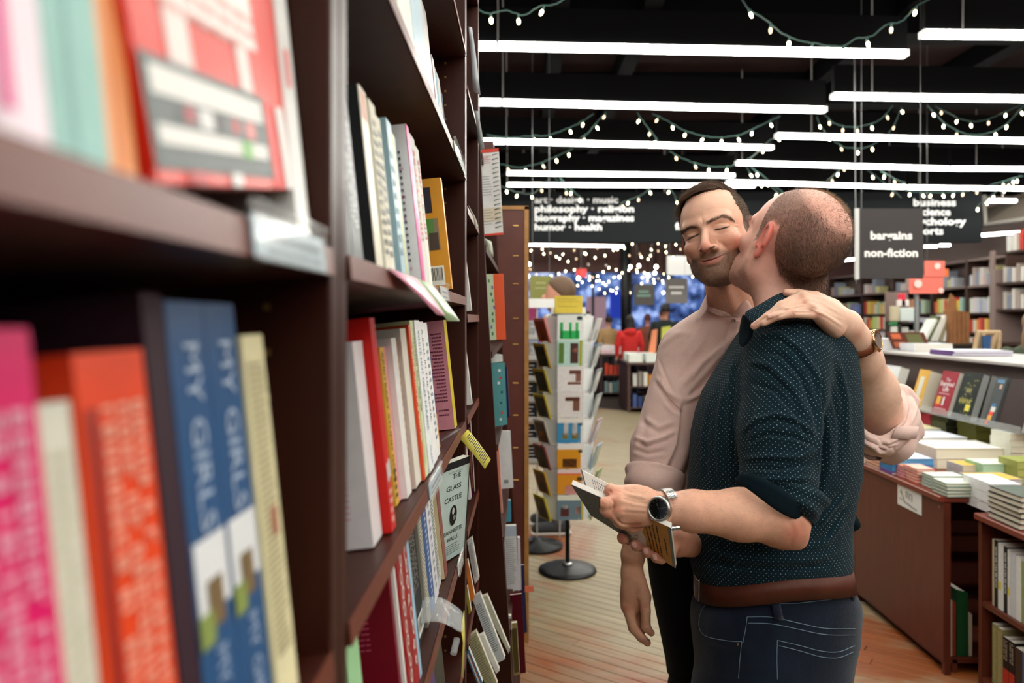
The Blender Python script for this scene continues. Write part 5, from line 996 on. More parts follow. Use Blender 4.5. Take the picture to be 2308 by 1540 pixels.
for i in range(5):
    y0, y1 = posts[i], posts[i+1]; e = empty('wall_bookcase', (XW, y0, 0), f'{["nearest","second","third","fourth","farthest"][i]} bay of the brown wall bookcase at far right', 'bookcase', 'wall bookcases at far right', world=True)
    for y_ in (y0, y1-.03): MB().b2((XW, y_, 0), (XW+.3, y_+.03, 2.33)).build('side_panel', WN if i > 1 else WM if 0 else WN, e)
    for z in (2.33, 1.96, 1.58, 1.31, 1.05, .78, .5, .2): MB().b2((XW, y0+.03, z-.03), (XW+.29, y1-.03, z)).build('shelf', WM if z > 1.9 else WN, e)
    MB().b2((XW+.29, y0, 0), (XW+.3, y1, 2.33)).build('back_panel', WM if 0 else M('case_back', '2c1c16', rough=.8), e); MB().b2((XW+.285, y0+.03, 1.96), (XW+.29, y1-.03, 2.30)).build('back_board', WM, e)
    for r_, z in enumerate(ZS):
        n = 11 if i < 2 else 8; n = n-4 if r_ == 0 else n; span = (y1-y0-.1); y_ = y1-.05
        for k in range(n):
            th = span/(n+(3 if r_ == 0 else .6))*rng.uniform(.75, 1.15); h = rng.uniform(.17, .23) if r_ else rng.uniform(.10, .26); y_ -= th
            if y_ < y0+.04: break
            cc = PAL[(r_+i*2) % 5][(k*5+i*3+r_) % 12] if r_ else ['c8ccd4', 'b0a098', '8a90a0', 'd0c8c4', 'c8a8a0', '9098a8', 'd0c890'][(k+i) % 7]
            farbook((XW+.10, y_+th/2, z+h/2), (.16, th*.94, h), (0, 0, 0), cc, f'{cname(cc)} book, {ORD[k]} from left, {["header","upper","second","third","fourth"][r_]} row, {["nearest","second","third","fourth","farthest"][i]} wall bay', 'books in the wall bookcases', i > 0)
e = empty('wall_bookcase', (6.1, 8.3, 0), 'dark projecting bookcase at the right edge with books on its top', 'bookcase', 'wall bookcases at far right', world=True)
MB().b2((5.95, 9.55, 0), (6.55, 9.60, 2.12)).build('side_panel', WM, e); MB().b2((5.95, 8.2, 0), (6.0, 9.55, .9)).build('front_panel', WN, e)
for z in (2.33, 1.95, 1.62, 1.2, .9): MB().b2((5.97, 8.2, z-.03), (6.5, 9.55, z)).build('shelf', WN, e)
MB().b2((6.5, 8.2, 0), (6.52, 9.6, 2.33)).build('back_panel', WN, e); MB().b2((5.95, 9.60, 0), (5.99, 9.66, 2.36)).build('corner_post', WM, e)
for i, (y_, c, h) in enumerate(((9.45, 'd8d8d4', .2), (9.33, 'e0dcd4', .24), (9.2, 'c84034', .26), (9.08, '2a4a30', .25), (8.96, 'dcdcd8', .2), (8.84, '3a2a40', .2))): farbook((6.15, y_, 2.33+h/2), (.18, .07, h), (0, 0, 0), c, f'{cname(c)} book, {ORD[i]} from the left on top of the projecting bookcase', 'books in the wall bookcases')
for z, nm in ((1.95, 'upper'), (1.62, 'lower')):
    for i in range(9): c = ['c8c0b8', '8890a0', 'd8d0c8', 'a89890', 'e0dcd4', 'b8a898', 'dcd4c4', '90706a', 'd0ccc0'][i]; h = rng.uniform(.16, .25); farbook((6.12, 9.48-i*.085, z+h/2), (.18, .06, h), (rng.uniform(-.1, .1), 0, 0), c, f'{cname(c)} book, {ORD[i]} from left, {nm} shelf of the projecting bookcase', 'books in the wall bookcases', True)
# free standing displays in front of them
DS = M('display_dark', '2e2019', rough=.6); KR = M('kraft_paper', '8a5c38', rough=.85, noise=.12, nscale=12); KP = M('pale_wood', 'b89c78', rough=.6, noise=.1, nscale=20)
def at(x, y, Y): return W(x, y, Y)
e = empty('display_stand', (4.4, 7.6, 0), 'dark low display stand carrying leaning pale books and brown paper parcels', 'display stand', None, world=True); a = at(2078, 774, 7.6); c = at(2172, 774, 7.6)
MB().b2((a[0], 7.5, a[2]-.03), (c[0]+.3, 7.95, a[2])).build('top_board', DS, e); MB().b2((a[0], 7.5, 0), (a[0]+.03, 7.95, a[2]-.03)).build('side_panel', DS, e); MB().b2((c[0]+.27, 7.5, 0), (c[0]+.3, 7.95, a[2]-.03)).build('side_panel', DS, e); MB().b2((a[0], 7.92, 0), (c[0]+.3, 7.95, a[2]-.03)).build('back_panel', DS, e)
for z in (a[2]-.28, a[2]-.6): MB().b2((a[0]+.03, 7.5, z-.02), (c[0]+.27, 7.92, z)).build('shelf', DS, e)
zt_ = a[2]
for i, (x, c_, an) in enumerate(((2084, 'dcdcd4', .5), (2092, '50583a', .45), (2101, 'd8d8cc', .42), (2110, 'd4d0c8', .38), (2119, '8a8468', .35), (2128, 'e0dcd8', .32), (2137, 'c8a8b4', .28))):
    p_ = at(x, 774, 7.6); h = .28 if i % 2 else .25; farbook((p_[0]+h/2*math.sin(an), 7.68, zt_+.02+h/2*math.cos(an)), (.03, .16, h), (0, an, 0), c_, f'{cname(c_)} book, {ORD[i]} of the leaning row on the low display stand', 'leaning books on the low display stand')
for i in range(9): c_ = ['c898a8', 'a8a0c8', 'd0c8c0', '8ab0a0', 'c8d8a0', '98c8c8', '60a898', 'd8b0a8', 'b0c8d8'][i]; p_ = at(2113+i*5.4, 795, 7.6); farbook((p_[0], 7.66, zt_-.28+.075), (.021, .14, .15), (0, 0, 0), c_, f'{cname(c_)} small book, {ORD[i]} from left, lower shelf of the low display stand', 'leaning books on the low display stand')
e = empty('paper_parcel', at(2160, 774, 7.3), 'upright brown kraft paper parcel with corrugated sides on the display stand', 'parcel', None, world=True); a = at(2139, 773, 7.55); c = at(2182, 701, 7.55); mb = MB()
for i in range(9): x0 = a[0]+(c[0]-a[0])*i/9; mb.b2((x0, 7.52-(i % 2)*.012, zt_), (x0+(c[0]-a[0])/9*.96, 7.66, c[2]-(.01 if i % 3 else 0)))
mb.build('parcel_body', KR, e); a2 = at(2141, 700, 7.55); c2 = at(2165, 662, 7.55); MB().add([(a2[0], 7.6, c[2]), (c2[0], 7.6, c[2]), (c2[0]-.02, 7.62, c2[2]-.03), (a2[0]+.05, 7.62, c2[2]), (a2[0], 7.64, c[2]), (c2[0], 7.64, c[2]), (c2[0]-.02, 7.64, c2[2]-.03), (a2[0]+.05, 7.64, c2[2])], [(0, 1, 2, 3), (7, 6, 5, 4), (0, 4, 5, 1), (1, 5, 6, 2), (2, 6, 7, 3), (3, 7, 4, 0)]).build('paper_flap', KR, e)
e = empty('book_easel', (4.5, 6.0, 0), 'pale wooden easel legs holding a blue book near the right edge', 'easel', None, world=True); mb = MB()
for (x0, y0, x1, y1) in ((2206, 748, 2192, 816), (2216, 748, 2212, 816), (2246, 748, 2226, 816), (2252, 750, 2248, 816)): mb.tube([at(x0, y0, 6.2), at(x1, y1, 6.2), [at(x1, y1, 6.2)[0], 6.2, 1.0]], .022, 8)
mb.tube([at(2200, 750, 6.2), at(2254, 750, 6.2)], .02, 8); mb.build('frame', KP, e); p_ = at(2192, 816, 6.2); MB().b2((p_[0]-.05, 6.05, .0), (p_[0]+.45, 6.4, 1.02)).build('pedestal', DS, e)
b = qbook(Q([(2216, 757), (2234, 757), (2232, 788), (2216, 788)], 6.15), .02, '3a5c88', 'blue book resting in the pale wooden easel', None)
e = empty('sign_post', (5.1, 6.9, 0), 'grey metal post of the coral poster stand', 'post', None, world=True); p_ = at(2077, 700, 6.62); MB().tube([(p_[0], 6.7, .0), (p_[0], 6.7, 1.9)], .022, 12).build('pole', M('grey_metal', '8a8c8c', rough=.4, metal=.6), e); MB().tube([(p_[0], 6.7, 0), (p_[0], 6.7, .02)], .2, 20).build('base', M('grey_metal', ''), e)
# pale box stacks left of the post
e = empty('display_stand', (5.4, 8.6, 0), 'narrow dark stand with white boxes and a green toy, left of the grey post', 'display stand', None, world=True); a = at(2018, 726, 8.6); c = at(2070, 726, 8.6)
for z in (a[2], a[2]-.27, a[2]-.55): MB().b2((a[0], 8.5, z-.02), (c[0], 8.85, z)).build('shelf', DS, e)
MB().b2((a[0], 8.83, 0), (c[0], 8.85, a[2]+.35)).build('back_panel', M('stand_mauve', '7a6660', rough=.7), e)
for x_ in (a[0], c[0]-.02): MB().b2((x_, 8.5, 0), (x_+.02, 8.85, a[2])).build('side_panel', DS, e)
for i, (x0, x1, y0, y1, c_, nm) in enumerate(((2030, 2068, 694, 724, 'cdd8d4', 'pale box with a teal foot'), (2030, 2050, 676, 690, 'e6dcd8', 'small white box, higher up'), (2032, 2042, 662, 690, 'd83048', 'narrow red card'), (2014, 2028, 690, 724, 'c0b498', 'beige leaning folder'), (2016, 2026, 736, 774, 'dcdcd4', 'white bottle-shaped toy'), (2030, 2048, 738, 776, 'd8dcd4', 'white house-shaped card'), (2050, 2062, 745, 776, 'c8c0b8', 'grey small card'), (2012, 2026, 726, 734, '2a7a48', 'green low box'))):
    a_ = at(x0, y1, 8.55); b_ = at(x1, y0, 8.55); o = MB().bev(((a_[0]+b_[0])/2, 8.6, (a_[2]+b_[2])/2), (b_[0]-a_[0], .10, b_[2]-a_[2]), .006).build('box', CVM, None, col=c_); tag(o, nm+' on the narrow dark stand', 'box', 'boxes on the narrow dark stand')
# ================================================================ TABLES IN THE MIDDLE DISTANCE
for (x0, x1, Y0, Y1, h, lab, wood) in ((1.62, 3.4, 12.0, 13.2, .80, 'dark book table with white piles, right behind the red jacket', '3c2620'), (1.42, 2.4, 14.4, 15.6, .82, 'smaller book table farther back with pink and white piles', '3c2620')):
    e = empty('book_table', (x0, Y0, 0), lab, 'table', 'book tables in the middle distance', world=True)
    MB().b2((x0, Y0, h-.04), (x1, Y1, h)).build('top_board', M('table_brown', '4a3028', rough=.5), e)
    for xx in (x0+.02, (x0+x1)/2, x1-.06): MB().b2((xx, Y0+.02, 0), (xx+.04, Y1-.02, h-.04)).build('side_panel', M('table_brown', ''), e)
    for z in (.08, .42): MB().b2((x0+.06, Y0+.03, z-.02), (x1-.06, Y1-.03, z)).build('shelf', M('table_brown', ''), e)
    cols = ['e4e8e0', 'dce4dc', 'e8e4e0', 'e0d8d4', 'e8dcdc', 'd8e0d4'] if x0 > 1.5 else ['e8c8cc', 'e8e0e0', 'e4d4dc', 'e0a8b0', 'e8e4e4', 'd8b8c4']
    nx_ = 6 if x0 > 1.5 else 4
    for i in range(nx_):
        for j in range(2):
            hh = rng.uniform(.06, .15); farbook((x0+.15+i*(x1-x0-.2)/nx_, Y0+.18+j*.45, h+hh/2), (.22, .28, hh), (0, 0, rng.uniform(-.1, .1)), cols[(i+j) % 6], f'{cname(cols[(i+j)%6])} pile, {ORD[i]} from the left in the {["front","rear"][j]} row on the {["larger","smaller"][x0<1.5]} {"window" if x0<1 else "middle distance"} table', 'piles on the middle distance tables', True)
    for z, row in ((.42, ['c8c4bc', '8a8078', 'd8d4c8', 'd88a28', 'e0a030', 'b84030', '4a6090', '2a2a30']), (.08, ['3c5088', '2c3c6c', '5a5048', 'a09880', '40507c', '2a2a38', '806858', '303850'])):
        if x0 < 1.5: row = ['d8482c', 'e05030', 'd0402c', 'c84838'] if z > .3 else ['8aa0a0', 'c8c8c0', '5a8a90', 'a0a8a4']
        for i, c_ in enumerate(row): hh = rng.uniform(.17, .23); farbook((x0+.14+i*.085, Y0+.13, z+hh/2), (.06, .15, hh), (0, 0, 0), c_, f'{cname(c_)} book, {ORD[i]} from the left on the {["lower","upper"][z>.3]} shelf of the {["larger","smaller"][x0<1.5]} {"window" if x0<1 else "middle distance"} table', 'books on shelves of the middle tables', True)
# leaning cards on the large table
b = qbook(Q([(1492, 738), (1512, 735), (1512, 790), (1490, 790)], 12.3), .04, 'c8cc58', 'yellow green poster book standing behind the pink shirt', None); b = qbook(Q([(1470, 745), (1482, 742), (1478, 795), (1462, 795)], 12.2), .04, 'e89068', 'salmon board leaning beside the yellow green one', None)
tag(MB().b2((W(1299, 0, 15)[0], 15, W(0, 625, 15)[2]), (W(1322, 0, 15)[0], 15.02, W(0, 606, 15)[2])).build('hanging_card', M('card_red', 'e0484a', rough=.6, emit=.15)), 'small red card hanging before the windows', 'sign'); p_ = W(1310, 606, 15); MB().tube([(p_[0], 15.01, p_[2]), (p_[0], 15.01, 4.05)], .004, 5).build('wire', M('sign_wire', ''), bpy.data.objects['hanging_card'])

V, Q_, C_ = [], [], []
for loc, dims, rot, col in FAR:
    mb = MB().box((0, 0, 0), dims); P_ = np.array(mb.V)@Rz(rot[2]).T+np.array(loc, float); n = len(V)*8; V.append(P_); Q_.append(np.array(mb.F)+n); C_.append(np.tile(S(col)[:3], (8, 1)))
o = nmesh('far_books', np.concatenate(V), np.concatenate(Q_), M('far_books', attr='Col', rough=.6), None, np.concatenate(C_)); o.data.polygons.foreach_set('use_smooth', [False]*len(o.data.polygons))
tag(o, 'mass of far books on the wall bookcases and the middle distance tables', 'books', kind='stuff')
# ================================================================ PEOPLE IN THE BACKGROUND
def bgperson(X, Y, top, yaw, skin, hair, coat, legs, label, long_hair=False, shoe='2a2a2c', arm=0.0, hs=1.0, hood=False):
    e = empty('person', (X, Y, 0), label, 'person', 'shoppers in the background', (0, 0, yaw)); k = top/1.75; v = lambda *a: np.array(a)*k
    def g(f, lo, hi, h, name, col, rough=.8):
        V, Q_ = iso(f, np.array(lo)*k, np.array(hi)*k, h*k); return nmesh(name, V, Q_, M('bg_'+name+col, col, rough=rough), e)
    hd = lambda P: smin(smin(el(P, v(0, -.01, 1.635), v(.074, .094, .108)), el(P, v(0, .025, 1.57), v(.056, .062, .075)), .03*k), el(P, v(0, .098, 1.60), v(.012, .018, .022)), .012*k)
    body = lambda P: smin(smin(hd(P), rc(P, v(0, -.02, 1.38), v(0, 0, 1.54), .058*k, .052*k), .02), smin(rc(P, v(-.25, .02+arm, .98), v(-.25, .04+arm*1.3, .86), .035*k, .03*k), rc(P, v(.25, .02+arm, .98), v(.25, .04+arm*1.3, .86), .035*k, .03*k), .005), .005)
    o = g(body, (-.3, -.16, .78), (.3, .25+arm*1.5, 1.78), .010, 'body', skin, .5)
    def hr(P):
        d = el(P, v(0, -.022, 1.652), v(.083, .103, .103)); d = smax(d, (P[:, 1]-.045*k)*.9-(P[:, 2]-1.66*k)*.55, .012); d = d if long_hair else smax(d, (1.60*k-P[:, 2])+np.maximum(P[:, 1]+.03*k, 0)*.9-.0*k, .01)
        if long_hair: d = smin(d, el(P, v(0, -.07, 1.50), v(.10, .06, .17)), .03)
        return d
    g(hr, (-.14, -.2, 1.25), (.14, .14, 1.78), .009, 'hair', hair, .6)
    jk = lambda P: smin(smin(prof(P, [(z*k, 0, 0, a*k, b*k) for z, a, b in ((.80, .18, .12), (.95, .175, .12), (1.15, .17, .12), (1.32, .20, .12), (1.42, .15, .09), (1.46, .08, .07))], 2.2), smin(rc(P, v(-.19, 0, 1.38), v(-.245, .0, 1.16), .062*k, .055*k), rc(P, v(-.245, 0, 1.16), v(-.25, .02+arm, .96), .055*k, .045*k), .02), .03), smin(rc(P, v(.19, 0, 1.38), v(.245, .0, 1.16), .062*k, .055*k), rc(P, v(.245, 0, 1.16), v(.25, .02+arm, .96), .055*k, .045*k), .02), .03)
    jk2 = (lambda P: smin(jk(P), el(P, v(0, -.09, 1.42), v(.12, .07, .08)), .03)) if hood else jk
    g(jk2, (-.34, -.2, .78), (.34, .2+arm*1.2, 1.52), .012, 'jacket', coat)
    lg_ = lambda P: np.maximum(smin(prof(P, [(.76*k, 0, 0, .165*k, .11*k), (.92*k, 0, 0, .165*k, .115*k)], 2.2), smin(smin(rc(P, v(-.09, 0, .82), v(-.10, .01, .45), .085*k, .06*k), rc(P, v(-.10, .01, .45), v(-.11, 0, .09), .06*k, .05*k), .02), smin(rc(P, v(.09, 0, .82), v(.10, .01, .45), .085*k, .06*k), rc(P, v(.10, .01, .45), v(.11, 0, .09), .06*k, .05*k), .02), .01), .03), .03-P[:, 2])
    g(lg_, (-.26, -.18, .0), (.26, .18, .98), .014, 'trousers', legs)
    for sx in (-1, 1):
        f = lambda P: np.maximum(smin(rc(P, v(sx*.11, -.03, .05), v(sx*.125, .15, .042), .045*k, .038*k), rc(P, v(sx*.11, -.01, .05), v(sx*.11, -.01, .10), .045*k, .045*k), .02), .008-P[:, 2])
        o = g(f, (sx*.11-.1, -.14, 0), (sx*.11+.1, .24, .2), .008, 'shoe', shoe); MB().bev(v(sx*.118, .055, .011), tuple(v(.088, .27, .02)), .006).build('shoe_sole', M('sole_pale', 'c8c0b4', rough=.7), o)
    return e
p1 = bgperson(.235, 5.36, 1.80, math.radians(92), 'c88c74', '5c4430', '2c3442', '6a6e74', 'man with short brown hair seen in profile behind the card spinner, grey trousers', shoe='3a3c3e')
bgperson(1.86, 13.4, 1.56, 0.1, 'd0a088', '1c1414', 'd02a28', '22242c', 'woman with long dark hair in a bright red jacket, seen from behind', True, hood=True); bgperson(2.55, 13.7, 1.77, -.3, 'b07c68', '1a1614', '16201e', '20222a', 'person in a black coat browsing, back turned, beneath the grey sign', arm=.1)
bgperson(1.78, 16.1, 1.55, .4, 'c89478', '2a1c18', 'b08c60', '2a2c34', 'person in a tan coat left of the red jacket'); bgperson(2.65, 16.3, 1.60, -.2, 'c8887c', '5a2c28', '7a4430', '2a2430', 'small distant shopper in brown, right of the red jacket'); bgperson(3.1, 17.0, 1.70, .5, 'd09a88', '30201c', 'e0d8d8', '303038', 'distant shopper in white beneath the far sign')
bgperson(3.84, 5.7, 1.56, math.radians(-20), 'd09080', '8a6a48', '3a4430', '2c2c30', 'person with long light brown hair in green at the right edge, head bent', True, arm=.12); bgperson(1.36, 16.5, 1.66, .2, 'c08878', '3a2a20', '304a44', '2a2c34', 'distant shopper in dark green by the column')
# ================================================================ STRING LIGHTS
GC = M('cord_green', '2e4a44', rough=.5); BG = M('bulb_glow', 'ffeabc', emit=13); BG2 = M('bulb_dim', 'ffdcb0', emit=2.2); PB = M('pendant_glow', 'fff0d4', emit=26); SKT = M('socket_green', '3a5c54', rough=.5)
_b = {}
def bulbmesh(mat):
    if mat.name not in _b:
        me = bpy.data.meshes.new('bulb'); mb = MB().lathe([(0, -.030), (.005, -.028), (.0085, -.018), (.0085, -.006), (.004, 0), (0, 0)], 8); me.from_pydata(mb.V, [], mb.F); me.materials.append(mat); me.polygons.foreach_set('use_smooth', [True]*len(me.polygons)); _b[mat.name] = me
    return _b[mat.name]
def garland(L, Y, label, step=38, jit=3, thick=.0042, sc_=1.0, dim=.3, wob=True, group='strings of small lights under the ceiling'):
    L = np.array(spl(L, 6)); Y = np.interp(np.linspace(0, 1, len(L)), np.linspace(0, 1, 2), Y) if hasattr(Y, '__len__') else np.full(len(L), Y)
    pts = [W(p[0], p[1]+(rng.uniform(-1.2, 1.2) if wob else 0), y) for p, y in zip(L, Y)]; e = empty('string_light', pts[0], label, 'string light', group, world=True)
    mb = MB().tube(pts, thick, 5); mb2 = MB(); d = np.r_[0, np.linalg.norm(np.diff(L, axis=0), axis=1).cumsum()]; s_ = step*.4; bulbs = []
    while s_ < d[-1]:
        x = np.interp(s_, d, L[:, 0]); y = np.interp(s_, d, L[:, 1]); Yc = np.interp(s_, d, Y); p = W(x, y, Yc); a = rng.uniform(-.5, .5); q = p+np.array([math.sin(a)*.022, 0, -.022])*sc_; mb2.tube([p, q], [.0045*sc_, .0075*sc_], 6); bulbs.append((q, a)); s_ += step*rng.uniform(.8, 1.2)
    q = pts[-1]; MB().tube([q, np.array([q[0], q[1], 4.05])], .0006, 4).build('hang_wire', HS, e)
    mb.build('cord', GC, e, True)
    if mb2.V: mb2.build('sockets', SKT, e, True)['kind'] = 'stuff'
    for q, a in bulbs:
        o = bpy.data.objects.new('bulb', bulbmesh(BG2 if rng.uniform() < dim else BG)); COL.objects.link(o); o.location = q; o.scale = [sc_]*3; o.rotation_euler = (0, -a, 0); att(o, e)
    return e
G_ = [([(1028, 12), (1060, 12), (1098, 30), (1140, 24), (1182, 34), (1215, 15), (1250, 10), (1275, -4)], 3.7, 'string of lights at the very top, left of the tubes', 60),
 ([(1672, -2), (1690, 22), (1728, 45), (1758, 72), (1800, 92), (1832, 97), (1893, 105), (1930, 87), (1964, 82), (2000, 55), (2033, 48), (2060, 18), (2095, -3)], 3.9, 'large swag of lights at the top above the couple', 64),
 ([(1097, 303), (1140, 310), (1200, 306), (1235, 305), (1285, 287), (1310, 275), (1338, 256)], 6.1, 'left swag of lights below the second tube', 42), ([(1308, 312), (1325, 300), (1340, 282), (1352, 268), (1366, 254)], 6.1, 'short strand of lights falling between the second and third tubes', 30),
 ([(1436, 254), (1450, 275), (1470, 300), (1482, 316)], 6.1, 'short strand of lights left of centre, second tube', 30), ([(1470, 256), (1500, 270), (1545, 295), (1590, 307), (1620, 310), (1665, 305), (1700, 290), (1745, 268), (1758, 262)], 6.1, 'middle swag of lights below the second tube', 40),
 ([(1786, 264), (1770, 290), (1745, 310), (1728, 322), (1700, 350), (1678, 364)], 7, 'strand of lights climbing to the end of the second tube', 44), ([(1127, 370), (1170, 377), (1215, 368), (1260, 350), (1292, 335)], 7.3, 'left swag of lights below the third tube', 38), ([(1508, 340), (1550, 362), (1600, 375), (1640, 375), (1662, 368)], 7.3, 'swag of lights above the taller man, below the third tube', 40),
 ([(1858, 258), (1885, 280), (1930, 286), (1980, 272), (2012, 238)], 6, 'right upper swag of lights, its short loop', 36), ([(1841, 262), (1852, 288), (1890, 325), (1930, 335), (1970, 325), (2010, 290), (2032, 240)], 6.3, 'right upper swag of lights, its deep loop', 38), ([(2090, 238), (2140, 285), (2200, 305), (2260, 285), (2310, 235)], 6, 'far right swag of lights, its deep loop', 40), ([(2108, 238), (2170, 270), (2215, 272), (2270, 250), (2302, 236)], 6.3, 'far right swag of lights, its shallow loop', 36),
 ([(1680, 374), (1700, 400), (1735, 420), (1762, 441)], 7.6, 'strand of lights dropping left of the shorter head', 40), ([(1692, 376), (1730, 405), (1766, 436)], 7.9, 'second strand dropping left of the shorter head', 40), ([(1906, 368), (1880, 395), (1860, 412)], 7.7, 'short strand above the shorter man head', 18), ([(1955, 384), (1990, 410), (2032, 446)], 7.7, 'strand of lights dropping to the word business', 30), ([(1985, 386), (2020, 405), (2042, 413)], 8, 'short strand of lights at right, under the fourth tube', 24), ([(2300, 395), (2262, 420), (2215, 455), (2200, 470)], 7.8, 'strand of lights falling to the duct at right', 22),
 ([(2040, 430), (2100, 434), (2180, 430), (2250, 412), (2306, 396)], 8.2, 'row of lights hanging under the farthest right tube', 26), ([(1128, 418), (1160, 432), (1200, 436), (1230, 412), (1238, 402)], 8.2, 'low swag of lights over the left end of the sign band', 34), ([(1262, 402), (1290, 430), (1310, 446)], 8.4, 'strand of lights dropping across the word design', 30), ([(1250, 402), (1276, 428), (1290, 440)], 8.6, 'parallel strand dropping across the sign band', 30), ([(1470, 420), (1450, 438), (1420, 450), (1400, 458)], 8.4, 'strand of lights crossing the sign band near its middle', 24), ([(1505, 418), (1520, 440), (1524, 452)], 8.4, 'short strand beside the taller man hair', 24)]
for L, Y, lb, st in G_: garland(L, Y, lb, st, sc_=1.0 if Y < 6.5 else 1.15)
for i, (x0, x1, y0, sag, Y) in enumerate(((1190, 1420, 556, 22, 12.5), (1190, 1560, 548, 34, 13.5), (1420, 1560, 540, 40, 13), (1190, 1400, 600, 20, 15.5), (1300, 1560, 600, 36, 16), (1200, 1500, 625, 30, 17), (1330, 1480, 640, 18, 18), (1430, 1640, 598, 22, 17.5))):
    xs = np.linspace(x0, x1, 9); garland([(x, y0+sag*math.sin((x-x0)/(x1-x0)*3.14*2.2)**2+rng.uniform(-5, 5)) for x in xs], Y, f'{ORD[i]} far garland of lights hanging before the night windows, from the left and front', 17 if i > 2 else 24, thick=.003, sc_=1.1 if i < 3 else 1.3, dim=.35 if i < 4 else .1, wob=False, group='far garlands before the windows')
for i, (x, y, r, Y, s_) in enumerate(((1193, 596, 8, 13, 1), (1190, 623, 8, 14, 1), (1304, 628, 9, 14, 1), (1421, 602, 8, 13, 1), (1440, 600, 8, 13, 1), (1479, 602, 9, 13, 1), (1460, 621, 9, 14, 1), (1476, 616, 8, 14, 1), (1396, 625, 6, 15, 1), (1495, 660, 6, 15, 1), (1326, 597, 7, 12, 0), (1366, 599, 6, 13, 0))):
    p = W(x, y, Y); e = empty('pendant_lamp', p, f'{ORD[i]} round pendant lamp from the left before the night windows' if s_ else f'dim clear pendant lamp {"left" if i==10 else "right"} of the red card', 'pendant lamp', 'pendant lamps before the windows', world=True); rr = r*Y/F*.42
    MB().lathe([(0.0001, -rr), (rr*.7, -rr*.7), (rr, 0), (rr*.7, rr*.7), (.015, rr*1.1)], 16, p).build('globe', PB if s_ else M('globe_dim', 'd8ccc8', rough=.3, emit=.25), e, True); MB().tube([p+np.array([0, 0, rr]), np.array([p[0], p[1], 4.05])], .006, 6).build('cord', GC if 0 else HS, e)  # dim globes carry a faint glow of their own
# ---------------------------------------------------------------- heads of the two men
def local(V, C, R, s): return ((V-C)@R)/s
def make_head(name, C, R, s, paint, parent, smile, wide, extra=None, h=.0017, neck=None):
    C = np.array(C, float)
    def f(P):
        L = ((P-C.astype(np.float32))@R.astype(np.float32))/np.float32(s); d = head_sdf(L, smile, wide)*s
        if neck is not None: d = neck(P, d)
        return d
    lo, hi = C-.155, C+.155; lo[2] = C[2]-.24
    V, Q = iso(f, lo, hi, h); L = local(V, C, R, s)
    return f, V, Q, L
# --- man in the pink shirt
RA = eulm(2.3, 12.4, 149.7); CA = np.array((.445, 1.745, 1.687)); SA = 1.0
nA0 = W(1640, 600, 1.80); nA1 = W(1660, 715, 1.84)
def neckA(P, d):
    d = smin(d, rc(P, nA0, nA1, .060, .064), .022); d = smin(d, rc(P, W(1628, 640, 1.755), W(1655, 706, 1.775), .010, .012), .02)
    d = smax(d, -rc(P, W(1640, 703, 1.755), W(1647, 712, 1.76), .006, .006), .012)
    return d
fHA, VA, QA, LA = make_head('A', CA, RA, SA, None, None, 1.0, 1.0, neck=neckA, h=.00135)
NA = vnorm(VA, QA)
def zline(y, T): return np.interp(y, [t[0] for t in T], [t[1] for t in T])
TA = [(-.13, -.07), (-.06, -.055), (-.034, -.02), (-.028, .02), (.0, .022), (.004, -.02), (.018, -.016), (.026, .015), (.034, .045), (.05, .066), (.064, .079), (.08, .090), (.1, .1)]
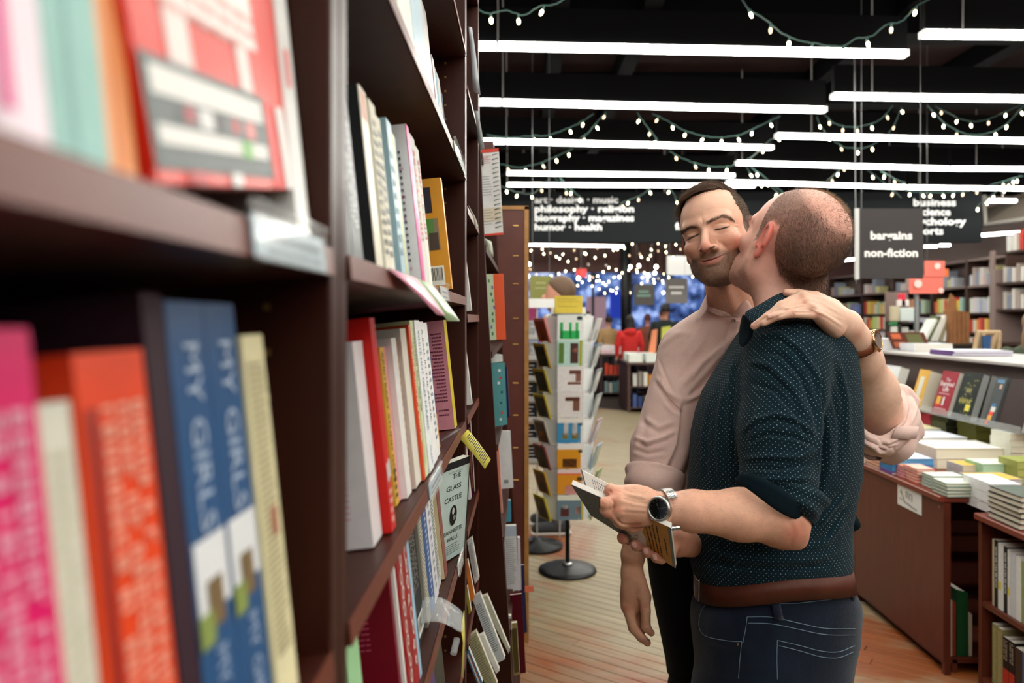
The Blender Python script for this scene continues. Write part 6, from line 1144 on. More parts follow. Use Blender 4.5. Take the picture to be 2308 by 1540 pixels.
def headpaint(V, L, N, base, hairline, scalp, stub, lips='a85850', redc='cc6a58', stubamt=.5, brow=True, hm=None, reds=1.0):
    c = skincol(V, base); ax = np.abs(L[:, 0]); x, y, z = L.T
    La = np.stack([ax, y, z], 1)
    c = lerp(c, reds*(.55*blob(La, (.0, .115, -.035), (.016, .02, .014))+.42*blob(La, (.042, .07, -.028), (.02, .03, .016))+.15*blob(La, (0, .09, .06), (.04, .05, .02))), redc)
    c = lerp(c, .8*blob(La, (.085, -.015, -.0), (.012, .03, .04))*(ax > .071), 'c86454')
    # stubble
    t = np.clip((-.030-z)/.018, 0, 1)*np.clip((y+.025)/.03, 0, 1)
    chk = np.clip((.058-np.abs(z+.028+.0)*0-(-.045-z)*-1.2-.02*0-np.clip(.05-ax, 0, .05)*0)/1, 0, 0)
    cheek = np.clip((z+.047+.6*(y-.06))/.02, 0, 1)*np.clip((y-.02)/.03, 0, 1)*np.clip((ax-.022)/.012, 0, 1)
    t = t*(1-cheek)
    mo = blob(La, (.0, .10, -.051), (.027, .03, .0065)); t = np.maximum(t*np.clip((-.04-z)/.012, 0, 1), mo*.62)
    t = np.maximum(t, .75*blob(La, (.066, .006, -.03), (.02, .014, .028)))
    lm = -.0655+.0085*(ax/.028)**2
    lip = np.clip(1.15-((z-lm+.001)/np.where(z > lm, .0055, .0085))**2-(ax/.0285)**4, 0, 1)*(y > .06); lip = np.clip(lip*2.2, 0, 1)
    soul = blob(La, (0, .09, -.083), (.006, .03, .005))
    t = t*(1-lip); n = .92+.08*vnoise(V, 500, 7)
    c = lerp(c, t*stubamt*n, stub)
    c = lerp(c, lip*.75, lips)
    mline = np.exp(-((z-lm)/.0012)**2)*(ax < .031)*(y > .06); c = lerp(c, mline*.8, '5a2520')  # shade between the lips painted as a dark line
    # eyelids' dark line
    lz = .0005-.0012*np.cos((ax-.0315)/.0145*1.5)
    el_ = np.exp(-((z-lz)/.0013)**2)*(np.abs(ax-.0315) < .0135)*(y > .06); c = lerp(c, el_*.9, '1c100c')
    c = lerp(c, .3*blob(La, (.031, .08, -.013), (.018, .02, .006))+.25*blob(La, (.02, .088, .003), (.008, .02, .008)), '9a5a4e')
    if brow and 0:
        bz = .0195+.006*np.sin((ax-.012)/.040*2.6); b = np.clip(1.2-((z-bz)/np.interp(ax, [.012, .03, .05], [.0052, .0042, .0022]))**2, 0, 1)*(ax > .011)*(ax < .051)*(y > .04)
        c = lerp(c, np.clip(b, 0, 1)*.6, scalp)
    if hm is None: hm = np.clip((z-zline(y, hairline))/.006, 0, 1)
    c = lerp(c, hm*.85, scalp)
    c = lerp(c, ((x+.012)**2+(z-.066)**2 < .0000035)*(y > 0)*.7, '6a3f34')
    return c, hm, t, lip
pA = empty('person', W(1640, 1540, 1.86)*[1, 1, 0], 'smiling man in a pale pink rolled-sleeve shirt, eyes closed, arm around the other man', 'person', 'couple hugging in the aisle', world=True)
colA, hmA, stA, lipA = headpaint(VA, LA, NA, 'e4b298', TA, '3a291f', '5e4534', stubamt=.85)
pxA = px(VA); frA = NA[:, 1] < .1
def inpoly(p, P):
    P = np.array(P, float); ins = np.zeros(len(p), bool); j = len(P)-1
    for i in range(len(P)):
        c = ((P[i, 1] > p[:, 1]) != (P[j, 1] > p[:, 1])) & (p[:, 0] < (P[j, 0]-P[i, 0])*(p[:, 1]-P[i, 1])/(P[j, 1]-P[i, 1]+1e-9)+P[i, 0]); ins ^= c; j = i
    return ins
FACE = [(1537, 560), (1533, 520), (1531, 490), (1534, 468), (1545, 453), (1562, 443), (1580, 437), (1600, 430), (1620, 427), (1641, 428), (1650, 442), (1661, 462), (1672, 482), (1682, 503), (1690, 520), (1700, 560), (1700, 760), (1480, 760), (1480, 560)]
jit = pxA+np.stack([vnoise(VA, 700, 11), vnoise(VA, 700, 12)], 1)*2.5
ins = inpoly(jit, FACE); hmA = np.where(frA, (~ins)*1., hmA)*(LA[:, 2] > -.03)
base_ = skincol(VA, 'e4b298')
colA = lerp(colA, (frA & ins & (LA[:, 2] > .03))*1., 'e4b298'); colA = lerp(colA, hmA*np.where(LA[:, 0] < -.045, .55, .85), '3a291f')
FOLD_A = [([(1548, 531), (1560, 524), (1573, 519)], 2.2, -1.0), ([(1608, 508), (1622, 504), (1640, 504), (1651, 511)], 2.2, -1.0),
 ([(1546, 549), (1560, 547), (1575, 541)], 2.8, -1.1), ([(1612, 527), (1628, 528), (1646, 520)], 2.8, -1.1), ([(1652, 511), (1666, 514)], 1.8, -.7), ([(1650, 518), (1663, 527)], 1.8, -.7), ([(1654, 506), (1665, 504)], 1.6, -.5),
 ([(1620, 543), (1633, 555), (1641, 566), (1646, 578), (1645, 592)], 4.5, -2.6), ([(1574, 561), (1570, 574), (1571, 590)], 3.5, -1.6),
 ([(1616, 541), (1621, 549), (1617, 558)], 2, -1.2), ([(1578, 592), (1590, 589.5), (1600, 584.5), (1612, 581), (1626, 576), (1640, 572)], 1.6, -.7), ([(1590, 605), (1605, 603), (1622, 597)], 4, -1.4),
 ([(1583, 478), (1610, 470), (1640, 468)], 3, -.25), ([(1576, 500), (1580, 512)], 2.5, -.6), ([(1590, 498), (1589, 508)], 2.5, -.5)]
VA = folds(VA, NA, FOLD_A); NA = vnorm(VA, QA); pxA = px(VA)
def pxpaint(c, p, fr, L, w, col, a, taper=True):
    d, t, _ = pdist(p, L); tp = np.clip(np.minimum(t, 1-t)*6+.25, 0, 1) if taper else 1
    return lerp(c, np.clip(1.3-(d/w)**2, 0, 1)*a*fr*tp, col)
for L_ in ([(1545, 543), (1556, 538), (1567, 532), (1577, 526)], [(1609, 518), (1622, 516.5), (1633, 514), (1645, 510)]): colA = pxpaint(colA, pxA, frA, L_, 1.5, '1c100c', .95)
colA = pxpaint(colA, pxA, frA, [(1578, 592), (1590, 589.5), (1600, 584.5), (1612, 581), (1626, 576), (1640, 572)], 1.1, '4a1c18', .85)  # shade of the mouth line painted into the skin colour
for L_ in ([(1598, 561), (1606, 558), (1612, 554)], [(1577, 565), (1582, 567)]): colA = pxpaint(colA, pxA, frA, L_, 2.2, '3a1510', .9)  # shade inside the nostrils painted into the skin colour
BROWS = ([(1539, 524), (1548, 517), (1560, 512), (1573, 513)], [(1594, 503), (1608, 495), (1625, 488), (1640, 490), (1654, 501)])
for L_ in BROWS: colA = pxpaint(colA, pxA, frA, L_, 3.2, '4a3224', .55)
BODY_A = []   # (V, Q, colours) pieces joined into one body mesh further down
BODY_A.append((VA, QA, colA))
# hair: a raised cap with combed strands
x, y, z = LA.T
ear_ = (np.abs(x) > .0735) & (y < .012) & (y > -.045) & (z < .03)
th = hmA*(~ear_)*np.clip((x+.075)/.05, .25, 1)*(.0008+.005*np.clip((z-.085)/.03, 0, 1)*np.clip((y+.10)/.06, 0, 1)+.006*np.clip((y-.02)/.04, 0, 1)*np.clip((z-.075)/.02, 0, 1)*np.clip((x+.05)/.05,0,1)+.004*np.clip((x-.02)/.03, 0, 1)*np.clip((z-.05)/.02,0,1))
comb = RA@nrm((.85, .35, .25)); cr = np.cross(comb, [0, 0, 1.]); 
strk = np.sin((VA@nrm(cr))*900+3*vnoise(VA, 60, 5))*.0006+vnoise(VA, 160, 6)*.0008
mk = (th > .0006); Vc = VA+NA*(th+strk*np.clip(th/.006, 0, 1))[:, None]
fq = mk[QA].all(1); hq = QA[fq]; used = np.unique(hq); rem = np.full(len(VA), -1); rem[used] = np.arange(len(used))
hc = lerp(skincol(Vc[used], '46332a'), (LA[used][:, 0] < -.04)*np.clip((.085-LA[used][:, 2])/.05, 0, 1)*.8, '7a6250')*(1+.35*np.sin((Vc[used]@nrm(cr))*1500)[:, None])
hairA = nmesh('hair', Vc[used], rem[hq], HAIRM, pA, np.clip(hc, 0, 1))
def strands(V, N, m, n, comb, lift, L, w, col, name, parent, jit=.25, bend=None, lum=.35, colfn=None):
    idx = np.nonzero(m)[0]; idx = idx[rng.randint(0, len(idx), n)]
    r = V[idx]+rng.normal(size=(n, 3))*.0008; nn = N[idx]; cb = comb[idx] if getattr(comb, 'ndim', 1) == 2 else np.tile(comb, (n, 1))
    d = cb-(cb*nn).sum(1, keepdims=True)*nn; d = d/(np.linalg.norm(d, axis=1, keepdims=True)+1e-6)+nn*(lift[idx] if hasattr(lift, '__len__') else lift)[:, None] if hasattr(lift, '__len__') else d/(np.linalg.norm(d, axis=1, keepdims=True)+1e-6)+nn*lift
    d = d+rng.normal(size=(n, 3))*jit; d /= np.linalg.norm(d, axis=1, keepdims=True)
    c = np.tile(np.array(S(col)[:3]), (n, 1))*(1+lum*rng.normal(size=(n, 1)))
    if colfn is not None: c = c*colfn[idx][:, None]
    LL = (L[idx] if hasattr(L, '__len__') else L)*rng.uniform(.6, 1.15, n)
    return hairs(name, r, d, LL, w, HAIRM, parent, None if bend is None else np.tile(bend, (n, 1)), 2, np.clip(c, 0, 1))
topm = mk & (z > .075); sidem = (hmA > .5) & (z <= .092) & ~ear_
Lf = .020+.012*np.clip((y-.0)/.06, 0, 1)
o = strands(Vc, NA, topm, 13000, comb, .22, Lf, .00028, '5c4330', 'hair_strands', hairA, .16, comb*.0-np.array([0, 0, .15]))
o = strands(Vc, NA, sidem, 20000, RA@nrm((0, -.5, -.9)), .45, .0055, .00022, '64533f', 'side_stubble_hair', hairA, .3)
# stubble and brows as real short hairs
o = strands(VA, NA, stA > .35, 10000, RA@nrm((0, .0, -1)), .7, .0026, .00014, '4a3324', 'beard_stubble', pA, .4)
bm = np.zeros(len(VA), bool)
for L_ in BROWS: d_, t_, _ = pdist(pxA, L_); bm |= (d_ < 3.4*np.clip((1.15-t_)*1.6, .3, 1)) & frA
cbm = (np.sign(x)[:, None]*np.array([[1., 0, 0]])); cbm[:, 2] = .35
o = strands(VA, NA, bm, 1500, cbm@RA.T, .3, .0055, .00018, '3f2a1c', 'eyebrows', pA, .22)
lm_ = np.zeros(len(VA), bool)
for L_ in ([(1545, 543), (1556, 538), (1567, 532), (1577, 526)], [(1609, 518), (1622, 516.5), (1633, 514), (1645, 510)]): lm_ |= (pdist(pxA, L_)[0] < 1.3) & frA
o = strands(VA, NA, lm_, 240, RA@nrm((0, .5, -1)), .5, .0035, .00014, '1a0f0a', 'eyelashes', pA, .2)

# --- man in the dotted shirt, seen from behind his left side
RB = eulm(25, 16, 24); CB = np.array((.548, 1.57, 1.645)); SB = 1.05
nB0 = W(1775, 590, 1.60); nB1 = W(1775, 700, 1.60)
def neckB(P, d):
    d = smin(d, rc(P, W(1790, 590, 1.60), W(1785, 720, 1.62), .062, .068), .03)
    d = smin(d, rc(P, W(1720, 600, 1.57), W(1735, 700, 1.57), .024, .030), .03)
    return d
fHB, VB, QB, LB = make_head('B', CB, RB, SB, None, None, .3, 1.0, neck=neckB)
NB = vnorm(VB, QB); x, y, z = LB.T; ax = np.abs(x)
TB = [(-.14, -.085), (-.07, -.075), (-.04, -.055), (-.030, -.02), (-.024, .03), (.0, .034), (.006, -.012), (.022, -.018), (.025, .02), (.028, .045), (.034, .068), (.042, .1), (.06, .2)]
side = np.clip((z-zline(y, TB))/.010, 0, 1)
# bald crown: a patch over the top and back
u = nrm((0, -.45, 1)); top = (LB-np.array((0, -.014, .038)))/np.array((.0745, .1, .087)); ca = (top@u)/np.linalg.norm(top, axis=1)
bald = np.clip((ca-.60)/.16, 0, 1)
hmB = side*(1-.86*bald)
colB, _, stB, _ = headpaint(VB, LB, NB, 'efb7a4', TB, '5a4030', '7a5a46', stubamt=.38, hm=side*(1-bald)*.72+side*bald*.10, reds=1.0)
colB = lerp(colB, .75*np.clip((ax-.0745)/.004, 0, 1)*np.clip((.014-y)/.006, 0, 1)*np.clip((y+.045)/.006, 0, 1)*np.clip((.045-np.abs(z))/.008, 0, 1), 'd4685a'); colB = lerp(colB, .3*blob(LB, (-.02, -.085, .085), (.05, .05, .045)), 'd8806a')
colB = lerp(colB, .35*blob(LB, (-.07, -.045, -.03), (.03, .03, .04)), 'd47a68')
pB = empty('person', W(1750, 1540, 1.62)*[1, 1, 0], 'balding man in a dark dotted shirt and jeans, seen from behind, holding an open book', 'person', 'couple hugging in the aisle', world=True)
BODY_B = [(VB, QB, colB)]
nearear = (ax > .074) & (y < .012) & (y > -.042) & (z < .034) & (z > -.045)
dens = hmB*(~nearear)*(.35+.65*np.clip((-y-.02)/.05, 0, 1)); prob = dens > rng.uniform(0, 1, len(VB))*.9
o = strands(VB, NB, prob, 34000, RB@nrm((0, -.75, -.65)), .55, .0075, .00016, '5e4635', 'hair', pB, .28)
sp = side*bald > rng.uniform(0, 1, len(VB))
o = strands(VB, NB, sp & (bald > .3), 2600, RB@nrm((0, -.8, -.1)), 1.2, .009, .00010, 'a58a70', 'thin_crown_hair', pB, .35)
tp = (z > .108) & (y > -.09) & (x > .0) & (side > .5)
o = strands(VB, NB, tp, 2600, RB@nrm((.1, -.8, .1)), 1.3, .010, .00012, '9a8468', 'top_hair', pB, .3)
o = strands(VB, NB, stB > .35, 4000, RB@nrm((0, .0, -1)), .7, .002, .00012, '5a4030', 'beard_stubble', pB, .4)
# ---------------------------------------------------------------- clothes, arms and hands of the two men
def rows(L, Y, b): 
    """trunk rows given as image y, left x, right x, at distance Y (per row or fixed)"""
    out = []
    for r in L:
        y, l, rr = r[:3]; Yc = r[3] if len(r) > 3 else Y; bb = r[4] if len(r) > 4 else b
        p0 = W(l, y, Yc); p1 = W(rr, y, Yc); out.append((W(l, y, Yc-bb*.95)[2], (p0[0]+p1[0])/2, Yc, (p1[0]-p0[0])/2, bb))
    return out
k_ = lambda Y: Y/F
def cloth(f, lo, hi, h, strokes, parent, name, mat, parts, wr=.0012, base=None, sd=0, colf=None, bstrokes=None):
    V, Q = iso(f, lo, hi, h); N = vnorm(V, Q)
    V = V+N*(wr*vnoise(V, 28, sd)+wr*.35*vnoise(V, 90, sd+1))[:, None]; N = vnorm(V, Q)
    V = folds(V, N, strokes, amp_=FAMP); 
    if bstrokes: V = folds(V, N, bstrokes, False)
    fc = V[Q].mean(1).astype(np.float32); D = np.stack([p[0](fc) for p in parts], 1); pi = D.argmin(1)
    UV = np.zeros((len(Q), 4, 2)); C = V[Q]
    for i, (pf, a, b, R) in enumerate(parts):
        m = pi == i
        if not m.any(): continue
        a = np.array(a, float); b = np.array(b, float); t = nrm(b-a); u = nrm(np.cross(t, [0, 1, .01])); w_ = np.cross(t, u); q = C[m]-a
        cen = fc[m]-a; ang0 = np.arctan2(cen@u, cen@w_)
        ang = np.arctan2(q@u, q@w_); dlt = (ang-ang0[:, None]+math.pi) % (2*math.pi)-math.pi
        UV[m, :, 0] = (ang0[:, None]+dlt)*R; UV[m, :, 1] = q@t
    o = nmesh(name, V, Q, mat, parent, colf(V, N) if colf else None, UV.reshape(-1, 2)); return o, V, Q, N
PINK = M('pink_cotton', 'e8c6bb', rough=.9, spec=.15, bump=.5, bscale=1500, noise=.05, nscale=300, sheen=.2)
NAVY = M('dotted_cotton', '11262f', rough=.9, spec=.12, bump=.4, bscale=1500, uvdots=140, sheen=.05)
NAVYIN = M('plain_dark_cotton', '0f1e26', rough=.9, spec=.12, bump=.4, bscale=1500)
# ---- pink shirt (man A)
YA = 1.86
rA = rows([(684, 1600, 1700, 1.86, .06), (704, 1566, 1740, 1.86, .085), (725, 1535, 1790, 1.86, .10), (752, 1508, 1835, 1.86, .112), (800, 1497, 1862, 1.86, .12), (860, 1505, 1865), (950, 1515, 1858), (1050, 1498, 1850), (1150, 1478, 1845), (1218, 1468, 1840)], YA, .125)
sh = W(1548, 806, 1.85); elA = W(1484, 1010, 1.78); cuA = W(1473, 1083, 1.755)
s2 = W(1850, 800, 1.86); e2 = W(1990, 965, 1.80)
def fSA_t(P): return prof(P, rA, 2.3)
def fSA_s(P): return smin(rc(P, sh, elA, .070, .062), rc(P, elA, cuA, .062, .060), .02)
def fSA_s2(P): return smin(rc(P, s2, W(1930, 880, 1.9), .075, .075), rc(P, W(1930, 880, 1.9), e2, .075, .070), .03)
cutA = nrm(cuA-elA)
def fSA(P):
    d = smin(fSA_t(P), fSA_s(P), .035); d = smin(d, fSA_s2(P), .04)
    e = (P-np.float32(cuA+cutA*.0))@np.float32(cutA); m = np.linalg.norm(P-np.float32(cuA), axis=1) < .12
    d = np.where(m & (fSA_s(P) < .02), np.maximum(d, e), d)
    # neck opening
    d = smax(d, -rc(P, W(1640, 600, 1.80), W(1645, 672, 1.79), .056, .044), .006)
    d = smax(d, -rc(P, W(1985, 960, 1.775), W(1960, 830, 1.72), .062, .06), .006)
    return d
FS_A = [([(1690, 742), (1640, 770), (1585, 815), (1540, 870)], 9, 6), ([(1668, 775), (1630, 815), (1590, 860), (1550, 905)], 8, -6), ([(1700, 800), (1650, 845), (1610, 890), (1565, 965)], 9, 6), ([(1700, 850), (1655, 910), (1610, 980)], 9, -5),
 ([(1540, 905), (1556, 900), (1590, 880), (1640, 850)], 6, 5), ([(1541, 905), (1538, 960), (1530, 1010), (1505, 1060), (1480, 1095)], 5, -6), ([(1500, 900), (1522, 922), (1540, 932)], 5, -2.5), ([(1480, 850), (1505, 885), (1535, 905)], 6, 2),
 ([(1560, 930), (1552, 1000), (1528, 1070)], 8, 3), ([(1430, 985), (1460, 998), (1500, 985), (1525, 970)], 5, 2.6), ([(1425, 1012), (1460, 1024), (1500, 1016)], 4.5, -2.2), ([(1450, 940), (1485, 965), (1520, 950)], 6, 2),
 ([(1480, 800), (1500, 850), (1525, 900)], 3, -1.0), ([(1600, 960), (1575, 1040), (1545, 1095)], 7, -2.4), ([(1475, 790), (1500, 770), (1540, 745)], 6, 1.2), ([(1610, 735), (1590, 780), (1560, 815)], 6, -1.8), ([(1590, 722), (1560, 770), (1540, 800)], 6, 1.6), ([(1440, 900), (1452, 960), (1440, 1020)], 7, -1.5), ([(1610, 1050), (1570, 1110), (1530, 1180)], 9, 2.4)]
oA, VSA, QSA, NSA = cloth(fSA, [.22, 1.55, .72], [.98, 2.06, 1.56], .0042, FS_A, pA, 'shirt', PINK,
    [(fSA_t, [W(1680, 700, YA)[0], YA, 0], [W(1680, 700, YA)[0], YA, 1], .17), (fSA_s, sh, cuA, .06), (fSA_s2, s2, e2, .07)], .0010, sd=3)
bA = bvh(VSA, QSA)
seam(bA, 'shoulder_stitching', [spl([(1500, 752), (1482, 800), (1490, 860), (1512, 900), (1534, 925)]), spl([(1413, 1062), (1440, 1066), (1480, 1073), (1518, 1080)])], .0007, M('pink_thread', 'caa498', rough=.9), oA, .0004)
# button placket, collar and buttons
def strip(name, bv, A, B, mat, parent, off=.002, n=24, Yd=1.6, thick=.0012):
    """a cloth strip between two image curves laid on a surface"""
    A = np.array(spl(A, n)); B = np.array(spl(B, n)); m = min(len(A), len(B)); A = A[np.linspace(0, len(A)-1, 40).astype(int)]; B = B[np.linspace(0, len(B)-1, 40).astype(int)]
    V = []; K = 6
    for a, b in zip(A, B):
        for t in np.linspace(0, 1, K): q = a+(b-a)*t; V.append(hit(bv, q[0], q[1], off, Yd))
    V = np.array(V); Fc = [(i*K+j, i*K+j+1, (i+1)*K+j+1, (i+1)*K+j) for i in range(39) for j in range(K-1)]
    o = mesh(name, V, Fc, mat, parent, True); md = o.modifiers.new('s', 'SOLIDIFY'); md.thickness = thick; md.offset = 0; return o
strip('button_placket', bA, [(1646, 722), (1634, 760), (1631, 850), (1628, 1000)], [(1668, 722), (1662, 760), (1664, 850), (1668, 1000)], PINK, oA, .0015, Yd=1.72)
Wc = lambda L: [W(*q) for q in L]
# collar: stand and two wings
sheet('collar_stand', [Wc([(1588, 690, 1.84), (1594, 700, 1.79), (1612, 709, 1.755), (1630, 714, 1.745), (1647, 716, 1.745)]), Wc([(1590, 680, 1.85), (1597, 691, 1.79), (1614, 697, 1.755), (1632, 703, 1.742), (1648, 709, 1.742)])], PINK, oA)
sheet('collar_wing', [Wc([(1601, 649, 1.86), (1590, 668, 1.80), (1598, 693, 1.765)]), Wc([(1594, 660, 1.86), (1584, 684, 1.79), (1586, 706, 1.755)]), Wc([(1586, 678, 1.86), (1574, 702, 1.79), (1563, 736, 1.745)])], PINK, oA)
sheet('collar_wing', [Wc([(1650, 714, 1.742), (1660, 697, 1.738), (1682, 668, 1.742)]), Wc([(1658, 716, 1.738), (1674, 704, 1.732), (1694, 690, 1.742)]), Wc([(1664, 716, 1.732), (1684, 712, 1.728), (1700, 710, 1.742)])], PINK, oA)
def button(c, r, mat, parent, n=(0, -1, 0), name='button'):
    mb = MB(); n = nrm(n); u = nrm(np.cross(n, [0, .1, 1])); w_ = np.cross(n, u); c = np.array(c)
    V = []; 
    for rr, zz in ((1, 0), (1, .35), (.8, .5), (.7, .3), (.0, .3)):
        for k in range(14): th = 2*math.pi*k/14; V.append(c+r*rr*(math.cos(th)*u+math.sin(th)*w_)+n*zz*r*.5)
    mb.add(V, [(i*14+k, i*14+(k+1) % 14, (i+1)*14+(k+1) % 14, (i+1)*14+k) for i in range(4) for k in range(14)])
    o = mb.build(name, mat, parent, True); q = MB()
    for a, b in ((.25, .25), (-.25, .25), (.25, -.25), (-.25, -.25)): q.box(c+r*(a*u+b*w_)+n*r*.2, (r*.22, r*.22, r*.22))
    q.build('thread_hole', M('button_hole', '5a4038'), o); return o
BT = M('pink_button', 'd8b9ac', rough=.3)
for p in ((1653, 724), (1646, 800), (1645, 880)): button(hit(bA, *p, off=.003, Yd=1.735), .0062, BT, oA)
# rolled cuffs of the pink shirt
def tubecloth(name, path, radii, mat, parent, n=48, wr=.002, flat=None, fn=None, thick=.0015, sd=0, spiral=0):
    pts = np.array(spl(path, 8)); m = len(pts); rr = np.interp(np.linspace(0, 1, m), np.linspace(0, 1, len(radii)), radii); V = []; r0 = np.random.RandomState(sd); ph = r0.uniform(0, 6, 6)
    for i, p in enumerate(pts):
        t = nrm(pts[min(i+1, m-1)]-pts[max(i-1, 0)]); a = nrm(np.cross(t, [0, 1, .05])); b = np.cross(a, t)
        for k in range(n):
            th = 2*math.pi*k/n; s_ = i/m
            w_ = wr*(math.sin(2*th+ph[0]+6*s_)+math.sin(3*th+ph[1]-9*s_)*.7+math.sin(5*th+ph[2]+11*s_)*.5+math.sin(th+ph[3]+14*s_))
            q = (rr[i]+w_)*(math.cos(th)*a+math.sin(th)*b)
            if flat: q = q+(flat-1)*(q@nrm(fn))*nrm(fn)
            V.append(p+q)
    Fc = [(i*n+k, i*n+(k+1) % n, (i+1)*n+(k+1) % n, (i+1)*n+k) for i in range(m-1) for k in range(n)]
    o = mesh(name, V, Fc, mat, parent, True); griduv(o, m, n, True); md = o.modifiers.new('s', 'SOLIDIFY'); md.thickness = thick; md.offset = 0; return o
tubecloth('rolled_cuff', Wc([(1478, 1062, 1.765), (1474, 1085, 1.755), (1471, 1112, 1.75)]), [.067, .0695, .067, .060], PINK, oA, wr=.0012, sd=2)

def dsheet(name, grid, mat, parent, thick, strokes, wr=.0012):
    G = np.array([[np.array(p, float) for p in r] for r in grid]); G = np.stack([np.array(spl(r, 14)) for r in G]); G = np.stack([np.array(spl(G[:, j], 18)) for j in range(G.shape[1])], 1); m, n = G.shape[:2]; V = G.reshape(-1, 3)
    Q = np.array([(i*n+j, i*n+j+1, (i+1)*n+j+1, (i+1)*n+j) for i in range(m-1) for j in range(n-1)]); N = vnorm(V, Q); N = N*np.where(N[:, 1:2] > 0, -1, 1); V = V+N*(wr*vnoise(V, 60, 4))[:, None]; V = folds(V, N, strokes, amp_=1.4)
    o = nmesh(name, V, Q, mat, parent); md = o.modifiers.new('s', 'SOLIDIFY'); md.thickness = thick; md.offset = 0; return o
# ---- dotted shirt (man B)
YB = 1.62
rB = rows([(684, 1752, 1850, 1.62, .05), (700, 1722, 1872, 1.62, .085), (722, 1692, 1888, 1.62, .11), (760, 1668, 1904, 1.62, .13), (800, 1645, 1915, 1.62, .14), (850, 1616, 1922, 1.62, .145), (900, 1588, 1927), (950, 1572, 1930), (1000, 1562, 1931), (1100, 1556, 1928), (1150, 1553, 1918), (1200, 1552, 1908), (1250, 1557, 1905), (1285, 1562, 1908), (1300, 1566, 1906), (1312, 1572, 1900)], YB, .145)
shB = W(1775, 812, 1.52); elB = W(1752, 1080, 1.425); 
shB2 = W(1730, 800, 1.72)
def hipz(P, z0, z1):
    """the waist line dips towards both sides"""
    u = (P[:, 0]-.535)/.16; w_ = np.clip((z1-P[:, 2])/(z1-z0), 0, 1) if z1 > z0 else np.clip((P[:, 2]-z1)/(z0-z1), 0, 1); Q_ = P.copy(); Q_[:, 2] += w_*(.030*np.minimum(u*u, 1.6)-.012*u); return Q_
def fSB_t(P): return prof(hipz(P, .98, 1.12), rB, 2.3)
def fSB_s(P): return smin(rc(P, shB, W(1758, 980, 1.455), .088, .074), rc(P, W(1758, 980, 1.455), elB, .074, .070), .03)
cutc = W(1735, 1122, 1.42); cutn = nrm(W(1700, 1200, 1.42)-W(1745, 1085, 1.42)); cutn = nrm(np.array([-.42, 0, -1.]))
def fSB(P):
    s_ = fSB_s(P); s_ = smax(s_, (P-np.float32(cutc))@np.float32(cutn), .004)
    d = smin(fSB_t(P), s_, .02)
    d = smax(d, -rc(P, W(1762, 600, 1.60), W(1772, 716, 1.60), .066, .058), .006)
    return d
FS_B = [([(1708, 746), (1760, 728), (1820, 745), (1875, 785)], 4.5, -1.8), ([(1700, 762), (1755, 752), (1800, 785), (1838, 840), (1856, 900)], 6, 2.4), ([(1712, 792), (1760, 800), (1805, 850), (1836, 930), (1846, 990)], 6, -2.6), ([(1680, 812), (1735, 826), (1790, 880), (1825, 950)], 7, 2.4),
 ([(1690, 862), (1745, 880), (1795, 935), (1820, 985)], 6, -2.0), ([(1668, 975), (1705, 948), (1750, 935), (1800, 950), (1842, 985)], 6, 2.8), ([(1680, 1000), (1730, 978), (1790, 985), (1843, 1010)], 5, -2.4), ([(1672, 1035), (1730, 1030), (1800, 1032), (1846, 1012)], 6, 2.8), ([(1690, 1056), (1760, 1058), (1836, 1046)], 5, -2.6),
 ([(1690, 1080), (1760, 1082), (1836, 1078)], 5, 2.6), ([(1700, 1100), (1770, 1108), (1836, 1102)], 4, -2.2), ([(1668, 785), (1652, 850), (1648, 960), (1655, 1060)], 4, -2.8), ([(1850, 830), (1858, 950), (1851, 1080), (1838, 1170)], 5, -5.0),
 ([(1885, 800), (1908, 900), (1912, 1020)], 7, 2.0), ([(1872, 860), (1892, 960), (1890, 1080)], 6, -1.8), ([(1862, 930), (1872, 1010), (1866, 1080)], 6, 1.8), ([(1908, 1110), (1872, 1150), (1846, 1185)], 6, 2.8), ([(1912, 1140), (1880, 1180), (1858, 1222)], 5, -2.6), ([(1905, 1175), (1858, 1222), (1805, 1240)], 7, 2.2),
 ([(1640, 850), (1622, 930), (1618, 1010), (1626, 1090)], 7, 1.8), ([(1605, 900), (1592, 980), (1590, 1080)], 6, -1.6), ([(1590, 1240), (1660, 1262), (1750, 1268), (1840, 1262), (1895, 1238)], 7, 2.6), ([(1580, 1268), (1680, 1284), (1780, 1288), (1880, 1272)], 5, -2.4), ([(1640, 835), (1660, 818), (1690, 800)], 5, 1.5), ([(1715, 905), (1700, 960), (1690, 1000)], 7, 1.4), ([(1760, 1255), (1820, 1240), (1870, 1200)], 6, -1.8)]
def nvc(V, N): return skincol(V, '15303a')
oB, VSB, QSB, NSB = cloth(fSB, [.30, 1.30, .88], [.76, 1.82, 1.56], .0040, FS_B, pB, 'shirt', NAVY,
    [(fSB_t, [W(1745, 700, YB)[0], YB, 0], [W(1745, 700, YB)[0], YB, 1], .17), (fSB_s, shB, elB, .075)], .0010, sd=5)
bB = bvh(VSB, QSB)
TH = M('dark_thread', '0d1b21', rough=.9)
seam(bB, 'sleeve_seam', [spl([(1694, 738), (1672, 780), (1662, 830), (1655, 890)]), spl([(1690, 735), (1740, 716), (1800, 712)])], .0010, TH, oB, .0003)
sheet('collar', [Wc([(1676, 703, 1.50), (1710, 690, 1.49), (1742, 667, 1.50), (1780, 654, 1.53), (1815, 650, 1.58), (1845, 657, 1.66)]), Wc([(1681, 715, 1.485), (1712, 704, 1.472), (1748, 684, 1.475), (1784, 668, 1.50), (1822, 660, 1.55), (1850, 668, 1.64)]), Wc([(1694, 733, 1.47), (1722, 722, 1.455), (1756, 706, 1.455), (1790, 690, 1.48), (1830, 678, 1.54), (1858, 682, 1.63)])], NAVY, oB, .002)
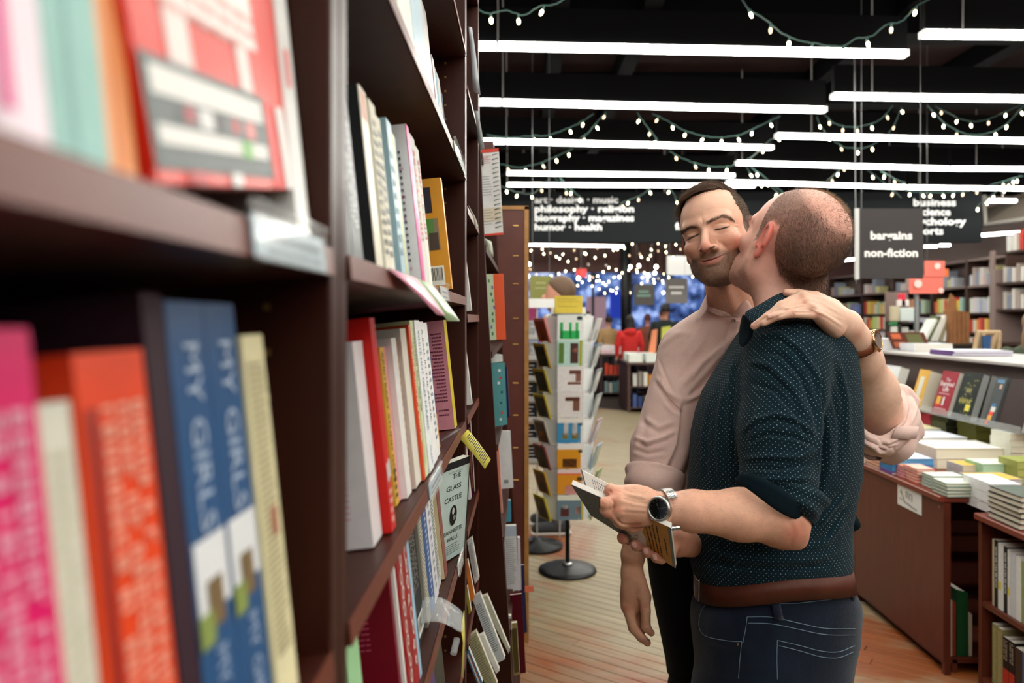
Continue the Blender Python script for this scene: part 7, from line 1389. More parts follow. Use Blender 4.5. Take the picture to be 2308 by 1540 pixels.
# button-free dark fold of the shirt front under the collar
sheet('collar_inside', [Wc([(1676, 703, 1.505), (1672, 716, 1.53), (1668, 735, 1.55), (1664, 770, 1.54)]), Wc([(1694, 733, 1.475), (1700, 748, 1.49), (1690, 768, 1.50), (1672, 788, 1.51)])], NAVYIN, oB, .0015)
# rolled cuff at the near elbow
cuffn = sheet('rolled_cuff', [Wc([(1657, 1076, 1.375), (1690, 1096, 1.345), (1730, 1128, 1.335), (1775, 1158, 1.345), (1812, 1166, 1.37), (1838, 1160, 1.42)]), Wc([(1655, 1090, 1.37), (1686, 1108, 1.338), (1724, 1142, 1.328), (1768, 1172, 1.338), (1806, 1182, 1.365), (1836, 1176, 1.42)]), Wc([(1664, 1066, 1.368), (1700, 1068, 1.338), (1745, 1090, 1.325), (1790, 1120, 1.335), (1822, 1138, 1.365), (1842, 1140, 1.42)])][::-1], NAVYIN, oB, .003)
tubecloth('sleeve_roll', Wc([(1772, 1088, 1.43), (1764, 1112, 1.425), (1750, 1138, 1.42)]), [.074, .078, .077, .073], NAVY, oB, wr=.0022, sd=5)
tubecloth('far_sleeve', [W(1735, 800, 1.76), W(1735, 950, 1.82), W(1722, 1120, 1.85)], [.07, .062, .056], NAVY, oB, wr=.003, sd=11)
tubecloth('far_cuff', Wc([(1885, 1150, 1.70), (1893, 1172, 1.69), (1888, 1196, 1.68)]), [.028, .036, .036, .028], NAVYIN, oB, wr=.003, sd=9)

# ---- arms and hands -------------------------------------------------------
def skinpart(f, lo, hi, h, base, store, paint=None, bumps=None):
    V, Q = iso(f, lo, hi, h); N = vnorm(V, Q)
    if bumps: V = folds(V, N, bumps, amp_=1.6)
    c = skincol(V, base); 
    if paint: c = paint(c, V, px(V), N)
    store.append((V, Q, c)); return V, Q, N
def bb(pts, m): P = np.array(pts); return P.min(0)-m, P.max(0)+m
# B's left forearm and hand (near)
E0 = W(1757, 1166, 1.41); E1 = W(1772, 1190, 1.405); M1 = W(1668, 1160, 1.385); W1 = W(1505, 1147, 1.36); W0 = W(1560, 1152, 1.365)
kn = Wc([(1392, 1112, 1.345), (1390, 1128, 1.325), (1392, 1150, 1.325), (1402, 1172, 1.335)])   # knuckles index..little
IP = Wc([(1376, 1104, 1.335), (1362, 1135, 1.312), (1372, 1168, 1.33), (1400, 1190, 1.345)])
def fHB1(P):
    d = smin(rc(P, E0, M1, .050, .0445), rc(P, M1, W0, .0445, .0355), .02); d = smin(d, el(P, E1, (.034, .038, .033)), .02); d = smin(d, rc(P, E1, W(1797, 1216, 1.41), .022, .018), .02)
    d = smin(d, rc(P, W(1762, 1110, 1.43), E0, .040, .050), .02)
    w_ = rc(P, W0, W1, .0355, .029, .82, [0, 1, 0]); d = smin(d, w_, .015)
    q = rc(P, W1, W(1440, 1140, 1.345), .028, .030, .75, [0.1, 1, 0]); q = smin(q, rc(P, W(1450, 1125, 1.35), kn[0], .021, .0125, .85, [0, 1, 0]), .012)
    q = smin(q, rc(P, W(1448, 1138, 1.345), kn[1], .022, .0130), .012); q = smin(q, rc(P, W(1448, 1150, 1.345), kn[2], .022, .0130), .012); q = smin(q, rc(P, W(1448, 1160, 1.35), kn[3], .020, .0120), .012)
    q = smin(q, el(P, W(1425, 1138, 1.345), (.036, .020, .034)), .012)
    d = smin(d, q, .012)
    # index over the page edge, middle curled down in front of the cover, ring and little under the hand
    d = smin(d, finger(P, [kn[0], IP[0], W(1372, 1112, 1.35), W(1378, 1122, 1.37)], [.0118, .0100, .0088, .008]), .006)
    m = finger(P, [kn[1], IP[1], W(1364, 1150, 1.318), W(1367, 1157, 1.322)], [.0122, .0098, .0090, .0078]); d = smin(d, m, .004)
    r_ = finger(P, [kn[2], W(1383, 1160, 1.325), W(1395, 1178, 1.345), W(1415, 1186, 1.36)], [.0120, .0100, .009, .008]); d = smin(d, r_, .005)
    l_ = finger(P, [kn[3], W(1408, 1182, 1.345), W(1425, 1190, 1.352), W(1443, 1189, 1.352)], [.0110, .0090, .0078, .0066]); d = smin(d, l_, .004)
    for k in kn[:3]: d = smin(d, el(P, k+np.array([.001, -.003, .001]), (.010, .010, .010)), .006)
    return d
def redden(pts, col='c4604e', r=9, a=.45, near=None):
    def f(c, V, p, N):
        for x, y, *rr in pts: c = lerp(c, a*np.exp(-(((p-[x, y])/(rr[0] if rr else r))**2).sum(1)), col)
        return c
    return f
FLD1 = [([(1388, 1106), (1420, 1116), (1460, 1124)], 4, 1.0), ([(1396, 1122), (1430, 1132), (1470, 1138)], 3.5, -.7), ([(1398, 1148), (1430, 1150), (1462, 1152)], 4, .7), ([(1378, 1122), (1384, 1136), (1380, 1150)], 3, -2.0), ([(1370, 1106), (1380, 1112)], 2.5, -1.2),
 ([(1361, 1128), (1368, 1131)], 1.6, -.6), ([(1385, 1165), (1400, 1182), (1425, 1186), (1445, 1182)], 3, -1.6), ([(1512, 1105), (1516, 1150), (1510, 1192)], 3, -.6), ([(1790, 1168), (1800, 1200), (1790, 1235)], 8, .8)]
V1, Q1, N1 = skinpart(fHB1, [.13, 1.28, 1.01], [.545, 1.50, 1.225], .0019, 'e6b094', BODY_B, redden([(1392, 1110), (1390, 1128, 8), (1396, 1150, 10), (1372, 1108), (1364, 1135, 10), (1372, 1165, 9), (1440, 1189, 10), (1430, 1185, 14), (1790, 1215, 32), (1800, 1195, 25)]), FLD1)
# B's right hand from below the book (far side of it)
def nail(P): return P
rt = [[(x+34, y-4, 1.455), (x+14, y+4, 1.43), (x+3, y+3, 1.405+i*.004), (x, y, 1.397+i*.004)] for i, (x, y) in enumerate([(1401, 1211), (1431, 1227), (1456, 1242), (1476, 1255)])]
RTP = [Wc(t) for t in rt]
def fHB2(P):
    d = smin(rc(P, W(1700, 1225, 1.80), W(1572, 1228, 1.66), .036, .027), rc(P, W(1572, 1228, 1.66), W(1545, 1226, 1.53), .027, .026), .01); d = smin(d, el(P, W(1528, 1222, 1.495), (.036, .022, .030)), .015)
    for i, t in enumerate(RTP):
        d = smin(d, finger(P, [W(1522, 1206+i*7, 1.485)]+t, [.012, .0105, .0100, .0095-(i == 3)*.001, .0085], .004), .004)
    return d
V2, Q2, N2 = skinpart(fHB2, *bb([W(1380, 1190, 1.34), W(1700, 1290, 1.84)], .03), .0021, 'd09880', BODY_B, redden([(1400, 1212), (1432, 1228), (1456, 1242), (1476, 1256)], r=11, a=.5))
# A's right arm hanging, relaxed hand
F0 = W(1476, 1070, 1.755); F1 = W(1455, 1160, 1.74); F2 = W(1427, 1250, 1.735); WR = W(1424, 1292, 1.73)
def fHA1(P):
    d = smin(rc(P, F0, F1, .048, .043), rc(P, F1, F2, .043, .0265), .02); d = smin(d, rc(P, F2, WR, .0265, .0235, .85, [0, 1, 0]), .01)
    pal = el(P, W(1426, 1340, 1.725), (.026, .020, .048)); pal = smin(pal, rc(P, W(1440, 1310, 1.72), W(1452, 1345, 1.71), .017, .015), .012)
    pal = smin(pal, rc(P, WR, W(1413, 1368, 1.725), .022, .0135), .012); d = smin(d, pal, .012)
    d = smin(d, finger(P, Wc([(1414, 1366, 1.72), (1427, 1416, 1.71), (1444, 1436, 1.705), (1459, 1449, 1.703)]), [.0130, .0108, .0098, .0082]), .005)
    d = smin(d, finger(P, Wc([(1452, 1345, 1.71), (1455, 1378, 1.70), (1456, 1414, 1.70), (1468, 1427, 1.70)]), [.0145, .0112, .0105, .0075]), .006)
    d = smin(d, finger(P, Wc([(1420, 1368, 1.735), (1436, 1408, 1.735), (1444, 1424, 1.73), (1440, 1428, 1.72)]), [.0125, .0098, .009, .008]), .004)
    d = smin(d, finger(P, Wc([(1428, 1366, 1.745), (1440, 1398, 1.745), (1440, 1412, 1.735), (1434, 1416, 1.725)]), [.0118, .0092, .0085, .0075]), .004)
    d = smin(d, finger(P, Wc([(1432, 1362, 1.752), (1440, 1388, 1.752), (1438, 1400, 1.742), (1434, 1404, 1.735)]), [.0105, .0082, .0075, .007]), .004)
    return d
V3, Q3, N3 = skinpart(fHA1, *bb([W(1392, 1060, 1.68), W(1500, 1470, 1.80)], .035), .0019, 'd6a284', BODY_A, redden([(1412, 1372), (1455, 1368), (1463, 1448), (1468, 1426)], r=10, a=.35), [([(1437, 1352), (1441, 1372)], 3.5, -1.5), ([(1450, 1370), (1462, 1372)], 2, -.5), ([(1450, 1412), (1462, 1410)], 2, -.5), ([(1418, 1418), (1430, 1424)], 2, -.5)])
# A's left forearm coming up behind B, hand lying on B's shoulder
def onB(x, y, off, Yd=1.5): return hit(bB, x, y, off, Yd)
EL = W(1985, 948, 1.765); G1 = W(1962, 880, 1.70); G2 = W(1942, 812, 1.62); G3 = W(1926, 762, 1.555); HW = W(1905, 735, 1.535)
kA = Wc([(1806, 668, 1.475), (1812, 682, 1.462), (1826, 696, 1.452), (1842, 710, 1.452)])
fin = [[(1760, 690, 1.462), (1733, 712, 1.462), (1716, 729, 1.475)], [(1762, 697, 1.448), (1728, 716, 1.452), (1700, 735, 1.462)], [(1776, 704, 1.440), (1746, 714, 1.443), (1722, 728, 1.450)], [(1788, 707, 1.435), (1758, 712, 1.437), (1735, 715, 1.442)]]
def fHA2(P):
    d = smin(rc(P, EL, G1, .058, .053), rc(P, G1, G2, .053, .040), .03); d = smin(d, rc(P, W(1992, 925, 1.83), EL, .042, .052), .02); d = smin(d, rc(P, G2, G3, .040, .030), .02); d = smin(d, rc(P, G3, HW, .031, .034), .01)
    pal = None
    for i, k in enumerate(kA):
        s_ = rc(P, W(1890-3*i, 712+9*i, 1.515-.006*i), k, .021, .0118); pal = s_ if pal is None else smin(pal, s_, .007)
    pal = smin(pal, el(P, W(1862, 702, 1.492), (.040, .020, .024), eulm(0, 24, 0)), .012); d = smin(d, smin(pal, rc(P, HW, W(1880, 712, 1.51), .028, .023), .01), .012)
    rr = [.0108, .0092, .0082, .0072]
    for i in range(4):
        s_ = finger(P, [kA[i]]+Wc(fin[i]), [rr[0]-(i == 3)*.0015, rr[1]-(i == 3)*.0012, rr[2]-(i == 3)*.001, rr[3]-(i == 3)*.001], .004); d = smin(d, s_, .002)
    d = smin(d, finger(P, Wc([(1880, 690, 1.52), (1838, 669, 1.50), (1800, 663, 1.495), (1773, 660, 1.50)]), [.014, .0108, .0098, .0078]), .006)
    for k in kA: d = smin(d, el(P, k+np.array([.0, -.004, .002]), (.009, .0085, .008)), .006)
    return d
FLD2 = [([(1812, 670), (1850, 682), (1895, 708)], 3.5, .8), ([(1822, 690), (1860, 704), (1900, 728)], 3, -.6), ([(1830, 698), (1866, 714), (1900, 738)], 3, .7), ([(1788, 680), (1800, 676)], 2, -.6), ([(1790, 694), (1806, 690)], 2, -.8), ([(1783, 701), (1788, 712)], 1.6, -.6), ([(1757, 708), (1760, 716)], 1.4, -.5),
 ([(1742, 703), (1700, 733)], 1.6, -1.0), ([(1772, 706), (1725, 724)], 1.6, -1.0), ([(1815, 690), (1764, 700)], 2.0, -1.4), ([(1800, 674), (1762, 690)], 2.0, -1.2), ([(1830, 704), (1790, 705)], 2.0, -1.2)]
V4, Q4, N4 = skinpart(fHA2, *bb([W(1690, 645, 1.43), W(2060, 1010, 1.83)], .02), .0019, 'ecbfa6', BODY_A, redden([(1806, 668), (1814, 683), (1828, 697), (1788, 706), (1842, 710), (1733, 714), (1700, 734), (1772, 661), (1935, 755, 14)], r=8, a=.38), FLD2)
# nails
NL = M('nail', 'e0b0a4', rough=.25, coat=.3)
def nails(V, Q, L, parent):
    bv = bvh(V, Q)
    for (x, y, r, ang) in L:
        mb = MB(); P = []; c, s_ = math.cos(math.radians(ang)), math.sin(math.radians(ang))
        for i in range(7):
            for j in range(5):
                u, v = (i-3)/3*r*1.25, (j-2)/2*r*(.95-.12*abs(i-3)/3); P.append(hit(bv, x+u*c-v*s_, y+u*s_+v*c, .0006))
        mb.add(P, [(i*5+j, i*5+j+1, (i+1)*5+j+1, (i+1)*5+j) for i in range(6) for j in range(4)]); mb.build('fingernail', NL, parent, True)
nails(V4, Q4, [(1738, 712, 4.5, 170), (1704, 729, 4.0, 138)], pA)
nails(V2, Q2, [(1430, 1229, 5.5, 80), (1456, 1243, 5.5, 80), (1476, 1256, 5, 80)], pB)
nails(V3, Q3, [(1459, 1443, 4.5, 35)], pA)
# fine hair on the forearms
def armhair(V, N, n, d, keep, name, parent, col='6a4630', L=.008):
    m = keep(px(V)) & (N[:, 1] < .4); cb = np.array(d, float); strands(V, N, m, n, nrm(cb), .35, L, .00007, col, name, parent, .35)
armhair(V1, N1, 2600, (.9, 0, -.35), lambda p: (p[:, 0] > 1400) & (p[:, 0] < 1775), 'arm_hair', pB)
armhair(V4, N4, 1500, (.5, 0, -1), lambda p: (p[:, 0] > 1850) & (p[:, 1] < 930), 'arm_hair', pA, '7a553c', .006)
armhair(V3, N3, 900, (.2, 0, -1), lambda p: (p[:, 1] > 1120) & (p[:, 1] < 1350), 'arm_hair', pA)
# A's second cuff, crumpled round the elbow
tubecloth('rolled_sleeve', Wc([(2035, 895, 1.83), (2015, 945, 1.80), (1990, 985, 1.775), (1962, 1005, 1.76)]), [.040, .066, .064, .045], PINK, oA, wr=.005, sd=4)
dsheet('sleeve_fold', [Wc([(2020, 868, 1.80), (2035, 905, 1.74), (2034, 945, 1.71), (2012, 968, 1.69), (1985, 982, 1.68), (1950, 968, 1.68), (1922, 938, 1.69)]), Wc([(2034, 872, 1.80), (2055, 915, 1.74), (2050, 955, 1.70), (2020, 985, 1.675), (1985, 1003, 1.665), (1945, 988, 1.67), (1924, 955, 1.69)]), Wc([(2040, 880, 1.82), (2072, 930, 1.76), (2066, 968, 1.72), (2030, 1005, 1.69), (1990, 1024, 1.68), (1950, 1010, 1.69), (1926, 975, 1.72)]), Wc([(2030, 900, 1.86), (2060, 950, 1.82), (2046, 1000, 1.78), (2010, 1028, 1.75), (1985, 1030, 1.74), (1950, 1020, 1.75), (1930, 990, 1.78)])], PINK, oA, .003, [([(1930, 945), (1960, 975), (1990, 985)], 3, -2.5), ([(1935, 965), (1960, 990), (2000, 1000), (2030, 985)], 4, 3.5), ([(1940, 985), (1975, 1005), (2000, 1018)], 4, -4), ([(1950, 1000), (1990, 1010), (2025, 1000)], 3, 3), ([(2000, 990), (2018, 1022)], 1.5, -2), ([(2040, 880), (2052, 915), (2040, 950), (2015, 975)], 3, -3.5), ([(2050, 890), (2062, 925), (2050, 960)], 4, 3.5), ([(1960, 1000), (1985, 1022)], 5, 4), ([(1975, 990), (2005, 1010)], 4, -4)])
sheet('cuff_tab', [Wc([(2020, 962, 1.672), (2045, 960, 1.675), (2070, 962, 1.70)]), Wc([(2008, 988, 1.668), (2038, 990, 1.672), (2064, 990, 1.70)])], PINK, oA, .003, 0)

# ---- trousers, belt
JN = M('denim', '131d2e', rough=.9, spec=.12, bump=.5, bscale=900, noise=.28, nscale=30, sheen=.2, stretch=(1, 1, .35))
rJ = rows([(1325, 1583, 1906), (1350, 1578, 1912), (1375, 1567, 1926), (1400, 1562, 1930), (1440, 1561, 1928), (1490, 1563, 1925), (1540, 1567, 1915), (1600, 1575, 1905), (1680, 1590, 1890)], 1.62, .135)
lg = [W(1655, 1640, 1.60), W(1810, 1640, 1.66)]
ft = [(lg[0][0]-.01, 1.58), (lg[1][0]+.01, 1.68)]
def fJ(P):
    d = prof(hipz(P, .92, .80), rJ, 2.3)
    for l, (fx, fy) in zip(lg, ft): d = smin(d, smin(rc(P, l+np.array([0, 0, .06]), (l[0], fy, .48), .092, .062), rc(P, (l[0], fy, .48), (fx, fy, .09), .062, .058), .03), .03)
    return np.maximum(d, .03-P[:, 2])
VJ, QJ = iso(fJ, [.30, 1.42, .02], [.76, 1.86, .97], .0055); NJ = vnorm(VJ, QJ); VJ = VJ+NJ*(.0012*vnoise(VJ, 25, 8))[:, None]
VJ = folds(VJ, NJ, [([(1600, 1440), (1640, 1455), (1700, 1450)], 9, 2), ([(1700, 1480), (1750, 1500)], 9, 2), ([(1640, 1500), (1700, 1520), (1740, 1540)], 10, -2)])
oJ = nmesh('jeans', VJ, QJ, JN, pB); bJ = bvh(VJ, QJ)
ST = M('pale_stitching', '6e8494', rough=.9)
seam(bJ, 'pocket_stitching', [spl([(1590, 1362), (1578, 1385), (1576, 1415), (1592, 1435), (1640, 1445), (1672, 1447)]), spl([(1672, 1447), (1668, 1480), (1664, 1530)]), [(1596, 1353), (1660, 1358), (1735, 1362), (1800, 1360), (1870, 1352), (1912, 1340)],
    spl([(1684, 1391), (1740, 1392), (1800, 1405), (1860, 1417), (1928, 1418)]), spl([(1684, 1391), (1680, 1420), (1674, 1450)]), spl([(1686, 1405), (1740, 1407), (1800, 1419), (1860, 1431), (1926, 1432)]), spl([(1752, 1444), (1800, 1455), (1850, 1468), (1890, 1470), (1926, 1456)]), spl([(1752, 1444), (1751, 1480), (1752, 1532)]), spl([(1756, 1456), (1800, 1467), (1850, 1481), (1890, 1483), (1924, 1470)])], .0008, ST, oJ, .0004)
button(hit(bJ, 1663, 1453, .001), .0022, M('brass', 'b08a50', rough=.3, metal=1), oJ, name='rivet')
BL = M('belt_leather', '54281a', spec=.3, rough=.5, bump=.3, bscale=120, noise=.12, nscale=40)
def band(name, top, bot, bv, mat, parent, off, Yd, thick):
    A = np.array(spl(top, 8)); B = np.array(spl(bot, 8)); g = []
    for a, b in zip(A, B): g.append([hit(bv, *(a+(b-a)*t), off, Yd) for t in (0, .33, .66, 1)])
    o = sheet(name, g, mat, parent, thick, 0); return o
tp_ = [(1580, 1303), (1650, 1305), (1730, 1308), (1800, 1313), (1850, 1308), (1893, 1292)]; bt_ = [(1584, 1350), (1650, 1353), (1735, 1354), (1800, 1351), (1850, 1341), (1905, 1321)]
# the belt runs right round the waist
def ring(name, z0, z1, rws, grow, mat, parent, n=72, slope=0):
    V = []
    for k in range(n):
        th = 2*math.pi*k/n
        for zz in (z0, z1):
            R_ = np.array(sorted(rws)); cx, cy, a, b = [np.interp(zz, R_[:, 0], R_[:, i]) for i in (1, 2, 3, 4)]; c, s_ = math.cos(th), math.sin(th); q = (abs(c)**2.3+abs(s_)**2.3)**(-1/2.3)
            x_ = cx+(a+grow)*c*q; y_ = cy+(b+grow)*s_*q; V.append((x_, y_, zz-(.030*min(((x_-.535)/.16)**2, 1.6)-.012*(x_-.535)/.16)))
    o = mesh(name, V, [(2*k, 2*((k+1) % n), 2*((k+1) % n)+1, 2*k+1) for k in range(n)], mat, parent, True); md = o.modifiers.new('s', 'SOLIDIFY'); md.thickness = .0035; md.offset = 1; return o
yb = 1.62-.145; zt = EH-(1306-CY)/F*yb; zb = EH-(1354-CY)/F*yb
rJb = rJ+rB[-4:]
ring('belt', zb, zt, rows([(1290, 1572, 1900), (1360, 1572, 1912)], 1.62, .143), .001, BL, pB)
bk = W(1571, 1326, 1.56)
MB().bev(bk, (.006, .034, .045), .0015).bev(bk+[0, -.004, 0], (.010, .004, .042), .001).build('buckle', M('steel', 'b8b8b8', rough=.25, metal=1), pB)
def loop(P0, P1, w):
    p = [hit(bJ, *(np.array(P0)*(1-t)+np.array(P1)*t), .009, 1.47) for t in np.linspace(0, 1, 8)]
    a = np.array([w, 0, 0]); return sheet('belt_loop', [[q-a, q, q+a] for q in p], JN, oJ, .003, 0)
loop((1737, 1310), (1757, 1398), .0085); loop((1899, 1292), (1924, 1354), .004)
for i, (fx, fy) in enumerate(ft):
    def fs(P): return np.maximum(smin(rc(P, (fx-.0, fy+.03, .055), (fx-.10, fy+.10, .045), .05, .042, .8, [0, 0, 1]), rc(P, (fx, fy, .05), (fx, fy, .10), .05, .05), .02), .012-P[:, 2])
    V, Q = iso(fs, [fx-.2, fy-.12, 0], [fx+.1, fy+.2, .2], .006); nmesh('shoe', V, Q, M('dark_shoe', '2a2420', rough=.5), pB)
    MB().bev((fx-.045, fy+.05, .008), (.2, .17, .014), .004).build('shoe_sole', M('shoe_sole', '1a1512', rough=.7), pB)
# A's black trousers and shoes
BK = M('black_cloth', '07080a', rough=.95, spec=.08, bump=.3, bscale=700, sheen=.1)
rT = rows([(1120, 1478, 1840), (1200, 1462, 1840), (1260, 1456, 1840), (1340, 1464, 1836), (1400, 1474, 1834), (1480, 1490, 1830), (1560, 1505, 1826)], 1.87, .12)
lT = [W(1585, 1560, 1.86), W(1745, 1560, 1.90)]
def fT(P):
    d = prof(P, rT, 2.3)
    for l in lT: d = smin(d, smin(rc(P, l, (l[0], l[1], .48), .088, .06), rc(P, (l[0], l[1], .48), (l[0], l[1]+.02, .09), .06, .055), .03), .03)
    return np.maximum(d, .03-P[:, 2])
V, Q = iso(fT, [.24, 1.70, .02], [.80, 2.05, 1.06], .0065); nmesh('trousers', V, Q, BK, pA)
for l in lT:
    def fs(P): return np.maximum(smin(rc(P, (l[0], l[1]-.03, .055), (l[0]-.03, l[1]-.14, .045), .05, .042, .8, [0, 0, 1]), rc(P, (l[0], l[1]+.02, .05), (l[0], l[1]+.02, .10), .05, .05), .02), .012-P[:, 2])
    V, Q = iso(fs, [l[0]-.15, l[1]-.25, 0], [l[0]+.12, l[1]+.12, .2], .006); nmesh('shoe', V, Q, M('dark_shoe', '2a2420', rough=.5), pA)
# join the skin pieces of each man into one body, with a plain trunk inside the clothes
for store, par, rws, Yc, base in ((BODY_A, pA, rA, 1.86, 'd8a388'), (BODY_B, pB, rB, 1.62, 'dd9c86')):
    R_ = [(z, cx, cy, max(a-.03, .03), max(b-.03, .02)) for z, cx, cy, a, b in rws]
    ARM = [(sh, elA, .045, .040), (elA, F0, .040, .042), (s2, W(1935, 880, 1.90), .045, .045), (W(1935, 880, 1.90), W(1992, 925, 1.83), .045, .040), (nA1, (R_[-2][1], Yc, 1.40), .05, .06)] if store is BODY_A else [(shB, E0, .045, .042), (shB2, W(1725, 1120, 1.84), .045, .04), (W(1725, 1120, 1.84), W(1700, 1225, 1.80), .04, .034), (nB1, (R_[-2][1], Yc, 1.40), .05, .06)]
    def ft_(P):
        d = prof(P, R_, 2.2)
        for a, b, ra, rb in ARM: d = smin(d, rc(P, a, b, ra, rb), .01)
        return d
    V, Q = iso(ft_, [R_[0][1]-.35, Yc-.35, .75], [R_[0][1]+.45, Yc+.35, 1.56], .011); store.append((V, Q, skincol(V, base)))
    n = 0; VV = []; QQ = []; CC = []
    for V, Q, c in store: VV.append(V); QQ.append(Q+n); CC.append(c); n += len(V)
    nmesh('body', np.concatenate(VV), np.concatenate(QQ), SK, par, np.clip(np.concatenate(CC), 0, 1))

# ---- watches and the book
GOLD = M('rose_gold', 'd9a978', rough=.25, metal=1)
def watch(c, axis, nrm_, r, band_r, bandw, strapmat, casemat, dialcol, label, loc, ryz=1.0, links=0, bc=None, ra=None, rn=None):
    w_ = empty('wristwatch', loc, label, 'watch', None, world=True); n = nrm(nrm_); t = nrm(np.array(axis)-n*(np.array(axis)@n)); s_ = np.cross(t, n); c = np.array(c)
    bc = c-n*band_r if bc is None else np.array(bc)
    V = []; m = 56; t0, s0, n0 = t, s_, n
    if ra is not None: t = nrm(ra); n = nrm(np.array(rn)-t*(np.array(rn)@t)); s_ = np.cross(t, n)
    if links:
        for k in range(m):
            th = 2*math.pi*(k+.5)/m
            if math.cos(th) > .72: continue
            for q in range(5):
                ctr = bc+(band_r+.0012)*(math.cos(th)*n+math.sin(th)*s_*ryz)+t*((q-2)/2.6*bandw/2)+(nrm(math.cos(th+.001)*s_-math.sin(th)*n))*((q % 2)*.0012)
                R_ = np.stack([t, nrm(math.cos(th)*s_-math.sin(th)*n), nrm(math.cos(th)*n+math.sin(th)*s_)], 1); MB.box(mbk, ctr, (bandw/5.6, band_r*2*math.pi/m*.86, .0026), R_)
        mbk.build('bracelet', strapmat, w_)
    else:
        for k in range(m):
            th = 2*math.pi*k/m; d_ = math.cos(th)*n+math.sin(th)*s_*ryz
            V += [bc+d_*band_r-t*bandw/2, bc+d_*(band_r+.0026)-t*bandw/2, bc+d_*(band_r+.0026)+t*bandw/2, bc+d_*band_r+t*bandw/2]
        Fc = [(4*k+a, 4*((k+1) % m)+a, 4*((k+1) % m)+(a+1) % 4, 4*k+(a+1) % 4) for k in range(m) for a in range(4)]
        mesh('strap', V, Fc, strapmat, w_, True)
    t, s_, n = t0, s0, n0
    def disc(rr, z, name, mat, par, n_=40):
        V = [c+r*q*(math.cos(2*math.pi*k/n_)*t+math.sin(2*math.pi*k/n_)*s_)+n*zz*r for q, zz in zip(rr, z) for k in range(n_)]
        return mesh(name, V, [(i*n_+k, i*n_+(k+1) % n_, (i+1)*n_+(k+1) % n_, (i+1)*n_+k) for i in range(len(rr)-1) for k in range(n_)], mat, par, True)
    cs = disc([.96, 1.06, 1.06, 1.0, .9, .86, .86], [-.25, -.2, .2, .32, .34, .28, .2], 'case', casemat, w_)
    dl = disc([.88, .001], [.2, .2], 'dial', dialcol, w_)
    mk = MB()
    for k in range(12):
        th = 2*math.pi*k/12; d_ = math.cos(th)*t+math.sin(th)*s_; R_ = np.stack([d_, np.cross(n, d_), n], 1); mk.box(c+d_*r*.74+n*r*.22, (r*.14, r*.045, r*.02), R_)
    mk.build('hour_marks', M('watch_marks', 'e8e0c8', rough=.3, metal=.3), dl)
    for a, L_, w__ in ((.9, .5, .06), (2.6, .7, .045)):
        d_ = math.cos(a)*t+math.sin(a)*s_; R_ = np.stack([d_, np.cross(n, d_), n], 1); MB().box(c+d_*r*L_*.45+n*r*.25, (r*L_, r*w__, r*.02), R_).build('hand', M('watch_marks', ''), dl)
    gl = disc([.88, .6, .001], [.29, .32, .33], 'glass', M('watch_glass', 'ffffff', rough=.02, trans=1, ior=1.3), w_)
    cr = c+t*0-s_*0+np.cross(n, t)*0; MB().tube([c+t*r*1.05, c+t*r*1.2], r*.12, 10).build('crown', casemat, w_)
    return w_
mbk = MB()
wc = W(1487, 1147, 1.312)
watch(wc, (-1, 0.1, .25), (-.58, -.80, .12), .0205, .0350, .019, STL, STL, M('dial_dark', '3a4020', rough=.15, coat=1), 'steel bracelet watch with a dark greenish dial on the dotted-shirt man\'s wrist', wc, 1.0, 1, bc=W(1505, 1149, 1.358), ra=(-.96, -.25, -.06), rn=(0, -1, 0))
bc2 = W(1924, 777, 1.578); wc2 = bc2+nrm((.78, -.6, .22))*.043
watch(wc2, (.3, .25, -.9), (.70, -.68, .22), .0215, .0415, .019, M('tan_strap', '7a3f22', rough=.5, bump=.2, bscale=300), GOLD, M('dial_cream', 'e6dcc0', rough=.3), 'rose gold watch on a tan leather strap on the pink-shirt man\'s wrist', wc2, 1.0, 0, bc=bc2, ra=(.33, .36, -.87), rn=(.8, -.5, 0))
# open paperback in the hands: spine along the lower edge, cover towards the camera and down
bk = empty('book', W(1420, 1170, 1.39), 'open paperback held by the dotted-shirt man, grey and white cover with orange end', 'book', world=True)
A_, B_, C_ = W(1287, 1092, 1.335), W(1332, 1162, 1.395), W(1523, 1281, 1.43); n0_ = np.cross(B_-A_, C_-A_); c0_ = np.array([0, 0, EH]); r0_ = W(1512, 1190, 1.)-c0_; D_ = c0_+r0_*((A_-c0_)@n0_)/(r0_@n0_)
nn_ = nrm(np.cross(D_-A_, B_-A_)); nn_ = nn_*(-1 if nn_[1] < 0 else 1)   # away from the camera
if nn_[1] < 0: nn_ = -nn_
def bq(u, v, o=0): return (A_*(1-u)+D_*u)*(1-v)+(B_*(1-u)+C_*u)*v+nn_*o
def cov(name, poly, mat, off, par): return mesh(name, [bq(u, v, off) for u, v in poly], [tuple(range(len(poly)))], mat, par)
def slab(name, q0, e, mat, par):
    V = list(q0)+[p+e for p in q0]; return mesh(name, V, [(0, 1, 2, 3), (7, 6, 5, 4), (0, 4, 5, 1), (1, 5, 6, 2), (2, 6, 7, 3), (3, 7, 4, 0)], mat, par)
PG = M('book_pages', 'e6e2da', rough=.8, noise=.06, nscale=900, stretch=(1, 1, 6))
cvr = slab('front_cover', [bq(0, 0), bq(1, 0), bq(1, 1), bq(0, 1)], nn_*.0006, M('cover_white', 'd8d2cc', rough=.3, noise=.06, nscale=60), bk)
slab('page_block', [bq(.003, .004, .0007), bq(.997, .004, .0007), bq(.997, 1, .0007), bq(.003, 1, .0007)], nn_*.009, PG, bk)
cov('cover_picture', [(0, 0), (.33, 0), (.35, .1), (.32, .16), (.36, .24), (.34, .32), (.40, .42), (.38, .5), (.44, .62), (.42, .7), (.5, .82), (.48, .9), (.53, 1), (0, 1)], M('cover_grey', '767e7d', rough=.35, noise=.3, nscale=250), -.0004, cvr)
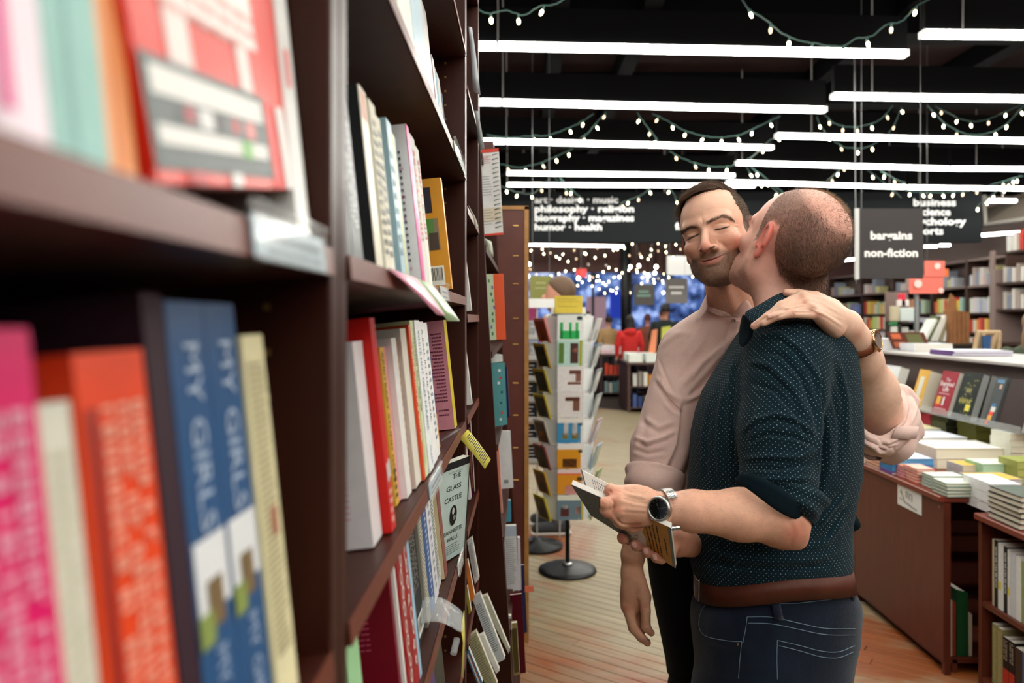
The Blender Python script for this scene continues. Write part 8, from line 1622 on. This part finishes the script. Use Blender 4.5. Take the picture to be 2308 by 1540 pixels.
cov('cover_picture', [(.66, 0), (.685, .1), (.67, .2), (.69, .35), (.665, .5), (.69, .62), (.67, .8), (.69, 1), (.965, 1), (.965, 0)], M('cover_orange', 'c8871c', rough=.3, noise=.06, nscale=80), -.0005, cvr)
cov('cover_end', [(.965, 0), (1, 0), (1, 1), (.965, 1)], M('cover_slate', '6f7876', rough=.35), -.0005, cvr)
mb = MB()
for (u0, v0, L_) in ((.72, .15, .7), (.76, .1, .8), (.80, .12, .75), (.84, .1, .82), (.91, .35, .4)):
    v = v0
    while v < v0+L_:
        w_ = rng.uniform(.02, .05); mb.add([bq(u0, v, -.0009), bq(u0+.014, v, -.0009), bq(u0+.014, v+w_, -.0009), bq(u0, v+w_, -.0009)], [(0, 1, 2, 3)]); v += w_+rng.uniform(.008, .02)
for _ in range(26):
    u, v = rng.uniform(.42, .60), rng.uniform(.35, .95); w_ = rng.uniform(.004, .010); mb.add([bq(u, v, -.0009), bq(u+w_, v, -.0009), bq(u+w_*.7, v+w_*5, -.0009), bq(u, v+w_*4, -.0009)], [(0, 1, 2, 3)])
mb.build('cover_print', M('print_dark', '2c2420', rough=.5), cvr)
G0, G1_, = W(1312, 1060, 1.395), W(1500, 1160, 1.43)
pgq = [G0, G1_, bq(1, 1, .010), bq(0, 1, .010)]; e2_ = nrm(np.cross(G1_-G0, pgq[3]-G0)); e2_ = e2_*(1 if e2_[1] > 0 else -1)
slab('page_block', pgq, e2_*.010, PG, bk); slab('back_cover', [p+e2_*.0102 for p in pgq], e2_*.0006, M('cover_white', ''), bk)
mb = MB(); 
for i in range(13):
    u = .10+.028*i
    for k in range(9):
        v0 = .10+.075*k; f_ = lambda u, v: (G0*(1-u)+G1_*u)*(1-v)+(pgq[3]*(1-u)+pgq[2]*u)*v-e2_*.0003
        mb.add([f_(u, v0), f_(u+.009, v0), f_(u+.009, v0+rng.uniform(.03, .065)), f_(u, v0+.05)], [(0, 1, 2, 3)])
mb.build('page_print', M('print_grey', '5a5a5e', rough=.8), bk)
